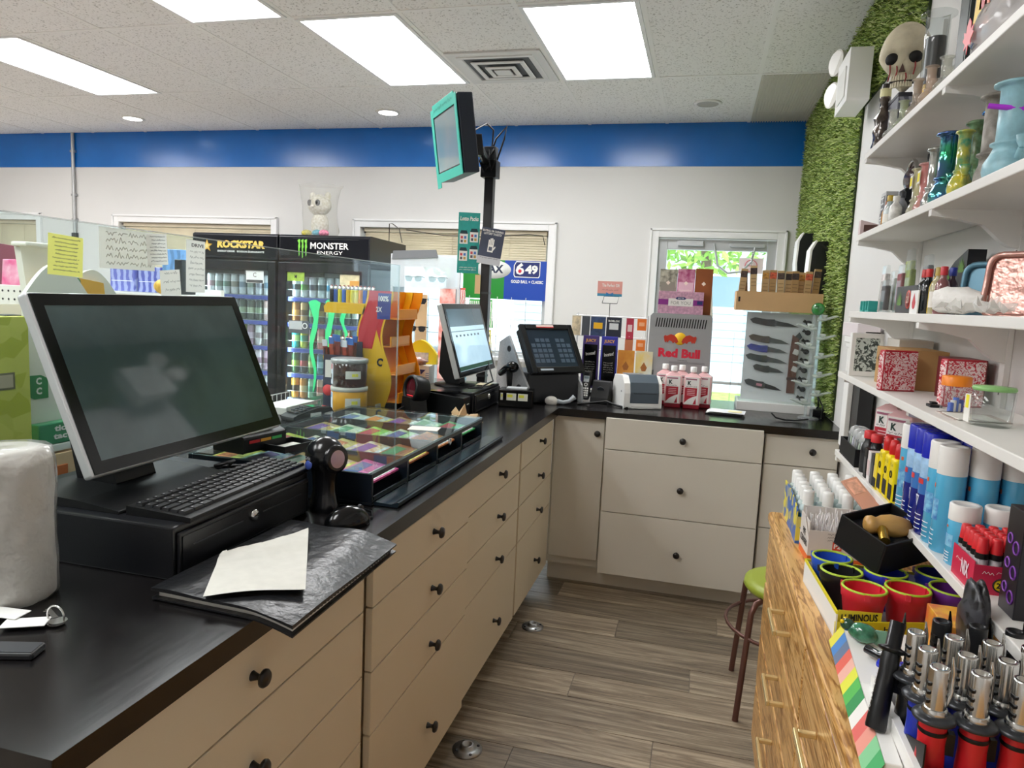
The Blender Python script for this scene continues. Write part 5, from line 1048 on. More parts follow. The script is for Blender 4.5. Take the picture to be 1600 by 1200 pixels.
# glass pipe tree
PT = T('pipe_rack', 'clear acrylic pipe stand with round base in front of the knife case', 'pipe rack', (.545, 3.84, CT))
MB().lathe([(.05, 0), (.05, .006), (.04, .01), (0, .011)], CLEARF, n=28).build('base', PT)
for x in (-.014, .014): MB().cyl((x, 0, .01), (x, 0, .52), .007, CLEARF, n=12).build('rod', PT)
MB().ball((0, 0, .55), .032, mat('2f7a3a', .1, var=.5, scale=30, coat=.6), n=18, rings=12).build('glass_ball', PT)
gl2 = glass('e8eeea', .6, .03, 1.5)
for k in range(10):
    s_ = 1 if k % 2 == 0 else -1; z = .50-k*.047
    r = T('glass_pipe', '%s clear glass pipe from the top on the pipe stand' % ORD[k], 'glass pipe', (.545, 3.84, CT+z), group='clear glass pipes on the stand')
    MB().tube([(s_*.0, -.012, 0), (s_*.03, -.016, .0), (s_*.055, -.02, .008), (s_*.085, -.02, .018)], [.008, .009, .007, .006], gl2, n=10).build('stem', r); MB().lathe([(.006, 0), (.014, .008), (.016, .02), (.011, .02), (.006, .008)], gl2, c=(s_*.03, -.018, .004), n=14, capt=False).build('bowl', r)
    MB().lathe([(.008, 0), (.012, .004), (.008, .007)], gl2, c=(s_*.086, -.02, .014), n=10).build('mouthpiece', r)
tag(MB().tube([(.36, 3.72, CT+.03), (.38, 3.70, CT+.012), (.42, 3.69, CT+.006), (.47, 3.70, CT+.006), (.53, 3.72, CT+.014)], .004, BLACK, n=7).build('charging_cable'), 'short black cable on the back counter in front of the knife plinth', 'cable')
# black appliances on the turf wall end of the counter
for k, (y, z, lb_) in enumerate(((4.42, 1.555, 'black and white rounded speaker beside the kraft cartons, nearer one'), (5.05, 1.66, 'black and white rounded speaker behind the nearer one on the turf wall'))):
    r = T('wall_speaker', lb_, 'speaker', (.615, y, z), group='speakers on the turf wall')
    MB().prism([(-.05, 0), (.045, 0), (.045, .26), (.02, .29), (-.03, .29), (-.055, .24), (-.06, .1)], (0, -.08, 0), X_, Z_, (0, .16, 0), mat('14151a', .35)).build('case', r, .008)
    MB().prism([(-.062, .0), (-.052, .0), (-.062, .10), (-.057, .24), (-.034, .292), (-.040, .296), (-.068, .245), (-.072, .10)], (0, -.078, 0), X_, Z_, (0, .156, 0), WHITEP).build('front_grille', r)
tag(MB().tube([(.60, 4.05, CT+.01), (.615, 4.0, CT+.05), (.60, 3.95, CT+.10), (.62, 3.9, CT+.06), (.61, 3.86, CT+.01), (.60, 3.8, CT+.008)], .0035, BLACK, n=6).build('wall_cable'), 'thin black cable dangling in front of the turf wall', 'cable')
tag(MB().box((-.03, -.05, 0), (.04, .05, .035), BLACK).build('power_brick', bevel=.004, loc=(.60, 3.99, CT)), 'small black power brick at the foot of the turf wall', 'power brick')
# ================================================================ drinks fridges
def fridge(x0, x1, label):
    r = T('drinks_fridge', label, 'fridge', ((x0+x1)/2, 5.1, 0), group='glass door drinks fridges'); w = (x1-x0)/2
    bk = mat('10131a', .28); inn = mat('23262b', .5)
    MB().box((-w, .02, 0), (-w+.035, .68, 1.67), bk).box((w-.035, .02, 0), (w, .68, 1.67), bk).box((-w+.035, .64, 0), (w-.035, .68, 1.67), mat('c9ccd0', .6)).box((-w+.035, .02, 0), (w-.035, .64, .16), bk).box((-w, .02, 1.62), (w, .68, 1.67), bk).build('cabinet', r, .004)
    MB().prism([(0, 1.67), (.68, 1.67), (.68, 1.86), (.02, 1.872), (0, 1.86)], (-w, 0, 0), Y_, Z_, (2*w, 0, 0), bk).build('header', r, .006)
    MB().box((-w+.015, -.003, 1.69), (w-.015, -.0005, 1.85), mat('0b0f18', .12)).build('header_panel', r)
    d = MB()
    for a, b_ in (((-w+.005, .12), (-w+.075, 1.655)), ((w-.075, .12), (w-.005, 1.655)), ((-w+.075, 1.58), (w-.075, 1.655)), ((-w+.075, .12), (w-.075, .19))): d.box((a[0], -.02, a[1]), (b_[0], .015, b_[1]), bk)
    dd = d.build('door', r, .004); MB().box((-w+.075, -.004, .19), (w-.075, .002, 1.58), PANE).build('pane', dd); MB().box((-w+.02, -.05, .75), (-w+.045, -.02, 1.15), BLACKM).build('handle', dd, .006)
    led = mat('f2fbff', .5, emit=26.)
    for s_ in (-1, 1): MB().box((s_*(w-.05)-.006, .03, .3), (s_*(w-.05)+.006, .042, 1.55), led).build('light_strip', r)
    for z in SHV:
        sh = MB()
        for k in range(14): sh.box((-w+.04+k*(2*w-.08)/13-.002, .08, z-.008), (-w+.04+k*(2*w-.08)/13+.002, .6, z-.003), WIRE)
        sh.box((-w+.04, .07, z-.012), (w-.04, .078, z-.002), WIRE).box((-w+.04, .07, z+.055), (w-.04, .073, z+.058), WIRE); sh.build('wire_shelf', r)
        MB().box((-w+.04, .06, z-.035), (w-.04, .064, z-.004), mat('3f4a9a', .4, var=.2, scale=20)).build('price_rail', r)
    return r, w
SHV = [1.385, 1.18, .975, .77, .565, .36]
F1, w1 = fridge(-4.085, -3.30, 'black Rockstar drinks fridge with star logo header')
F2, w2 = fridge(-3.285, -2.50, 'black Monster Energy drinks fridge with green claw header')
gold = mat('e0a83a', .35, .3)
star = [((.052 if k % 2 == 0 else .022)*math.sin(k*PI/5), (.052 if k % 2 == 0 else .022)*math.cos(k*PI/5)) for k in range(10)]
MB().prism(star, (-.255, -.006, 1.765), X_, Z_, (0, .003, 0), gold).build('star_emblem', F1); MB().prism([(a*.6, b_*.6) for a, b_ in star], (-.255, -.0075, 1.765), X_, Z_, (0, .0015, 0), mat('e9d08a', .4)).build('star_centre', F1)
txt(F1, 'ROCKSTAR', (.06, -.0045, 1.783), X_, Z_, .44, .062, mat('f0c860', .35), bold=.06, shear=.08); txt(F1, 'ENERGY DRINK · BOISSON ÉNERGISANTE', (.06, -.0045, 1.728), X_, Z_, .43, .018, WHT_TXT, bold=.02)
cg = mat('7fd04a', .35)
for k, (x, l_) in enumerate(((-.215, .10), (-.185, .115), (-.155, .10))): MB().prism([(-.012, .04), (-.004, .05), (.012, .052), (.008, .02), (.012, -.01), (.006, -.02), (.006, -l_+.03), (.0, -l_+.02), (-.004, -.02), (-.006, .0), (-.002, .02)], (x, -.006, 1.785), X_, Z_, (0, .003, 0), cg).build('claw_emblem', F2)
txt(F2, 'MONSTER', (.05, -.0045, 1.79), X_, Z_, .33, .05, WHT_TXT, bold=.02); txt(F2, 'ENERGY', (.055, -.0045, 1.738), X_, Z_, .22, .025, WHT_TXT); MB().box((-.03, -.0042, 1.705), (.10, -.0036, 1.709), mat('7a7d80', .5)).build('fine_print', F2)
MB().box((-.27, -.0046, 1.84), (.3, -.004, 1.843), DKGREY).build('seam', F2)
# cardboard tags in the doors
q = tag(MB().box((-.08, 0, -.05), (.08, .002, .05), WHITEP).build('door_label', loc=(-3.50, 5.092, 1.53)), 'white label with a letter C on the star-logo fridge door', 'label'); txt(q, 'C', (0, -.0004, .015), X_, Z_, .03, .035, BLK_TXT); MB().box((-.075, -.001, -.047), (.075, 0, -.025), mat('4a4d52', .5)).build('pictogram_row', q)
q = tag(MB().box((-.075, 0, -.035), (.075, .002, .035), mat('a9c84a', .5, var=.2, scale=30)).build('door_label', loc=(-3.13, 5.092, 1.545)), 'lime green promotional label at the top left of the claw-logo fridge door', 'label'); txt(q, 'M', (0, -.0004, 0), X_, Z_, .02, .03, BLK_TXT, bold=.03)
q = tag(MB().box((-.085, 0, -.045), (.085, .002, .045), mat('ecd9b0', .5, var=.15, scale=30)).build('door_label', loc=(-2.66, 5.092, 1.53)), 'cream price label at the top right of the claw-logo fridge door', 'label'); MB().box((0, -.001, -.04), (.08, 0, .0), mat('f0a84a', .5)).build('orange_corner', q)
q = tag(MB().box((-.09, 0, -.05), (.09, .002, .05), mat('5a6066', .5)).build('door_label', loc=(-3.1, 5.092, 1.15)), 'grey and white energy drink label halfway up the claw-logo fridge door', 'label'); MB().box((-.085, -.001, -.02), (.03, 0, .045), mat('c9ccce', .5)).build('white_patch', q); MB().torus((.055, -.001, .01), .02, .004, WHITEP, 'y', n=18, k=4).build('ring_mark', q)
# dripping green decals on the glass
nG = mat('3fdc8c', .4, emit=.12)  # faint emission brightens the decals, which are only print on the glass
for k, (x, zt, zb, wd) in enumerate(((-2.965, 1.35, .68, .055), (-2.825, 1.36, .60, .055), (-2.70, 1.33, .98, .042))):
    rd = random.Random(k); zs = [zt-(zt-zb)*i/10 for i in range(11)]
    pl = [(-wd*(1.75 if i == 0 else (1.2 if i == 1 else (1-.07*i)))*(.5+.1*math.sin(i*2.2+k))+.02*math.sin(i*.9+k), z-zt) for i, z in enumerate(zs)]; prr = [(wd*(1.75 if i == 0 else (1.1 if i == 1 else (1-.07*i)))*(.5+.1*math.cos(i*1.7+k))+.02*math.sin(i*.9+k), z-zt) for i, z in enumerate(zs)]
    d_ = MB().prism(pl+[(.0, zb-zt-.05)]+prr[::-1]+[(wd*.3, .02), (-wd*.4, .015)], (0, 0, 0), X_, Z_, (0, .002, 0), nG).build('claw_decal', loc=(x, 5.088, zt))
    tag(d_, '%s of three bright green dripping claw decals on the fridge glass' % ['leftmost, widest', 'middle', 'rightmost, shortest'][k], 'decal', 'green claw decals')
# cans
can_cache = {}
def can_mesh(body, band, h=.165):
    key = (body, band)
    if key not in can_cache:
        b = MB(); m = mat(body, .25, .25, var=.12, scale=40); m2_ = mat(band, .25, .25)
        b.lathe([(.022, 0), (.031, .008), (.032, h*.32)], m, n=14).lathe([(.0322, h*.32), (.0322, h*.62)], m2_, n=14, capb=False, capt=False).lathe([(.032, h*.62), (.032, h-.018), (.027, h-.004)], m, n=14, capb=False).lathe([(.027, h-.004), (.0275, h), (.025, h), (.024, h-.004), (0, h-.004)], CHROME, n=14)
        can_cache[key] = b.mesh('drink_can')
    return can_cache[key]
rowsM = [[('e6eaee', '3a4248'), ('e2e6e4', '6fae4a'), ('e8ecee', '4a5a62'), ('e6ebec', '5a6a70'), ('e4eaf0', '3aa0cc'), ('cfd2d4', '8a8d90'), ('d6d8d8', '6a6d70'), ('e0e2e4', '3f8a5a'), ('d8dcdc', '4a4f55')],
 [('a8703a', 'e6b05a'), ('c8a06a', '6a4a2a'), ('3a5a44', '6fbf6a'), ('58452e', 'a8884a'), ('4a7a5a', 'b8d08a'), ('33383c', '7a8a4a'), ('2f3a36', '6a8a5a'), ('3a3d40', 'b0b4a8'), ('44484a', '8aa07a')],
 [('46c0c8', 'e0f0a0'), ('c8d04a', '5ab08a'), ('5a3a44', 'c05a6a'), ('e0908a', 'f0d0b0'), ('b06a72', 'e0b0a8'), ('7ab05a', 'd0e090'), ('b8806a', 'e0c0a0'), ('4a6a8a', 'a0c0d0'), ('5a5d60', 'a0a4a0')],
 [('3a5a34', '9ac04a'), ('2a2c30', 'b03a3a'), ('6a8a3a', 'c8d88a'), ('4a7a8a', 'b0d0d8'), ('7a5a3a', 'd0b080'), ('3a3d42', '7a8a90'), ('3a5a4a', '8ab09a'), ('5a3a3a', 'b07a7a'), ('4a4d50', '9a9d98')],
 [('e0a03a', '3a2a1a'), ('d88a3a', 'f0d0a0'), ('a8d8b0', '4a9a7a'), ('e0b8a0', 'c06a5a'), ('c0c8a0', '7a8a4a'), ('b08a6a', 'e0c8a0'), ('6a8a9a', 'c0d0d8'), ('8a7a6a', 'd0c8b8'), ('5a5d5a', '9aa09a')]]
rowsR = [[('d9d8d6', 'b08a90'), ('e2e2e2', '8a9a8a'), ('dcdedc', '6a8a7a'), ('e4e2de', '9a9080'), ('dde0e2', '7a8a9a'), ('e0e2e0', 'a0b0a0'), ('d8dadc', '8a8d98'), ('e2e4e6', '7a9ab0'), ('dcdcd8', 'a0988a')],
 [('d8b8b4', 'e6d8d0'), ('e0c8c4', 'c06a6a'), ('e6dcd4', 'b07a6a'), ('d8d0c8', '4a6a5a'), ('3a4438', '9aa88a'), ('4a4f44', 'c0c8a8'), ('3a3f3a', '8a9a7a'), ('c8a8a0', 'e0d0c8'), ('d0d0cc', '7a7d78')],
 [('8a7a80', 'c8b8c0'), ('7a6a74', 'b8a8b4'), ('b8a8a4', '5a4a50'), ('6a5a5c', 'a89a9c'), ('c8c84a', 'e8e8b0'), ('9a7a8a', 'd0b8c8'), ('d0ccc8', '8a7a7c'), ('7a6a6a', 'b8b0a8'), ('d8c8cc', 'a07a8a')],
 [('c890a0', 'e8d0d8'), ('b87a90', 'e0c0cc'), ('d8a8b4', '8a5a6a'), ('c0a8b0', '6a4a5a'), ('e0b8c8', 'a06a8a'), ('b890a0', 'e0d0d4'), ('d8c8cc', '8a6a7a'), ('c8a8b8', '7a5a6a'), ('b8a0a8', 'd8d0d4')],
 [('a890a0', 'd8c8d0'), ('b8b0ac', '7a706c'), ('c8c0bc', '8a7a74'), ('d0c8c4', '6a605c'), ('9a9a98', '5a5d58'), ('c0b8b4', '8a827c'), ('a8a09c', '6a645c'), ('b8b4b0', '7a7670'), ('c8c4c0', '8a867c')]]
sn = ['top', 'second', 'third', 'fourth', 'fifth']
def cn(h):
    import colorsys
    r_, g_, b_ = [int(h[i:i+2], 16)/255 for i in (0, 2, 4)]; hh, s_, v_ = colorsys.rgb_to_hsv(r_, g_, b_)
    if s_ < .13: return 'silver white' if v_ > .75 else ('grey' if v_ > .4 else 'black')
    names = [(.04, 'red'), (.11, 'orange' if v_ > .6 else 'brown'), (.19, 'yellow'), (.45, 'green'), (.55, 'teal'), (.7, 'blue'), (.83, 'purple'), (.96, 'pink'), (1.1, 'red')]
    return next(n for t, n in names if hh <= t)
for rows, xc, w_, fr in ((rowsM, -2.8925, w2, 'claw-logo fridge'), (rowsR, -3.6925, w1, 'star-logo fridge')):
    for j, row in enumerate(rows):
        for k, (a, b_) in enumerate(row):
            x = xc-w_+.085+k*(2*w_-.17)/8
            for dpt in ((0, 1) if j == 0 else (0,)):
                o = link('drink_can', can_mesh(a, b_), None, loc=(x, 5.215+dpt*.075, SHV[j]))
                tag(o, '%s can, %s from left, %s row, %s shelf of the %s' % (cn(a), ORD[k], 'front' if dpt == 0 else 'back', sn[j], fr), 'drink can', 'cans in the '+fr)
# plush toy in a bag on the right fridge
PL_ = T('plush_toy', 'white speckled plush toy with big glittery eyes on top of the claw-logo fridge', 'plush toy', (-3.06, 5.33, 1.873), R(-8))
pw = mat('ecebe4', .9, hex2='c9c4b0', scale=60, bump=.5, bscale=90)
MB().ball((0, 0, .10), (.075, .065, .10), pw, n=20, rings=12).ball((.0, -.01, .255), (.10, .085, .085), pw, n=22, rings=14).build('body', PL_)
for s_ in (-1, 1):
    MB().ball((s_*.075, .0, .325), (.03, .015, .035), pw, n=10, rings=6).build('ear', PL_); MB().ball((s_*.038, -.084, .265), (.024, .014, .026), mat('4a4d52', .15, var=.4, scale=120, coat=.6), n=14, rings=8).ball((s_*.038, -.094, .266), (.012, .008, .014), BLACKG, n=10, rings=6).build('eye', PL_)
for (x, cc) in ((-.085, 'cfc458'), (.02, '3aa0b8'), (.085, 'd888a0')): MB().ball((x, -.06, .028), (.042, .04, .028), mat(cc, .5, var=.3, scale=80), n=12, rings=8).build('paw', PL_)
MB().ball((0, -.098, .235), (.018, .012, .012), mat('d9d4cc', .6), n=10, rings=6).build('muzzle', PL_)
bg_ = T('plastic_bag', 'clear plastic bag around the plush toy', 'bag', (-3.06, 5.33, 1.873))
rd = random.Random(4)
MB().lathe([(.135, .002), (.15, .05), (.14, .18), (.15, .30), (.17, .38), (.185, .41)], glass('f4f4f2', .86, .08, 1.35), n=36, sy=.72, wob=lambda t, z: .06*math.sin(3*t+z*14)+.04*math.sin(7*t-z*30), capb=False, capt=False).build('film', bg_)
# wire bracket and cord over the middle window
tag(MB().tube([(-2.62, 5.70, 1.874), (-2.62, 5.70, 2.03), (-2.59, 5.70, 2.03), (-2.53, 5.70, 1.99), (-2.50, 5.70, 1.874)], .004, mat('4a4540', .5), n=6).build('wire_hook'), 'bent dark wire hook standing on the back of the claw-logo fridge', 'wire')
tag(MB().tube([(-2.55, 5.90, 2.0), (-2.2, 5.89, 1.96), (-1.8, 5.89, 1.955), (-1.45, 5.89, 1.985), (-1.33, 5.89, 1.975), (-1.31, 5.89, 1.9)], .004, mat('3a3530', .6), n=6).build('sagging_wire'), 'thin dark wire sagging across the top of the middle window blind', 'wire')
# lottery banner in the window
LB = T('lottery_banner', 'green and blue lottery banner hanging in the middle window', 'banner', (-1.66, YB+.012, 1.44))
MB().box((-.37, 0, 0), (.0, .006, .33), mat('1f8f2f', .4)).build('green_half', LB); MB().box((.0, 0, 0), (.37, .006, .33), mat('1546ae', .4)).build('blue_half', LB)
q = MB(); q.M = Matrix.Translation((-.1, -.001, .25)) @ Matrix.Rotation(R(90), 4, 'X') @ Matrix.Diagonal((1.3, .65, 1, 1)); q.lathe([(.12, 0), (.12, .0006), (0, .0006)], mat('f0f2ee', .5), n=28); q.build('white_oval', LB); txt(LB, 'MAX', (-.11, -.0022, .255), X_, Z_, .2, .07, mat('20304a', .5), bold=.04)
MB().prism([(.09, .19), (.30, .19), (.31, .21), (.31, .325), (.10, .325), (.08, .29), (.08, .21)], (0, -.001, 0), X_, Z_, (0, .0006, 0), WHT_TXT).prism([(.097, .197), (.296, .197), (.303, .212), (.303, .318), (.103, .318), (.087, .288), (.087, .212)], (0, -.0016, 0), X_, Z_, (0, .0006, 0), mat('16266a', .5)).build('logo_plate', LB)
txt(LB, '6', (.135, -.0022, .262), X_, Z_, .075, .10, WHT_TXT, bold=.05); MB().ball((.135, -.002, .243), (.016, .003, .016), mat('d01f3c', .4)).build('logo_ball', LB); txt(LB, '49', (.235, -.0022, .258), X_, Z_, .11, .075, WHT_TXT, bold=.05)
txt(LB, 'GOLD BALL + CLASSIC', (.20, -.001, .155), X_, Z_, .28, .026, WHT_TXT, bold=.03)

# ================================================================ customer side at the far left
cream = mat('f0ece2', .45)
MD = T('mint_display', 'white arched mint display with yellow insert behind the near monitor', 'display stand', (-1.66, 1.535, CT))
def archp(y0, y1, h, z0=0): return [(y0, z0)]+[(y0+(y1-y0)*k/12, h+(y1-y0)*.42*math.sin(PI*k/12)) for k in range(13)]+[(y1, z0)]
MB().prism(archp(-.14, .05, .49), (.05, 0, 0), Y_, Z_, (.012, 0, 0), cream).build('arch_panel', MD, .002); MB().prism(archp(.0, .19, .48), (.02, 0, 0), Y_, Z_, (.009, 0, 0), cream).build('arch_panel', MD, .002)
MB().prism([(-.03, 0), (.14, 0), (.15, .30), (.12, .525), (.01, .54), (-.03, .45)], (.03, 0, 0), Y_, Z_, (.012, 0, 0), mat('f4b41c', .4)).build('yellow_insert', MD)
MB().box((-.1, -.14, 0), (.05, .18, .012), cream).box((-.1, -.14, .012), (-.09, .18, .46), cream).build('frame', MD)
q = MB(); q.M = Matrix.Translation((.0435, .03, .525)) @ Matrix.Rotation(R(90), 4, 'Y'); q.lathe([(.012, 0), (.012, .001), (0, .0012)], mat('4a8a5a', .4, var=.4, scale=120), n=16); q.build('round_mark', MD)
MB().box((.05, -.13, .0), (.10, .0, .09), mat('e6c39a', .5)).box((.101, -.12, .0), (.104, -.07, .06), mat('c8682a', .5)).build('lower_tray', MD, .004)
q = MB(); q.M = Matrix.Translation((.063, -.115, .26)) @ Matrix.Rotation(R(90), 4, 'Y'); q.prism([(-.03, -.03), (.02, -.03), (.03, -.01), (.03, .03), (-.02, .03), (-.03, .01)], (0, 0, 0), X_, Y_, (0, 0, .001), mat('1f8a4a', .4)); q.build('green_leaf_mark', MD)
for z in (.275, .25): txt(MD, 'C', (.0645, -.112, z), Y_, Z_, .016, .018, WHT_TXT, bold=.05)
r = T('mint_box', 'small green and white tic tac mint box in the mint display', 'mints', (-1.575, 1.44, CT+.095)); MB().box((-.02, -.05, 0), (.012, .06, .02), mat('e9ece8', .3)).box((-.02, -.05, .02), (.012, .06, .075), mat('3f9a6a', .3)).build('box', r, .003); txt(r, 'tic\ntac', (.0126, .01, .05), Y_, Z_, .04, .035, WHT_TXT, bold=.04)
tl_ = T('tub_lid', 'open white plastic bin lid standing up behind the mint display', 'lid', (-1.705, 1.50, 1.385)); MB().prism([(0, 0), (.10, 0), (.10, .145), (-.02, .145)], (-.02, 0, 0), Y_, Z_, (.02, 0, 0), cream).box((-.02, -.03, .145), (.03, .11, .157), cream).build('lid', tl_, .004)
gb_ = T('patterned_box', 'lime green box with triangle pattern standing at the left edge', 'box', (-1.55, 1.31, CT)); MB().box((-.1, -.12, 0), (.0, .05, .44), mat('b8be2c', .45, hex2='d2d45a', scale=22, kind='cells')).build('carton', gb_, .002); MB().box((-.0, -.05, .27), (.0008, .01, .31), mat('6e6a4a', .6)).box((.0004, -.045, .275), (.0012, .005, .305), mat('b9ad92', .6)).build('window_cutout', gb_, .001); MB().box((.0, -.12, .12), (.0008, .05, .123), mat('dfe06a', .5)).build('crease', gb_); MB().box((-.06, .01, .44), (-.02, .05, .4425), DKGREY).build('slot', gb_)
pb_ = T('drink_display', 'maroon PRIME cardboard drink display far behind at the left', 'display stand', (-4.15, 3.6, 0)); MB().prism([(-.28, 0), (.32, 0), (.30, 1.60), (-.28, 1.66)], (0, 0, 0), X_, Z_, (0, .03, 0), mat('7a2f44', .5)).build('panel', pb_); MB().box((-.30, -.01, 0), (-.27, .03, 1.66), mat('2a2f4a', .5)).build('edge', pb_); txt(pb_, 'PRIME', (.12, -.001, 1.48), X_, Z_, .36, .12, mat('8d8f96', .5), bold=.06)
pp_ = T('pink_pack', 'bright pink snack pack hanging in front of the maroon display', 'snack pack', (-4.10, 3.5, 1.38)); MB().box((-.09, 0, 0), (.08, .03, .17), mat('e0508a', .4, hex2='f6c8d8', scale=9), .005, .01).build('pack', pp_, .006)
pg = T('pegboard_stand', 'white pegboard display stand at the far left', 'display stand', (-3.95, 3.45, 0)); MB().box((-.3, 0, .4), (.2, .02, 1.395), mat('ebe7dc', .5)).build('board', pg, .003)
hmm = MB().cyl((0, -.0015, 0), (0, -.0002, 0), .007, BLACK, n=8).mesh('peg_hole')
for i in range(9):
    for j in range(6): link('peg_hole', hmm, pg, loc=(-.26+i*.045, 0, 1.36-j*.05))
pn = T('fruit_sticker', 'pineapple-yellow fruit picture with green top on the pegboard', 'sticker', (-3.78, 3.443, 1.19)); MB().ball((0, 0, 0), (.035, .004, .045), mat('f0c83a', .5, var=.2, scale=60)).build('fruit', pn); MB().prism([(-.03, .03), (-.02, .09), (0, .05), (.02, .1), (.03, .03)], (0, -.003, 0), X_, Z_, (0, .003, 0), mat('4aa04a', .5)).build('leaves', pn)
for k, (x, y, w_, h_, z, cc, lb_) in enumerate(((-3.385, 3.6, .17, .15, 1.39, '6a72c8', 'blue-violet shrink-wrapped case beside the mint display'), (-3.205, 3.62, .17, .15, 1.39, '5560b8', 'darker blue shrink-wrapped case beside the first one'), (-3.05, 3.62, .13, .26, 1.388, '6fa0d8', 'sky blue boxed pack behind the handwritten notes'), (-2.955, 3.56, .05, .2, 1.388, '23282c', 'dark upright pack between two handwritten notes'))):
    r = T('boxed_pack', lb_, 'box', (x, y, z), group='packs on the customer gondola'); MB().box((-w_/2, 0, 0), (w_/2, .12, h_), mat(cc, .25, hex2='aab4e8' if k < 2 else None, var=0 if k < 2 else .2, scale=7, kind='wave')).build('carton', r, .004); MB().box((-w_/2+.01, -.001, h_*.4), (w_/2-.01, 0, h_*.43), mat('e8ecf6', .4)).build('wrap_seam', r)
gd = T('gondola_shelf', 'low white gondola shelf on the customer floor behind the mint display', 'shelf', (-3.0, 3.7, 0)); MB().box((-.75, -.15, 0), (.13, .25, .1), cream).box((-.75, .2, .1), (.13, .23, 1.42), cream).build('frame', gd)
for z in (.6, 1.0, 1.375): MB().box((-.75, -.15, z), (.13, .2, z+.012), WHITE).build('shelf', gd)
gd.location.x = -3.05
rp = T('orange_pack', 'round orange and yellow pack showing just above the near monitor', 'snack pack', (-3.06, 3.57, 1.388)); MB().ball((0, 0, .04), (.07, .03, .045), mat('e8b43a', .45, var=.3, scale=30)).build('pack', rp)
# ================================================================ right wall: emergency light
EL = T('emergency_light', 'white emergency light box with two swivel lamp heads on the right wall', 'emergency light', (XR-.05, 3.60, 2.36))
MB().prism([(-.16, 0), (.14, 0), (.14, .22), (-.16, .22)], (-.09, 0, 0), Y_, Z_, (.09, 0, 0), WHITEP).build('box', EL, .01); MB().box((-.096, -.10, .03), (-.09, .08, .16), mat('e2e2de', .4)).build('front_panel', EL, .004)
for (y, z) in ((.20, .25), (.26, .12)):
    MB().cyl((-.05, .12, .16), (-.06, y-.02, z), .014, mat('c9c7c0', .5), n=10).cyl((-.02, y, z), (-.10, y-.03, z+.005), .045, mat('d4d2cb', .5), r1=.06, n=20).cyl((-.10, y-.03, z+.005), (-.102, y-.031, z+.005), .052, mat('efeeea', .3), n=20).build('lamp_head', EL)
# ---------------------------------------------------------------- top shelf
ZT = SHZ['top']; clr = glass('f6f8f8', .95, .03, 1.5); clr2 = glass('f0f1ec', .75, .05, 1.5)
bx_ = T('carved_box', 'dark grey box with carved silvery pattern under the skull mask', 'box', (.565, 2.53, ZT)); MB().box((-.05, -.075, 0), (.075, .10, .138), mat('5a5c66', .45, hex2='9a9ca6', scale=14, kind='wave')).build('box', bx_, .003); MB().box((-.052, -.078, .133), (.077, .102, .145), mat('3a3b42', .4)).build('lid', bx_, .002)
SK = T('skull_mask', 'pale bone-coloured skull mask with dark eye sockets and bloody streaks', 'mask', (.528, 2.475, ZT+.146), R(-18)); SK.scale = (.86, .86, .86)
bone = mat('cbc2a8', .6, var=.2, scale=11, bump=.7, bscale=22)
def skfn(d):
    q = 1.0
    if d.z < -.1: q *= 1-.42*abs(d.x)*min(1, -d.z*1.4)
    if d.y < 0:
        for s_ in (-1, 1): q -= .27*math.exp(-(((d.x-s_*.42)/.23)**2+((d.z+.12)/.2)**2))
        q -= .14*math.exp(-((d.x/.12)**2+((d.z+.42)/.16)**2)); q += .09*math.exp(-((d.x/.5)**2+((d.z-.1)/.1)**2)); q += .11*math.exp(-(((abs(d.x)-.6)/.2)**2+((d.z+.4)/.14)**2))
    return q
MB().ball((0, 0, .12), (.084, .085, .117), bone, n=44, rings=30, fn=skfn).build('skull', SK)
for s_ in (-1, 1): MB().ball((s_*.034, -.054, .103), (.0235, .022, .0215), mat('0c0a0a', .7), n=14, rings=8).build('eye_socket', SK)
MB().prism([(-.01, .0), (.01, 0), (0, .028)], (0, -.072, .055), X_, Z_, (0, .01, 0), mat('4f352c', .7)).build('nose_shading', SK)  # brown wedge stands in for the shading around the nose ridge
MB().box((-.036, -.066, .022), (.036, -.03, .027), mat('1c1412', .7)).build('mouth_line', SK)
tm = MB().box((-.0035, -.004, -.009), (.0035, .004, .009), mat('d0c8ae', .5), .0008, .001).mesh('tooth')
for k in range(9):
    a = (k-4)*.19
    for z in (.036, .014): link('tooth', tm, SK, loc=(.042*math.sin(a), -.030-.040*math.cos(a), z), rz=a)
for k, (x, z0, z1) in enumerate(((-.04, .085, .03), (-.018, .08, .035), (.036, .095, .045), (.012, .05, .018))): MB().tube([(x, -.072+abs(x)*.3, z0), (x+.003, -.076+abs(x)*.3, (z0+z1)/2), (x-.002, -.072+abs(x)*.35, z1)], .0025, mat('8f1c1c', .4), n=6).build('blood_streak', SK)
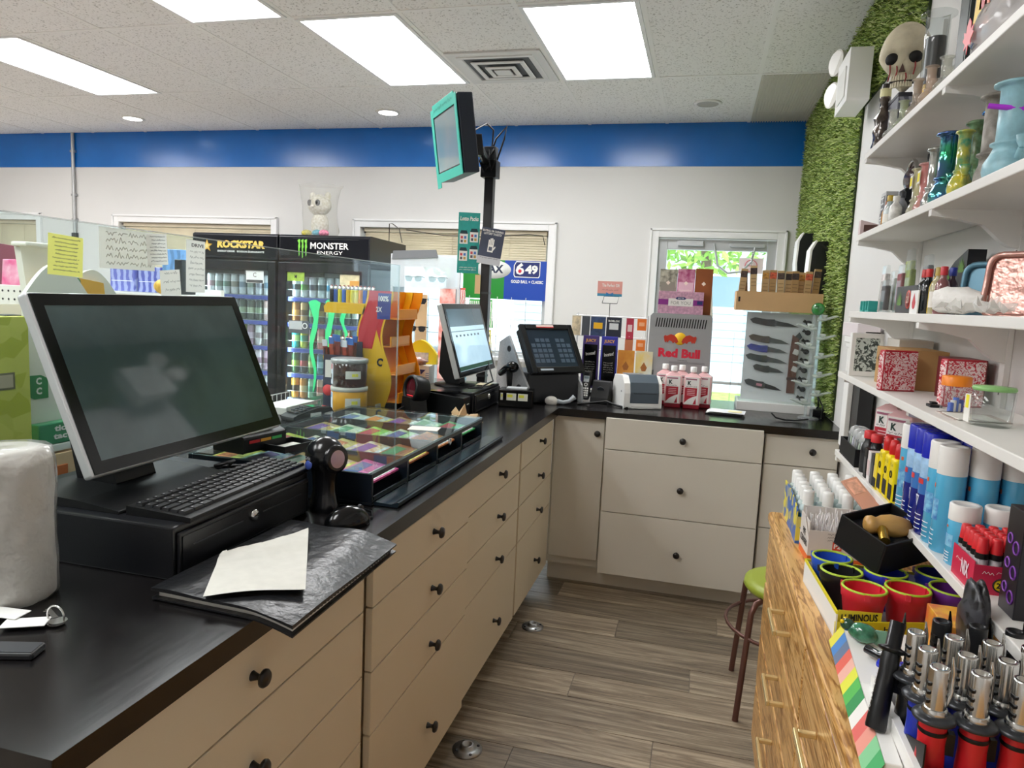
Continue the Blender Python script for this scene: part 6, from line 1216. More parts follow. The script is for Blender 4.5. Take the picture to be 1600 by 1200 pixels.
def bong(loc, h, label, m, rb=.03, rn=.016, rz=0., spiral=False, straw=None, name='water_pipe', grp='glass water pipes', sticker=None):
    r = T(name, label, 'water pipe', loc, rz, group=grp)
    b = MB().lathe([(rb*.9, 0), (rb, .004), (rb*.98, .01), (rb*1.05, h*.12), (rb*1.02, h*.2), (rb*.8, h*.29), (rn*1.05, h*.36), (rn*1.3, h*.38), (rn*1.3, h*.40), (rn, h*.42), (rn, h*.93), (rn*1.15, h*.95), (rn*1.45, h*.965), (rn*1.45, h*.985), (rn*1.2, h), (rn*.9, h*.97), (rn*.85, h*.5)], m, n=24, capt=False); b.build('body', r)
    MB().tube([(0, -rb*.5, h*.16), (-.004, -rb*1.5, h*.30)], [.006, .006], m, n=8).build('down_stem', r); MB().lathe([(.005, 0), (.010, .01), (.012, .022), (.009, .022), (.005, .012)], m, c=(-.004, -rb*1.55, h*.29), n=12, capt=False).build('bowl', r)
    if spiral: MB().tube([(rn*1.12*math.cos(k*.7), rn*1.12*math.sin(k*.7), h*.42+h*.5*k/40) for k in range(41)], .0022, spiral, n=5).build('spiral_trim', r)
    if straw: MB().cyl((-.05, -.01, h*.76), (.03, -.03, h*.68), .005, straw, n=8).build('straw', r)
    if sticker: MB().box((-rn*1.25-.001, -.011, h*.62), (-rn*1.25, .011, h*.86), mat('f0eee4', .5)).box((-rn*1.25-.0016, -.009, h*.66), (-rn*1.25-.001, .009, h*.82), mat('f2e22a', .5)).build('price_sticker', r)
    return r
DB = T('ornate_bottle', 'smoky brown ornate glass bottle with pale label at the far end of the top shelf', 'bottle', (.505, 2.585, ZT)); sm_ = mat('4a3f38', .12, .2, var=.5, scale=30, coat=.6)
MB().lathe([(.024, 0), (.027, .01), (.022, .04), (.028, .06), (.021, .08), (.026, .10), (.014, .12), (.012, .15), (.016, .155), (.016, .165)], sm_, n=20, wob=lambda t, z: .12*math.sin(6*t+z*90)).build('bottle', DB); MB().lathe([(.0165, .165), (.0165, .19)], mat('e6e2b0', .5), n=16).lathe([(.013, .19), (.012, .205)], mat('2a2422', .4), n=12).build('neck_label', DB)
r = bong((.545, 2.225, ZT), .285, 'tall clear glass tube pipe with black and yellow decoration on the top shelf', clr, .034, .03, name='glass_tube_pipe'); MB().lathe([(.024, .10), (.024, .22)], mat('14141a', .3), n=20).lathe([(.0245, .05), (.0245, .098)], mat('d8b020', .3, var=.4, scale=50), n=20).build('inner_sleeve', r)
r = bong((.60, 2.15, ZT), .33, 'slim clear tube pipe with yellow spiral trim on the top shelf', clr, .028, .02, spiral=mat('d0b83a', .35), name='glass_tube_pipe')
r = T('tall_carton', 'tall glossy black carton standing on the top shelf', 'carton', (.59, 2.04, ZT)); MB().box((-.035, -.04, 0), (.05, .04, .36), mat('1b2224', .25)).build('carton', r, .002); MB().box((-.036, -.03, .02), (-.0352, .03, .34), mat('2f3a3c', .25)).build('front_panel', r)
r = T('printed_bag', 'clear bag with bold red, yellow and magenta print on the top shelf', 'bag', (.56, 1.86, ZT)); MB().box((-.02, -.06, 0), (.02, .06, .20), glass('f0f0f0', .6, .08)).build('bag', r, .006)
for (y0, y1, z0, z1, cc) in ((-.055, .055, .09, .115, '7ab0d0'), (-.05, -.01, .11, .19, 'e86a3a'), (-.015, .025, .105, .15, 'c0288a'), (.0, .05, .13, .195, 'f2c81c'), (-.03, .02, .15, .195, 'c82a3a')): MB().prism([(y0, z0), (y1, z0+.01), (y1-.008, z1), (y0+.01, z1-.006)], (-.0212, 0, 0), Y_, Z_, (-.0006, 0, 0), mat(cc, .4)).build('print_patch', r)
r = T('clear_bag', 'crumpled clear bag with a red maple leaf on the top shelf', 'bag', (.535, 1.70, ZT))
MB().ball((0, 0, .06), (.045, .11, .06), glass('f4f2f2', .55, .1), n=24, rings=14, fn=lambda d: 1+.12*math.sin(d.y*11+d.z*7)+.08*math.sin(d.x*17)).build('bag', r)
leaf = [(0, -.03), (.004, -.012), (.02, -.016), (.016, -.006), (.032, .006), (.024, .01), (.028, .022), (.014, .016), (.012, .03), (0, .042), (-.012, .03), (-.014, .016), (-.028, .022), (-.024, .01), (-.032, .006), (-.016, -.006), (-.02, -.016), (-.004, -.012)]
MB().prism(leaf, (-.053, .03, .05), Y_, Z_, (-.001, 0, 0), mat('d81f30', .4)).build('maple_leaf', r)
for k, (x, y, h, m, lb_) in enumerate(((.50, 2.42, .085, clr2, 'small frosted glass pipe beside the carved box'), (.50, 2.17, .10, glass('e6dcd0', .7, .05, 1.5), 'small cream glass pipe in front of the slim tube pipe'), (.495, 2.03, .09, glass('f0e4d8', .7, .05, 1.5), 'small milky glass pipe in front of the black carton'), (.50, 2.30, .08, glass('e4ead8', .7, .05, 1.5), 'small greenish glass pipe in front of the tall tube pipe'), (.50, 1.93, .08, clr2, 'small clear glass pipe in front of the printed bag'))):
    bong((x, y, ZT), h, lb_+' on the top shelf', m, .024, .011, name='small_glass_pipe', grp='small glass pipes on the top shelf')
# ---------------------------------------------------------------- second shelf
Z2 = SHZ['second']
irid = mat('2f9a6a', .12, .8, hex2='5a3ac8', scale=11, coat=.4); iridg = mat('a8b82a', .15, .8, hex2='1f6a5a', scale=10); iridb = mat('2a6ac8', .12, .8, hex2='3ab0a8', scale=9)
bong((.535, 1.585, Z2), .185, 'pale blue marbled water pipe with a purple straw', mat('8fbcc8', .4, var=.18, scale=30), .042, .027, straw=mat('b83ae0', .2)); bong((.545, 1.705, Z2), .195, 'grey sculpted skull water pipe beside the pale blue one', mat('a9a39a', .5, hex2='6a645c', scale=26, bump=.5, bscale=40), .030, .023); bong((.575, 1.81, Z2), .19, 'metallic blue water pipe behind the skull pipe', iridb, .028, .018); bong((.51, 1.77, Z2), .14, 'yellow swirl glass pipe in front of the metallic blue one', mat('d8c83a', .15, hex2='2a8a6a', scale=30, coat=.5), .024, .013)
bong((.575, 1.905, Z2), .19, 'green and brown patterned water pipe between the metallic pipes', mat('7aa07a', .3, hex2='4a5a2a', scale=40), .028, .019); bong((.53, 1.945, Z2), .175, 'metallic green and purple water pipe with wide lip', irid, .034, .021); bong((.53, 2.045, Z2), .16, 'silvery clear water pipe left of the metallic green one', mat('a9aaa4', .15, .6, var=.3, scale=30), .024, .015)
bong((.535, 2.13, Z2), .14, 'pink glass pipe with yellow price sticker', glass('f4c4c0', .6, .04, 1.5), .026, .015, sticker=1); bong((.535, 2.205, Z2), .14, 'pale yellow glass pipe with yellow price sticker', glass('f2f0d8', .65, .04, 1.5), .024, .014, sticker=1)
r = T('cleaner_jug', 'grey labelled bottle with black cap on the second shelf', 'bottle', (.585, 2.27, Z2)); MB().lathe([(.038, 0), (.042, .006), (.042, .12), (.03, .145), (.018, .152)], mat('cfd0d2', .35), n=26).build('body', r); MB().lathe([(.019, .15), (.019, .19), (0, .191)], BLACK, n=20, capb=True).build('cap', r); MB().lathe([(.0425, .015), (.0425, .075)], mat('3a3c40', .5), n=26, capb=False, capt=False).build('label', r)
for k in range(4): scribble(r, (-.0432, -.0, .065-k*.013), -Y_, Z_, .045, .008, WHT_TXT, 'cj%d' % k, 'label_print')
def packbox(name, label, loc, d, m, cat='box', grp=None, rz=0, band=None, t=None, tc_=None, bev=.0015):
    r = T(name, label, cat, loc, rz, group=grp); MB().box((-d[0]/2, -d[1]/2, 0), (d[0]/2, d[1]/2, d[2]), m).build('carton', r, bev)
    if band: MB().box((-d[0]/2-.0008, -d[1]*.42, d[2]*band[0]), (-d[0]/2-.0002, d[1]*.42, d[2]*band[1]), band[2]).build('front_print', r); MB().box((-d[0]*.42, -d[1]/2-.0008, d[2]*band[0]), (d[0]*.42, -d[1]/2-.0002, d[2]*band[1]), band[2]).build('side_print', r)
    if t: txt(r, t, (-d[0]/2-.0014, 0, d[2]*.55), -Y_, Z_, d[1]*.6, d[2]*.35, tc_ or WHT_TXT)
    return r
def smallbot(name, label, loc, r_, h, body, cap, cat='bottle', grp=None, lab=None, neck=.45):
    o = T(name, label, cat, loc, group=grp)
    MB().lathe([(r_*.92, 0), (r_, .003), (r_, h*.58), (r_*.8, h*.68), (r_*neck, h*.76), (r_*neck, h*.84)], body, n=16).build('body', o); MB().lathe([(r_*neck*1.25, h*.82), (r_*neck*1.25, h*.98), (r_*neck*1.1, h), (0, h)], cap, n=12).build('cap', o)
    if lab: MB().lathe([(r_*1.02, h*.14), (r_*1.02, h*.48)], lab, n=16, capb=False, capt=False).build('label', o)
    return o
r = packbox('slim_display_box', 'tall silver and white box with vertical dark lettering on the second shelf', (.53, 2.50, Z2), (.035, .06, .12), mat('c9cacc', .4), band=(.1, .9, mat('6a6c70', .5)))
txt(r, 'FILTH', (-.019, 0, .06), Z_, Y_, .09, .035, mat('d8dadc', .5), bold=.03)
packbox('number_box', 'black box printed with a small 5 on the second shelf', (.575, 2.44, Z2), (.05, .065, .12), BLACKM, t='5')
r = T('purse_case', 'burgundy and silver oval case leaning behind the slim silver box', 'case', (.60, 2.52, Z2+.13)); MB().ball((0, 0, .035), (.03, .07, .04), mat('3a2028', .2), n=20, rings=12).torus((-.01, 0, .035), .055, .006, CHROME, 'x', n=26, k=6).build('case', r); packbox('grey_block', 'grey carton under the oval case at the far end of the second shelf', (.615, 2.53, Z2), (.05, .09, .13), mat('b9b6b4', .5))
for k, (x, y, h, c1, c2, lb_) in enumerate(((.515, 2.435, .085, 'a8742a', '8a4a1a', 'amber'), (.51, 2.39, .095, 'b8b4b4', 'c8a83a', 'grey marbled'), (.53, 2.345, .10, '8a8d92', '3a3c40', 'slate'), (.50, 2.34, .07, 'cfd8d8', '9aa8a8', 'pale'), (.505, 2.295, .08, 'dcdcd8', 'e8e8e4', 'white'))): smallbot('small_bottle', '%s little bottle among the small bottles on the second shelf' % lb_, (x, y, Z2), .017, h, mat(c1, .2, var=.3, scale=50), mat(c2, .4), grp='little bottles on the second shelf', lab=mat('eceae2', .5) if k % 2 else None)
r = T('photo_card', 'small pink and brown card lying at the far end of the second shelf', 'card', (.50, 2.58, Z2)); MB().prism([(-.03, 0), (.03, 0), (.03, .03), (-.03, .045)], (0, 0, 0), X_, Z_, (0, .03, 0), mat('d8c4c4', .5)).build('box', r, .001); MB().box((-.02, -.0006, .008), (.02, 0, .03), mat('5a3a34', .5)).build('photo', r)
# ---------------------------------------------------------------- third shelf
Z3 = SHZ['third']
for k, (x, y, lb_) in enumerate(((.505, 2.55, 'teal plastic clip standing at the far end of the third shelf'), (.505, 2.475, 'second teal plastic clip near the far end of the third shelf'))):
    r = T('teal_clip', lb_, 'clip', (x, y, Z3)); MB().box((-.014, -.022, 0), (.014, .022, .006), mat('3aa8a0', .25)).box((-.014, -.022, .006), (.014, -.014, .035), mat('3aa8a0', .25)).box((-.014, .014, .006), (.014, .022, .035), mat('3aa8a0', .25)).build('clip', r, .002)
for k, (x, y, h, cc, lb_) in enumerate(((.55, 2.53, .15, 'e2d8d8', 'pale pink'), (.56, 2.46, .13, 'cfd0d0', 'silver grey'), (.53, 2.42, .10, '4a4448', 'charcoal'), (.58, 2.38, .19, 'a9b85a', 'lime and grey'), (.545, 2.31, .14, '8a3a44', 'burgundy'), (.55, 2.245, .15, '8a9a4a', 'olive green'), (.575, 2.18, .16, '8a8d90', 'smoke grey'))):
    r = T('bagged_item', '%s goods in a clear hanging bag on the third shelf' % lb_, 'bag', (x, y, Z3), group='clear bagged goods on the third shelf'); MB().box((-.008, -.025, .008), (.008, .025, h*.82), mat(cc, .4, var=.35, scale=45)).build('contents', r, .004); MB().box((-.012, -.03, 0), (.012, .03, h), glass('f6f8f8', .92, .08, 1.3), .006, .004).build('bag', r, .004)
r = packbox('leaf_box', 'black box with green leaf print and a round red logo on the third shelf', (.535, 2.065, Z3), (.07, .19, .07), mat('101214', .3)); q = MB(); q.M = Matrix.Translation((-.0356, -.03, .035)) @ Matrix.Rotation(R(-90), 4, 'Y'); q.lathe([(.024, 0), (.024, .0008), (0, .0008)], mat('d84a3a', .4), n=20).lathe([(.019, .0008), (.019, .0014), (0, .0014)], mat('8a1c1c', .4), n=20); q.build('round_logo', r); txt(r, '21', (-.0372, -.03, .035), -Y_, Z_, .022, .018, mat('e8c8b8', .4), bold=.03)
lfm = mat('5f8a34', .5)
def leaf7(parent, c, s_, n):
    q = MB()
    for k in range(7):
        a = R(-75+25*k); L_ = s_*(1-.1*abs(k-3)); d = Vector((0, -math.sin(a), math.cos(a))); e_ = Vector((0, math.cos(a), math.sin(a)))
        q.add([Vector(c), Vector(c)+d*L_*.5+e_*L_*.12, Vector(c)+d*L_, Vector(c)+d*L_*.5-e_*L_*.12], [(0, 1, 2, 3)], lfm)
    q.build('leaf_print', parent)
leaf7(r, (-.0362, .055, .02), .04, 0)
r = T('leaf_bag', 'black leaf-printed carton with a torn top behind the miniature bottles', 'carton', (.622, 2.06, Z3)); MB().prism([(-.09, 0), (.09, 0), (.09, .09), (.0, .135), (-.09, .16)], (-.02, 0, 0), Y_, Z_, (.04, 0, 0), mat('12141a', .35)).build('carton', r, .001); leaf7(r, (-.0212, -.055, .105), .04, 1); leaf7(r, (-.0212, .04, .085), .03, 1)
mini = [(.505, 1.93, '0e1216', 'c02a2a', 'dark red-capped'), (.505, 1.897, '10161a', 'd03030', 'second red-capped'), (.512, 1.86, 'c8a82a', '4a2a2a', 'yellow'), (.505, 1.825, 'b8b08a', 'b8a04a', 'cream with gold cap'), (.53, 1.815, '3a2a3a', '2a3a9a', 'blue-capped'), (.505, 1.79, '8a5a5a', 'c8303a', 'rosy red-capped')]
for k, (x, y, a, c_, lb_) in enumerate(mini): smallbot('miniature_bottle', '%s miniature bottle on the third shelf' % lb_, (x, y, Z3), .015, .105, mat(a, .12, coat=.5), mat(c_, .35), grp='miniature bottles', lab=mat('ece8e0', .5) if k in (3, 4) else None, neck=.42)
r = T('tag_card', 'small white card with a red drop propped on the third shelf', 'card', (.488, 1.925, Z3)); MB().box((-.003, -.032, 0), (.0, .032, .055), WHITEP).build('card', r); MB().prism([(0, .048), (-.014, .026), (-.01, .014), (0, .010), (.010, .014), (.014, .026)], (-.0036, 0, 0), Y_, Z_, (.0005, 0, 0), mat('c8202c', .4)).build('drop', r)
r = T('wrap_roll', 'white tissue-wrapped roll lying on the third shelf', 'roll', (.505, 1.70, Z3)); q = MB(); q.M = Matrix.Translation((0, 0, .03)) @ Matrix.Rotation(R(-62), 4, 'Z') @ Matrix.Rotation(R(90), 4, 'Y'); wb_ = lambda t, z: .08*math.sin(4*t+z*60)+.05*math.sin(9*t-z*90)
q.lathe([(.008, -.035), (.018, -.04), (.026, -.034), (.028, -.01), (.026, .03), (.018, .055), (.012, .075)], mat('eceae6', .6, bump=.5, bscale=40), n=30, wob=wb_); q.build('wrap', r); q = MB(); q.M = Matrix.Translation((0, 0, .03)) @ Matrix.Rotation(R(-62), 4, 'Z') @ Matrix.Rotation(R(90), 4, 'Y'); q.lathe([(.015, -.0415), (.0, -.042)], mat('9a9d9a', .4, var=.4, scale=90), n=16, capb=False); q.build('core', r)
def tray(loc, label, m, w_, h_, lean):
    r = T('rolling_tray', label, 'tray', loc, group='rolling trays leaning on the third shelf'); r.rotation_euler = (0, R(lean), R(46))
    def rr(w, h, q):
        o = []
        for cx_, cy_, a0 in ((w/2-q, h-q, 0), (-w/2+q, h-q, 90), (-w/2+q, q, 180), (w/2-q, q, 270)):
            for k in range(5): a = R(a0+k*22.5); o.append((cx_+q*math.cos(a), cy_+q*math.sin(a)))
        return o
    MB().prism(rr(w_, h_, .022), (0, 0, 0), Y_, Z_, (.003, 0, 0), m).build('plate', r); out = rr(w_, h_, .022); MB().tube([(-.006, a, b_) for a, b_ in out]+[(-.006, *out[0])], .006, m, n=6).build('rim', r); return r
tray((.57, 1.74, Z3), 'dusty blue metal rolling tray leaning on the third shelf', mat('5f8ba0', .3, .3), .09, .11, 8); tray((.575, 1.60, Z3), 'rose gold metal rolling tray in film leaning on the third shelf', mat('cf9f94', .22, .5, bump=.4, bscale=30), .105, .122, 8)
r = T('film_wrap', 'crumpled clear film lying at the foot of the trays on the third shelf', 'plastic film', (.505, 1.575, Z3)); fr_ = random.Random(8); fv = {}
def ffn(u, v):
    k = (round(u, 3), round(v, 3))
    if k not in fv: fv[k] = (-.04+.08*u+fr_.uniform(-.006, .006), -.09+.18*v+fr_.uniform(-.008, .008), .003+abs(fr_.gauss(.006, .012)))
    return fv[k]
MB().grid(ffn, 8, 12, glass('f6f6f4', .55, .12, 1.5), smooth=False).build('film', r)
packbox('dark_print_box', 'dark box with gold edge at the right edge of the third shelf', (.60, 1.44, Z3), (.06, .10, .17), mat('2a2418', .35, hex2='8a7a3a', scale=12))
# ---------------------------------------------------------------- fourth shelf
Z4 = SHZ['fourth']
r = T('framed_print', 'white framed marbled print standing on the fourth shelf', 'picture', (.50, 2.46, Z4), R(14)); MB().box((-.05, -.008, 0), (.05, .008, .135), WHITEP).build('frame', r, .002); MB().box((-.037, -.0092, .016), (.037, -.008, .12), mat('3a4440', .4, hex2='c9d2cc', scale=45, kind='swirl')).build('print', r)
packbox('plain_white_box', 'plain off-white box standing behind the cardboard box on the fourth shelf', (.60, 2.375, Z4), (.09, .14, .125), mat('d8d4cc', .55)); r = packbox('brown_box', 'brown cardboard box with black stamp on the fourth shelf', (.56, 2.19, Z4), (.13, .20, .105), mat('b8905c', .7, var=.06, scale=9)); scribble(r, (-.0656, .06, .07), -Y_, Z_, .04, .02, BLK_TXT, 'stamp', 'stamp', .0016)
redp = mat('c41c34', .4, hex2='f2dcdc', scale=95, kind='swirl'); redb = mat('b81c30', .4)
for k, (x, y, lb_) in enumerate(((.495, 2.045, 'red and white floral patterned pack in front of the brown box'), (.56, 1.775, 'red and white floral patterned pack behind the orange-capped jar'))):
    r = T('floral_pack', lb_, 'pack', (x, y, Z4), R(18), group='red floral packs'); MB().box((-.045, -.012, 0), (.045, .012, .105), redb).build('pack', r, .003); MB().box((-.043, -.0128, .004), (.043, -.0122, .101), redp).build('front_pattern', r); MB().box((-.0458, -.01, .004), (-.0452, .01, .101), redp).build('side_pattern', r)
r = packbox('dark_red_box', 'dark red box standing between the brown box and the second floral pack', (.605, 1.93, Z4), (.07, .12, .10), mat('6a1c24', .4))
r = T('orange_cap_jar', 'clear jar with orange screw cap holding blue and white pieces', 'jar', (.515, 1.66, Z4)); MB().lathe([(.024, 0), (.026, .003), (.026, .055), (.023, .06)], clr, n=24, capt=False).build('jar', r); MB().lathe([(.027, .056), (.027, .074), (.025, .076), (0, .076)], mat('f58a1c', .4), n=24, wob=lambda t, z: .02*math.sin(18*t)).build('cap', r)
for k in range(5): MB().cyl((-.01+.006*k, -.012+.005*k, .003), (-.008+.005*k, -.006+.002*k, .02+.006*(k % 3)), .006, mat(['2a5ac8', 'e8eaec', '3a6ad0', 'f2f2f0', '2a4ab0'][k], .4), n=8).build('piece', r)
r = T('glass_tumbler', 'clear glass tumbler jar with green lid and yellow price sticker', 'jar', (.525, 1.49, Z4)); MB().lathe([(.030, 0), (.033, .004), (.036, .065), (.033, .066), (.03, .01), (0, .008)], clr, n=28, capt=False).build('jar', r); MB().lathe([(.034, .066), (.036, .069), (.034, .073), (0, .074)], mat('8fc47a', .35), n=28).build('lid', r); MB().prism([(-.016, .004), (.012, .004), (.014, .055), (-.014, .057)], (-.037, .012, 0), Y_, Z_, (-.0008, 0, 0), mat('eceae4', .5)).prism([(-.008, .03), (.006, .03), (.006, .054), (-.008, .054)], (-.038, .012, 0), Y_, Z_, (-.0006, 0, 0), mat('f4ea2a', .5)).build('price_sticker', r)
r = T('black_clip', 'small black clip lying beside the orange-capped jar', 'clip', (.50, 1.74, Z4)); MB().box((-.012, -.02, 0), (.012, .012, .006), BLACK).box((-.004, .0, .006), (.008, .02, .010), BLACK).build('clip', r, .001)
r = T('leaflets', 'thin printed leaflets lying flat at the right of the fourth shelf', 'leaflets', (.53, 1.60, Z4)); MB().box((-.05, -.06, 0), (.05, .05, .002), mat('b8a8a0', .5, var=.3, scale=30)).box((-.045, -.07, .002), (.03, .03, .0035), PAPER).build('sheets', r)
r = T('black_spoon', 'black glossy curved tool at the right edge of the fourth shelf', 'tool', (.56, 1.385, Z4)); MB().tube([(0, 0, .0), (.0, -.01, .05), (0, .005, .09), (0, .02, .115)], [.006, .007, .014, .006], BLACKG, n=10).build('tool', r)
# black panel with white columns beyond the shelves
r = T('column_panel', 'black panel with a white classical column standing beyond the far shelf ends', 'panel', (.615, 3.02, CT)); MB().box((-.02, -.06, 0), (.03, .22, .47), mat('0f1014', .3)).build('panel', r)
MB().box((-.04, .06, .0), (-.02, .15, .40), WHITEP).box((-.045, .045, .40), (-.02, .165, .42), WHITEP).box((-.05, .03, .42), (-.02, .18, .445), WHITEP).build('column', r, .003); MB().box((-.05, -.06, .445), (.03, .24, .50), mat('e8dfe2', .4)).build('entablature', r, .003)
# ---------------------------------------------------------------- fifth shelf
Z5 = SHZ['fifth']
bottle((.598, 2.47, Z5), 'pink cleaner bottle, farther of the two on the lowest wall shelf', R(-50)); bottle((.600, 2.33, Z5), 'pink cleaner bottle, nearer of the two on the lowest wall shelf', R(-50))
r = T('bagged_tray', 'black tray of clear bagged goods at the far end of the lowest wall shelf', 'tray', (.53, 2.46, Z5)); b = MB().box((-.055, -.12, 0), (.05, .12, .006), BLACKM)
for a, c_ in (((-.055, -.12), (.05, -.114)), ((-.055, .114), (.05, .12)), ((-.055, -.114), (-.05, .114)), ((.044, -.114), (.05, .114))): b.box((a[0], a[1], .006), (c_[0], c_[1], .055), BLACKM)
b.build('tray', r, .001)
for k in range(7): MB().box((-.04, -.11+k*.032, .008), (.038, -.095+k*.032, .075), [mat('6a6aa8', .4, hex2='e0e0ea', scale=30, kind='wave'), mat('b8c8b4', .4), mat('8a8d90', .4), mat('c8c8c8', .4)][k % 4], .004, .003).build('pouch', r, .002)
for k in range(4): MB().ball((-.01, -.08+k*.055, .075), (.035, .03, .025), glass('f0f2f2', .6, .08, 1.5), n=12, rings=8, fn=lambda d: 1+.2*math.sin(d.x*9+d.y*13)).build('clear_wrap', r)
r = packbox('black_label_box', 'black box lettered PUL on the lowest wall shelf behind red-capped bottles', (.595, 2.19, Z5), (.06, .14, .115), mat('141414', .35), t='PUL')
for k, (x, y, lb_) in enumerate(((.50, 2.285, 'first'), (.505, 2.22, 'second'), (.525, 2.14, 'third'), (.53, 2.07, 'fourth'))): smallbot('fluid_bottle', '%s black red-capped lighter fluid bottle from the far end of the lowest wall shelf' % lb_, (x, y, Z5), .022, .125, mat('16171a', .3), mat('d42a30', .4), grp='red-capped black fluid bottles', lab=mat('c9cacc', .5) if k > 1 else mat('2a2c30', .4), neck=.6)
for k, (y, cc) in enumerate(((2.21, '15161a'), (2.165, 'e8e4e2'), (2.125, '2a2c30'), (2.085, 'd8d6d0'))): packbox('blister_pack', '%s packaged accessory standing at the shelf front, %s from the far end' % ('white' if k % 2 else 'black', ORD[k]), (.492, y, Z5), (.03, .03, .085), mat(cc, .4), cat='pack', grp='packaged accessories on the lowest wall shelf', band=(.2, .7, mat('e0c8c8' if k % 2 else '4a4d50', .4)))
ybm = mat('f4dc12', .3)
def ybot(x, y, lb_):
    o = T('butane_bottle', lb_, 'bottle', (x, y, Z5), group='yellow butane bottles')
    MB().box((-.016, -.022, 0), (.016, .022, .115), ybm).build('body', o, .008, seg=3); MB().lathe([(.010, .113), (.012, .118), (.0125, .135), (.010, .150), (.006, .152), (0, .153)], mat('d02226', .35), n=14).build('cap', o)
    MB().box((-.0166, -.016, .012), (-.016, .016, .05), BLK_TXT).build('lower_print', o); MB().torus((-.0168, 0, .075), .008, .0016, BLK_TXT, 'x', n=16, k=4).build('round_mark', o); scribble(o, (-.0166, 0, .098), -Y_, Z_, .03, .012, BLK_TXT, lb_, 'print')
    MB().box((-.012, -.0226, .012), (.012, -.022, .055), BLK_TXT).build('side_print', o)
ybot(.492, 2.035, 'yellow red-capped butane bottle, farthest in the yellow row'); ybot(.492, 1.975, 'yellow red-capped butane bottle, middle of the yellow row'); ybot(.492, 1.92, 'yellow red-capped butane bottle, nearest in the yellow row'); ybot(.545, 2.0, 'yellow red-capped butane bottle standing behind the front yellow row')
r = packbox('yellow_pack', 'small yellow and black pack in front of the yellow bottles', (.486, 2.075, Z5), (.022, .032, .095), ybm, cat='pack', band=(.05, .32, BLK_TXT))
cans_ = {}
def spray(x, y, label, kind, h):
    r = T('spray_can', label, 'spray can', (x, y, Z5), R(random.uniform(-20, 20)), group='spray cans on the lowest wall shelf')
    key = (kind, h)
    if key not in cans_:
        lb = mat('57b3dc', .22, var=.06, scale=12, coat=.3); nv = mat('1c2a86', .22, coat=.3); ice = mat('9fc4e6', .25, var=.15, scale=60); R0 = .0262
        me = {}
        if kind == 'navy':
            me['body'] = MB().lathe([(.023, 0), (R0, .003), (R0, h*.40)], nv, n=24).lathe([(R0, h*.40), (R0, h*.56)], mat('3f78c0', .25), n=24, capb=False, capt=False).lathe([(R0, h*.56), (R0, h*.74), (.023, h*.77)], ice, n=24, capb=False); me['cap'] = MB().lathe([(R0*1.01, h*.755), (R0*1.01, h*.985), (R0*.94, h), (R0*.5, h*.995), (0, h*.99)], mat('1826b4', .25), n=24)
            me['print_band'] = MB().grid(lambda u, v: ((R0+.0004)*math.cos(R(150+60*u)), (R0+.0004)*math.sin(R(150+60*u)), h*.50+h*.05*v), 6, 1, mat('d03a3a', .4))
            me['shield_mark'] = MB().prism([(-.008, .012), (.008, .012), (.0, -.012)], (-R0-.0008, 0, h*.33), Y_, Z_, (.0006, 0, 0), mat('dfe6f4', .4)).prism([(-.0035, .009), (.0035, .009), (.0, -.004)], (-R0-.001, 0, h*.33), Y_, Z_, (.0004, 0, 0), nv)
        else:
            me['body'] = MB().lathe([(.023, 0), (R0, .003), (R0, h*.74), (.024, h*.77)], lb, n=24); me['cap'] = MB().lathe([(R0*1.02, h*.735), (R0*1.02, h*.985), (R0*.96, h), (R0*.7, h*.995), (R0*.65, h*.985), (0, h*.985)], mat('e9e7e3', .35), n=24)
            me['print_band'] = MB().grid(lambda u, v: ((R0+.0004)*math.cos(R(165+60*u)), (R0+.0004)*math.sin(R(165+60*u)), h*.30+h*.2*v), 6, 1, mat('2a6cc0', .3, hex2='8fd0ee', scale=70))
            me['emblem'] = MB().grid(lambda u, v: ((R0+.0006)*math.cos(R(178+16*u)), (R0+.0006)*math.sin(R(178+16*u)), h*.60+h*.04*v), 3, 1, mat('d8683a', .4))
        for k in range(4): me['print_line%d' % k] = MB().grid(lambda u, v, k=k: ((R0+.0005)*math.cos(R(160+55*u)), (R0+.0005)*math.sin(R(160+55*u)), h*(.06+.045*k)+.002*v), 6, 1, mat('e6eef6', .4))
        cans_[key] = {k: v.mesh(k) for k, v in me.items()}
    for k, me in cans_[key].items(): link(k.rstrip('0123'), me, r)
rows_ = [(1.845, 'light'), (1.790, 'navy'), (1.736, 'navy'), (1.682, 'navy'), (1.628, 'light'), (1.573, 'light')]
rn = ['farthest row', 'second row from the far end', 'third row from the far end', 'fourth row from the far end', 'fifth row from the far end', 'nearest full row']
for i, (y, kd) in enumerate(rows_):
    for j, x in enumerate((.499, .556, .613)):
        k2 = kd if not (j > 0 and i == 4) else 'navy'
        k2 = 'light' if (j == 1 and i == 0) else k2
        spray(x, y, '%s tall spray can, %s of the %s' % ('navy-capped' if k2 == 'navy' else 'light blue white-capped', ['front', 'middle', 'rear'][j], rn[i]), k2, .222 if k2 == 'navy' else .214)
spray(.504, 1.495, 'short light blue white-capped spray can in front, left one', 'light', .118); spray(.563, 1.495, 'short light blue white-capped spray can in front, right one', 'light', .118)
LBx = T('lighter_refill_box', 'magenta red counter box marked 20 holding red-capped tubes', 'box', (.527, 1.395, Z5)); mg = mat('d22a4e', .4)
b = MB().box((-.05, -.05, 0), (.06, .055, .002), mg).box((-.05, -.05, .002), (-.0485, .055, .055), mg).box((.0585, -.05, .002), (.06, .055, .055), mg).box((-.0485, -.05, .002), (.0585, -.0485, .05), mg).box((-.0485, .0535, .002), (.0585, .055, .05), mg); b.build('carton', LBx)
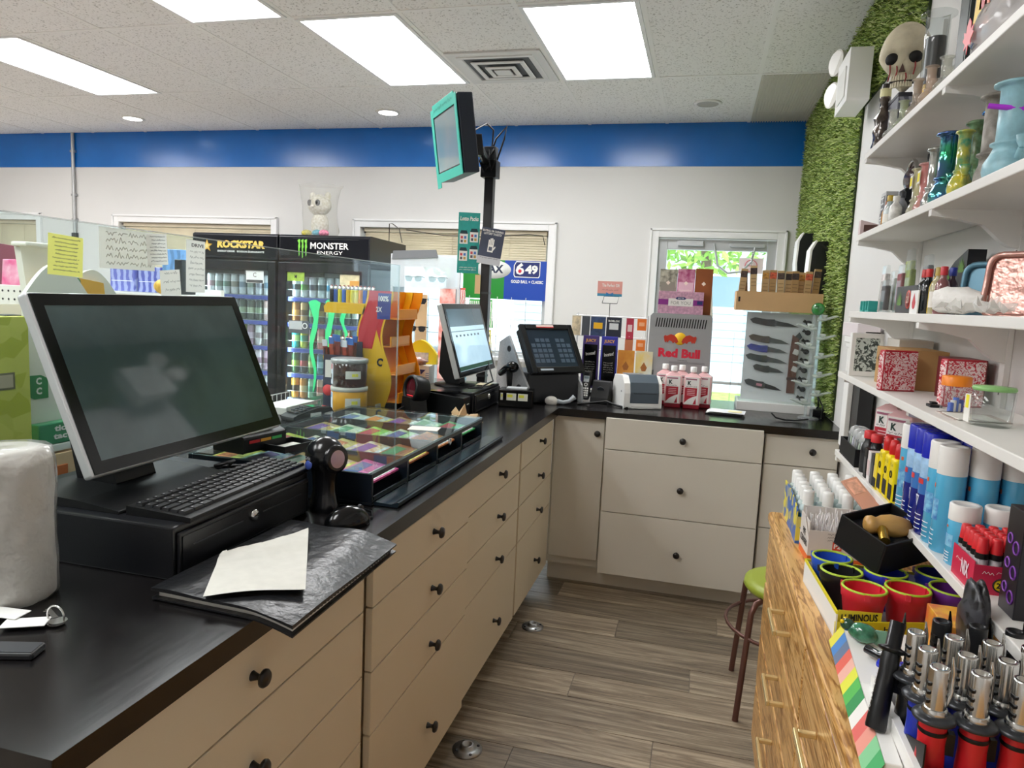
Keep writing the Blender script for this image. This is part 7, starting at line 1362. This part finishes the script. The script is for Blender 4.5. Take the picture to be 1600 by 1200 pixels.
q = MB(); q.M = Matrix.Translation((-.008, -.0502, .018)) @ Matrix.Rotation(R(90), 4, 'X'); q.lathe([(.011, 0), (.011, .0006), (0, .0006)], YEL, n=20).torus((0, 0, .0006), .011, .0012, BLK_TXT, n=20, k=4); q.build('yellow_roundel', LBx); txt(LBx, '20', (-.008, -.0514, .018), X_, Z_, .013, .010, BLK_TXT, bold=.03)
txt(LBx, 'NIX', (-.0506, -.012, .030), -Y_, Z_, .036, .026, mat('f6e0ea', .4), bold=.04); scribble(LBx, (-.0506, .02, .035), -Y_, Z_, .03, .006, WHT_TXT, 'lbx', 'small_print'); scribble(LBx, (-.012, -.0506, .038), X_, Z_, .05, .007, WHT_TXT, 'lbx2', 'small_print')
tm1 = MB().lathe([(.0085, 0), (.0095, .002), (.0095, .058)], mat('e8e8ea', .3, hex2='9a9ca4', scale=60), n=14).mesh('tube'); tm2 = MB().lathe([(.0105, .056), (.0105, .066)], BLACK, n=14).mesh('collar'); tm3 = MB().lathe([(.0095, .066), (.008, .090), (.0065, .092), (0, .0922)], mat('d6222a', .35), n=14).mesh('cap')
for i in range(5):
    for j in range(5):
        r = T('refill_tube', 'red-capped tube, %s across and %s back in the magenta box' % (ORD[i], ORD[j]), 'tube', (.527-.036+i*.0215, 1.395-.036+j*.0205, Z5+.0022), group='red-capped tubes in the magenta box')
        for n_, me in (('tube', tm1), ('collar', tm2), ('cap', tm3)): link(n_, me, r)
r = packbox('purple_trim_box', 'black box with purple scrollwork at the right edge of the lowest wall shelf', (.556, 1.27, Z5), (.11, .06, .172), mat('15131c', .3)); MB().box((-.04, .0302, .01), (.04, .031, .16), mat('5a4a6a', .4, var=.3, scale=30)).build('side_print', r)
for z in (.03, .07, .11): MB().torus((-.0555, -.012, z), .010, .0018, mat('7a3aa0', .4), 'x', n=14, k=4).torus((-.0555, .012, z+.01), .008, .0016, mat('8a4ab0', .4), 'x', n=14, k=4).build('scroll_print', r)
# ================================================================ things on the dresser
bt = T('bottle_tray', 'colourful printed tray holding small white-capped bottles on the dresser', 'tray', (.395, 2.205, DT))
pt_ = mat('3a6ab8', .45, hex2='e8d848', scale=36, kind='cells')
b = MB().box((-.106, -.147, 0), (.104, .165, .004), pt_).box((-.106, -.147, .004), (-.103, .165, .075), pt_).box((.101, -.147, .004), (.104, .165, .075), pt_).box((-.103, -.147, .004), (.101, -.144, .075), pt_).box((-.103, .162, .004), (.101, .165, .075), pt_); b.build('carton', bt); MB().prism([(-.14, .075), (.165, .075), (.165, .105), (.02, .11), (-.14, .095)], (-.106, 0, 0), Y_, Z_, (.003, 0, 0), pt_).build('side_flap', bt)
bb1 = MB().lathe([(.022, 0), (.0235, .003), (.0235, .085), (.019, .098), (.012, .104)], glass('cfe0e0', .3, .05, 1.45), n=16).mesh('body'); bb2 = MB().lathe([(.0148, .102), (.0148, .138), (.0135, .141), (0, .141)], WHITEP, n=16, ).mesh('cap'); bb3 = {c_: MB().lathe([(.0238, .012), (.0238, .078)], mat(c_, .45), n=16, capb=False, capt=False).mesh('label') for c_ in ('4a9ac8', 'b8b884', 'e0c8cc', 'c8d0d4')}
for i in range(4):
    for j in range(6):
        r = T('small_capped_bottle', 'white-capped bottle, %s row from left, %s from front in printed tray' % (ORD[i], ORD[j]), 'bottle', (.318+i*.0505, 2.088+j*.0505, DT+.0045), group='white-capped bottles in the printed tray'); link('body', bb1, r); link('cap', bb2, r); link('label', bb3[['4a9ac8', 'b8b884', 'e0c8cc', 'c8d0d4'][(i+2*j) % 4]], r)
pc_ = T('pipe_cleaner_box', 'white and orange box of pipe cleaners with a P2 mark on the dresser', 'box', (.378, 1.965, DT), R(3)); pw_ = mat('d9d2cc', .55); po = mat('e06a2a', .5)
b = MB().box((-.08, -.05, 0), (.08, .06, .018), po).box((-.08, -.05, .018), (-.077, .06, .105), pw_).box((.077, -.05, .018), (.08, .06, .105), pw_).box((-.077, -.05, .018), (.077, -.047, .085), pw_).box((-.077, .057, .018), (.077, .06, .12), pw_); b.build('carton', pc_); MB().box((-.022, -.0506, .038), (.0, -.0501, .06), mat('d8452a', .45)).build('orange_square', pc_); txt(pc_, 'P2', (-.011, -.051, .049), X_, Z_, .016, .012, WHT_TXT, bold=.04)
txt(pc_, 'PIPE\nCLEANERS', (-.0806, .005, .055), -Y_, Z_, .085, .04, BLK_TXT, bold=.03)
for k in range(3): scribble(pc_, (.01, -.0506, .078-k*.008), X_, Z_, .09, .005, mat('6a6460', .6), 'pc%d' % k, 'small_print', .0004)
q = MB(); rd = random.Random(12); wm_ = mat('f0eceb', .8)
for k in range(150):
    x, y = rd.uniform(-.07, .07), rd.uniform(-.04, .05); q.cyl((x, y, .02), (x+rd.gauss(0, .012), y+rd.gauss(0, .012), rd.uniform(.085, .125)), .0017, wm_, n=5)
o = q.build('pipe_cleaners', pc_); o['kind'] = 'stuff'
# bent display card leaning across
r = T('clear_blister', 'orange-tinted clear blister pack leaning between the tray and the shelf', 'pack', (.45, 2.02, DT+.145)); r.rotation_euler = (R(28), R(-20), R(15)); MB().box((-.022, -.10, 0), (.022, .09, .006), glass('f0c0a8', .5, .06, 1.5)).build('blister', r, .002); MB().box((-.018, -.09, .006), (.018, -.045, .0068), mat('f08a3a', .4)).build('orange_insert', r); MB().box((-.016, .03, .006), (.016, .08, .0068), mat('e0a890', .4, var=.3, scale=60)).build('picture_insert', r)
# bucket ashtrays in a yellow tray
TB = T('ashtray_carton', 'yellow and white LUMINOUS carton tray of bucket ashtrays on the dresser', 'carton', (.295, 1.47, DT)); yb = mat('efe02a', .45)
cor = [Vector((0, 0, 0)), Vector((.30, .10, 0)), Vector((.30, .30, 0)), Vector((-.02, .30, 0))]
MB().prism([(p.x, p.y) for p in cor], (0, 0, 0), X_, Y_, (0, 0, .003), WHITE).build('floor', TB)
for i in range(4):
    p, q_ = cor[i], cor[(i+1) % 4]; d = (q_-p); n = Vector((-d.y, d.x, 0)).normalized()*.003; hz = .034 if i == 0 else .05
    MB().add([p, q_, q_+n, p+n]+[v_+Z_*hz for v_ in (p, q_, q_+n, p+n)], [(3, 2, 1, 0), (4, 5, 6, 7), (0, 1, 5, 4), (1, 2, 6, 5), (2, 3, 7, 6), (3, 0, 4, 7)], yb if i == 0 else WHITE).build('wall', TB)
    if i: MB().add([v_+Z_*hz for v_ in (p-n*.2, q_-n*.2, q_+n, p+n)]+[v_+Z_*(hz+.006) for v_ in (p-n*.2, q_-n*.2, q_+n, p+n)], [(3, 2, 1, 0), (4, 5, 6, 7), (0, 1, 5, 4), (1, 2, 6, 5), (2, 3, 7, 6), (3, 0, 4, 7)], yb).build('yellow_edge', TB)
fd = (cor[1]-cor[0]).normalized(); fn_ = Vector((fd.y, -fd.x, 0))
txt(TB, 'Helps remove', fd*.155+fn_*.0004+Z_*.018, fd, Z_, .11, .014, BLK_TXT, bold=.01); txt(TB, '\u2022 P', fd*.05+fn_*.0004+Z_*.016, fd, Z_, .02, .012, BLK_TXT)
pc2 = fd*.045+Vector((0, .006, 0)); MB().prism([(-.04, .02), (.05, .02), (.05, .05), (-.04, .056)], pc2, fd, Z_, (0, .001, 0), yb).build('name_patch', TB); txt(TB, 'LUMINOUS', pc2+fn_*.0006+Z_*.04+fd*.004, fd, Z_, .075, .016, BLK_TXT, bold=.03)
glow = mat('b9d83a', .4)
def bucket(x, y, cc, lb_):
    m = mat(cc, .4)
    r = T('bucket_ashtray', lb_, 'ashtray', (x, y, DT+.0035), R(random.uniform(-30, 30)), group='bucket ashtrays in the yellow carton')
    MB().lathe([(.031, 0), (.033, .003), (.041, .058), (.043, .060), (.044, .078), (.043, .080)], m, n=28, capt=False).lathe([(.039, .079), (.037, .06), (.030, .006), (0, .005)], m, n=28, capb=False, capt=False).build('bucket', r)
    MB().torus((0, 0, .079), .041, .003, glow, n=32, k=6).build('glow_rim', r)
    for k in range(3): MB().cbox((.0425*math.cos(k*2.1+2.6), .0425*math.sin(k*2.1+2.6), .074), (.010, .010, .012), m).build('rest_notch', r)
for (x, y, cc, lb_) in ((.358, 1.548, 'd92a3c', 'red bucket ashtray at the front left of the yellow carton'), (.446, 1.578, 'd92a3c', 'red bucket ashtray in the front middle of the yellow carton'), (.537, 1.61, '6a2a8a', 'purple bucket ashtray at the front right of the yellow carton'), (.330, 1.637, '16161a', 'black bucket ashtray in the middle row of the yellow carton'), (.425, 1.668, '2a3ab8', 'blue bucket ashtray under the black pipe box'), (.535, 1.702, '1c2a9a', 'navy bucket ashtray at the right of the middle row'), (.325, 1.722, '2a5ac8', 'blue bucket ashtray at the back left of the yellow carton')): bucket(x, y, cc, lb_)
# black pipe box with wooden pipe, resting on the buckets
PBx = T('pipe_gift_box', 'open black gift box tilted on top of the ashtrays', 'box', (.425, 1.735, DT+.104)); PBx.rotation_euler = (R(16), R(-6), R(38)); kb_ = mat('141416', .5)
b = MB().box((-.078, -.062, 0), (.078, .062, .003), kb_)
for a, c_ in (((-.078, -.062), (.078, -.058)), ((-.078, .058), (.078, .062)), ((-.078, -.058), (-.074, .058)), ((.074, -.058), (.078, .058))): b.box((a[0], a[1], .003), (c_[0], c_[1], .078), kb_)
b.build('carton', PBx, .001); MB().box((-.074, -.058, .003), (.074, .058, .055), mat('1c1c1e', .9, bump=.3, bscale=200)).build('foam', PBx)
WP = T('wooden_pipe', 'golden wooden pipe carved like a gavel in the black gift box', 'pipe', (0, 0, 0)); WP.matrix_basis = Matrix.Translation((.425, 1.735, DT+.104)) @ Euler((R(16), R(-6), R(38))).to_matrix().to_4x4() @ Matrix.Translation((0, 0, .070)) @ Matrix.Rotation(R(-25), 4, 'Z') @ Matrix.Scale(1.25, 4)
wd_ = mat('c99a55', .35, var=.12, scale=14, stretch=(1, 6, 1)); q = MB(); q.M = Matrix.Rotation(R(90), 4, 'Y'); q.lathe([(.008, -.042), (.016, -.038), (.017, -.03), (.014, -.022), (.019, -.012), (.021, .004), (.018, .022), (.014, .034), (.011, .036), (.011, .03)], wd_, n=22); q.build('head', WP); MB().tube([(-.016, -.012, 0), (-.022, -.03, 0), (-.026, -.046, -.002)], [.010, .008, .009], mat('c09a3c', .2, .8), n=12).build('brass_stem', WP); MB().cyl((.030, .0, 0), (.0372, .0, 0), .011, mat('3a2414', .5), n=16).build('bowl_opening', WP)
# rolling paper carton with a white lid
rp_ = T('paper_carton', 'long white-topped carton with coloured triangle edging on the dresser', 'carton', (.272, 1.02, DT)); rp_.rotation_euler = (0, 0, R(-3))
MB().box((.012, .225, 0), (.15, .455, .03), WHITE).box((.012, 0, 0), (.035, .225, .03), WHITE).build('carton', rp_, .002)
tri = MB(); cols = ['e8e04a', '4a8ad0', '6a7a9a', 'e86a5a', 'f2b8a8', 'e8e84a', '5ac05a', '3a9a5a', 'f4f2ee', 'e8706a', 'f0a090', '8ad09a', '4ab06a']
for k in range(13):
    y = .45-k*.035; tri.add([(.0115, y, .031), (-.012, y-.02, .003), (-.012, y-.055, .003), (.0115, y-.035, .031)], [(0, 1, 2, 3)], mat(cols[k], .45))
tri.build('triangle_edging', rp_)
gp = T('glass_fish_pipe', 'green glass animal pipe on the white carton', 'glass pipe', (.33, 1.40, DT+.031), R(-30)); gg = mat('3a7a5c', .1, var=.4, scale=60, coat=.6)
MB().ball((0, 0, .018), (.028, .018, .018), gg, n=16, rings=10).ball((-.028, 0, .024), (.014, .012, .012), mat('1f4a34', .1, coat=.6), n=12, rings=8).build('body', gp); MB().prism([(.02, .006), (.055, -.006), (.058, .02), (.04, .035), (.02, .03)], (0, -.003, 0), X_, Z_, (0, .006, 0), glass('8fb8a0', .4, .05, 1.5)).build('fin', gp); MB().ball((-.036, -.008, .03), .004, YEL, n=8, rings=6).ball((-.036, .008, .03), .004, YEL, n=8, rings=6).build('eye', gp)
for k, (y, cc) in enumerate(((1.325, '1a1a20'), (1.275, '2a3ac0'))):
    r = T('glass_hand_pipe', '%s glass hand pipe lying on the white carton' % ('black' if k == 0 else 'cobalt blue'), 'glass pipe', (.345+.01*k, y, DT+.031), R(-50)); mm = mat(cc, .1, coat=.6, var=.3, scale=60); MB().tube([(-.03, 0, .012), (-.005, 0, .011), (.015, 0, .016), (.03, 0, .018)], [.008, .008, .016, .012], mm, n=12).build('body', r); MB().torus((.018, 0, .03), .009, .003, mm, n=14, k=6).build('bowl_rim', r)
r = packbox('yellow_red_card_box', 'small yellow and red printed box among the torch lighters', (.455, 1.345, DT), (.055, .10, .125), mat('e8b83a', .45, hex2='c84a2a', scale=20)); 
# torch lighters in a display tray
TT = T('torch_tray', 'white display tray of torch lighters at the near end of the dresser', 'tray', (.435, 1.10, DT)); b = MB().box((-.125, -.115, 0), (.16, .135, .004), WHITE).box((-.125, -.115, .004), (-.112, .135, .05), WHITE).box((.157, -.115, .004), (.16, .135, .05), WHITE).box((-.112, -.115, .004), (.157, -.112, .05), WHITE).box((-.112, .132, .004), (.157, .135, .05), WHITE); b.build('tray', TT, .001); MB().prism([(-.115, .05), (-.03, .05), (-.115, .085)], (-.116, 0, 0), Y_, Z_, (.002, 0, 0), BLACK).build('black_flash', TT)
tc_ = {}
def torch(x, y, lb_, body, top):
    r = T('torch_lighter', lb_, 'torch lighter', (x, y, DT+.0045), R(random.uniform(-12, 12)), group='torch lighters in the display tray')
    key = (body, top)
    if key not in tc_:
        bm_ = mat(body, .35); tmat = CHROME if top == 'chrome' else mat('16171a', .3); me = []
        me.append(('body', MB().lathe([(.017, 0), (.019, .003), (.0185, .03), (.0165, .07), (.0175, .085), (.016, .098)], bm_, n=22)))
        me.append(('grip_ring', MB().lathe([(.0178, .084), (.0188, .087), (.0178, .090)], BLACK, n=22, capb=False, capt=False)))
        me.append(('flange', MB().lathe([(.017, .098), (.026, .102), (.0268, .105), (.024, .108), (.015, .110)], mat('3a3c40', .3, .4), n=26)))
        me.append(('base_collar', MB().lathe([(.0155, .109), (.0162, .113), (.0145, .118)], tmat, n=22)))
        me.append(('nozzle', MB().lathe([(.0128, .116), (.0128, .172), (.0122, .1745), (.0085, .1745), (.008, .160), (0, .158)], tmat, n=24)))
        sl = MB()
        for z in (.128, .140, .152): sl.cbox((-.0118, -.004, z), (.0034, .012, .004), BLACK)
        me.append(('air_slot', sl))
        me.append(('ignition_arm', MB().tube([(.012, .008, .118), (.019, .012, .135), (.019, .012, .165), (.016, .010, .186)], [.0045, .004, .0035, .0012], tmat if top == 'chrome' else BLACKG, n=8)))
        me.append(('trigger', MB().cbox((.02, .0, .072), (.012, .012, .03), BLACK)))
        tc_[key] = [(n_, q.mesh(n_)) for n_, q in me]
    for n_, me in tc_[key]: link(n_, me, r)
cx_ = [.336, .385, .434, .483]; ry = [1.18, 1.124, 1.069, 1.017]; bodyc = [['16171a', '16171a', '2a3ab0', 'd0222a'], ['16171a', '2a3ab0', '2a3ab0', 'd0222a'], ['16171a', '16171a', '2a3ab0', 'd0222a'], ['16171a', '16171a', '2a3ab0', 'd0222a']]
cnm = {'16171a': 'black', '2a3ab0': 'blue', 'd0222a': 'red'}
for i in range(4):
    for j in range(4):
        if i == 0 and j == 0: continue
        tp = 'black' if j == 0 else 'chrome'
        torch(cx_[i], ry[j], '%s torch lighter, %s nozzle, %s column from left, %s row from back' % (cnm[bodyc[i][j]], tp, ORD[i], ORD[j]), bodyc[i][j], tp)
r = T('standing_torch', 'long black torch lighter standing at the left of the torch tray', 'torch lighter', (.289, 1.10, DT+.031)); r.scale = (.9, .9, .86); r.rotation_euler = (R(-22), R(12), 0)
MB().lathe([(.015, 0), (.016, .004), (.0145, .05), (.0135, .10), (.015, .115), (.014, .13)], mat('101114', .35), n=20).build('body', r); MB().lathe([(.014, .13), (.022, .134), (.022, .138), (.012, .142), (.012, .185), (.008, .185), (.007, .17)], mat('101114', .3), n=22).build('nozzle', r); MB().tube([(.008, .004, .145), (.012, .006, .18), (.010, .006, .205)], [.004, .004, .001], BLACK, n=7).build('ignition_arm', r); MB().cbox((.017, 0, .085), (.010, .012, .035), BLACK).build('trigger', r); scribble(r, (-.0155, -.0, .06), Z_, Y_, .07, .010, mat('c9cacc', .5), 'tor', 'print', .0008)
r = T('speckled_pouch', 'black speckled pouch hanging from the lowest shelf edge behind the torches', 'pouch', (.453, 1.255, .895)); MB().ball((0, 0, .075), (.017, .045, .075), mat('141416', .35, hex2='3a3a40', scale=70, kind='cells'), n=20, rings=14, fn=lambda d: 1+.12*math.sin(d.x*7+d.z*5)).build('pouch', r)
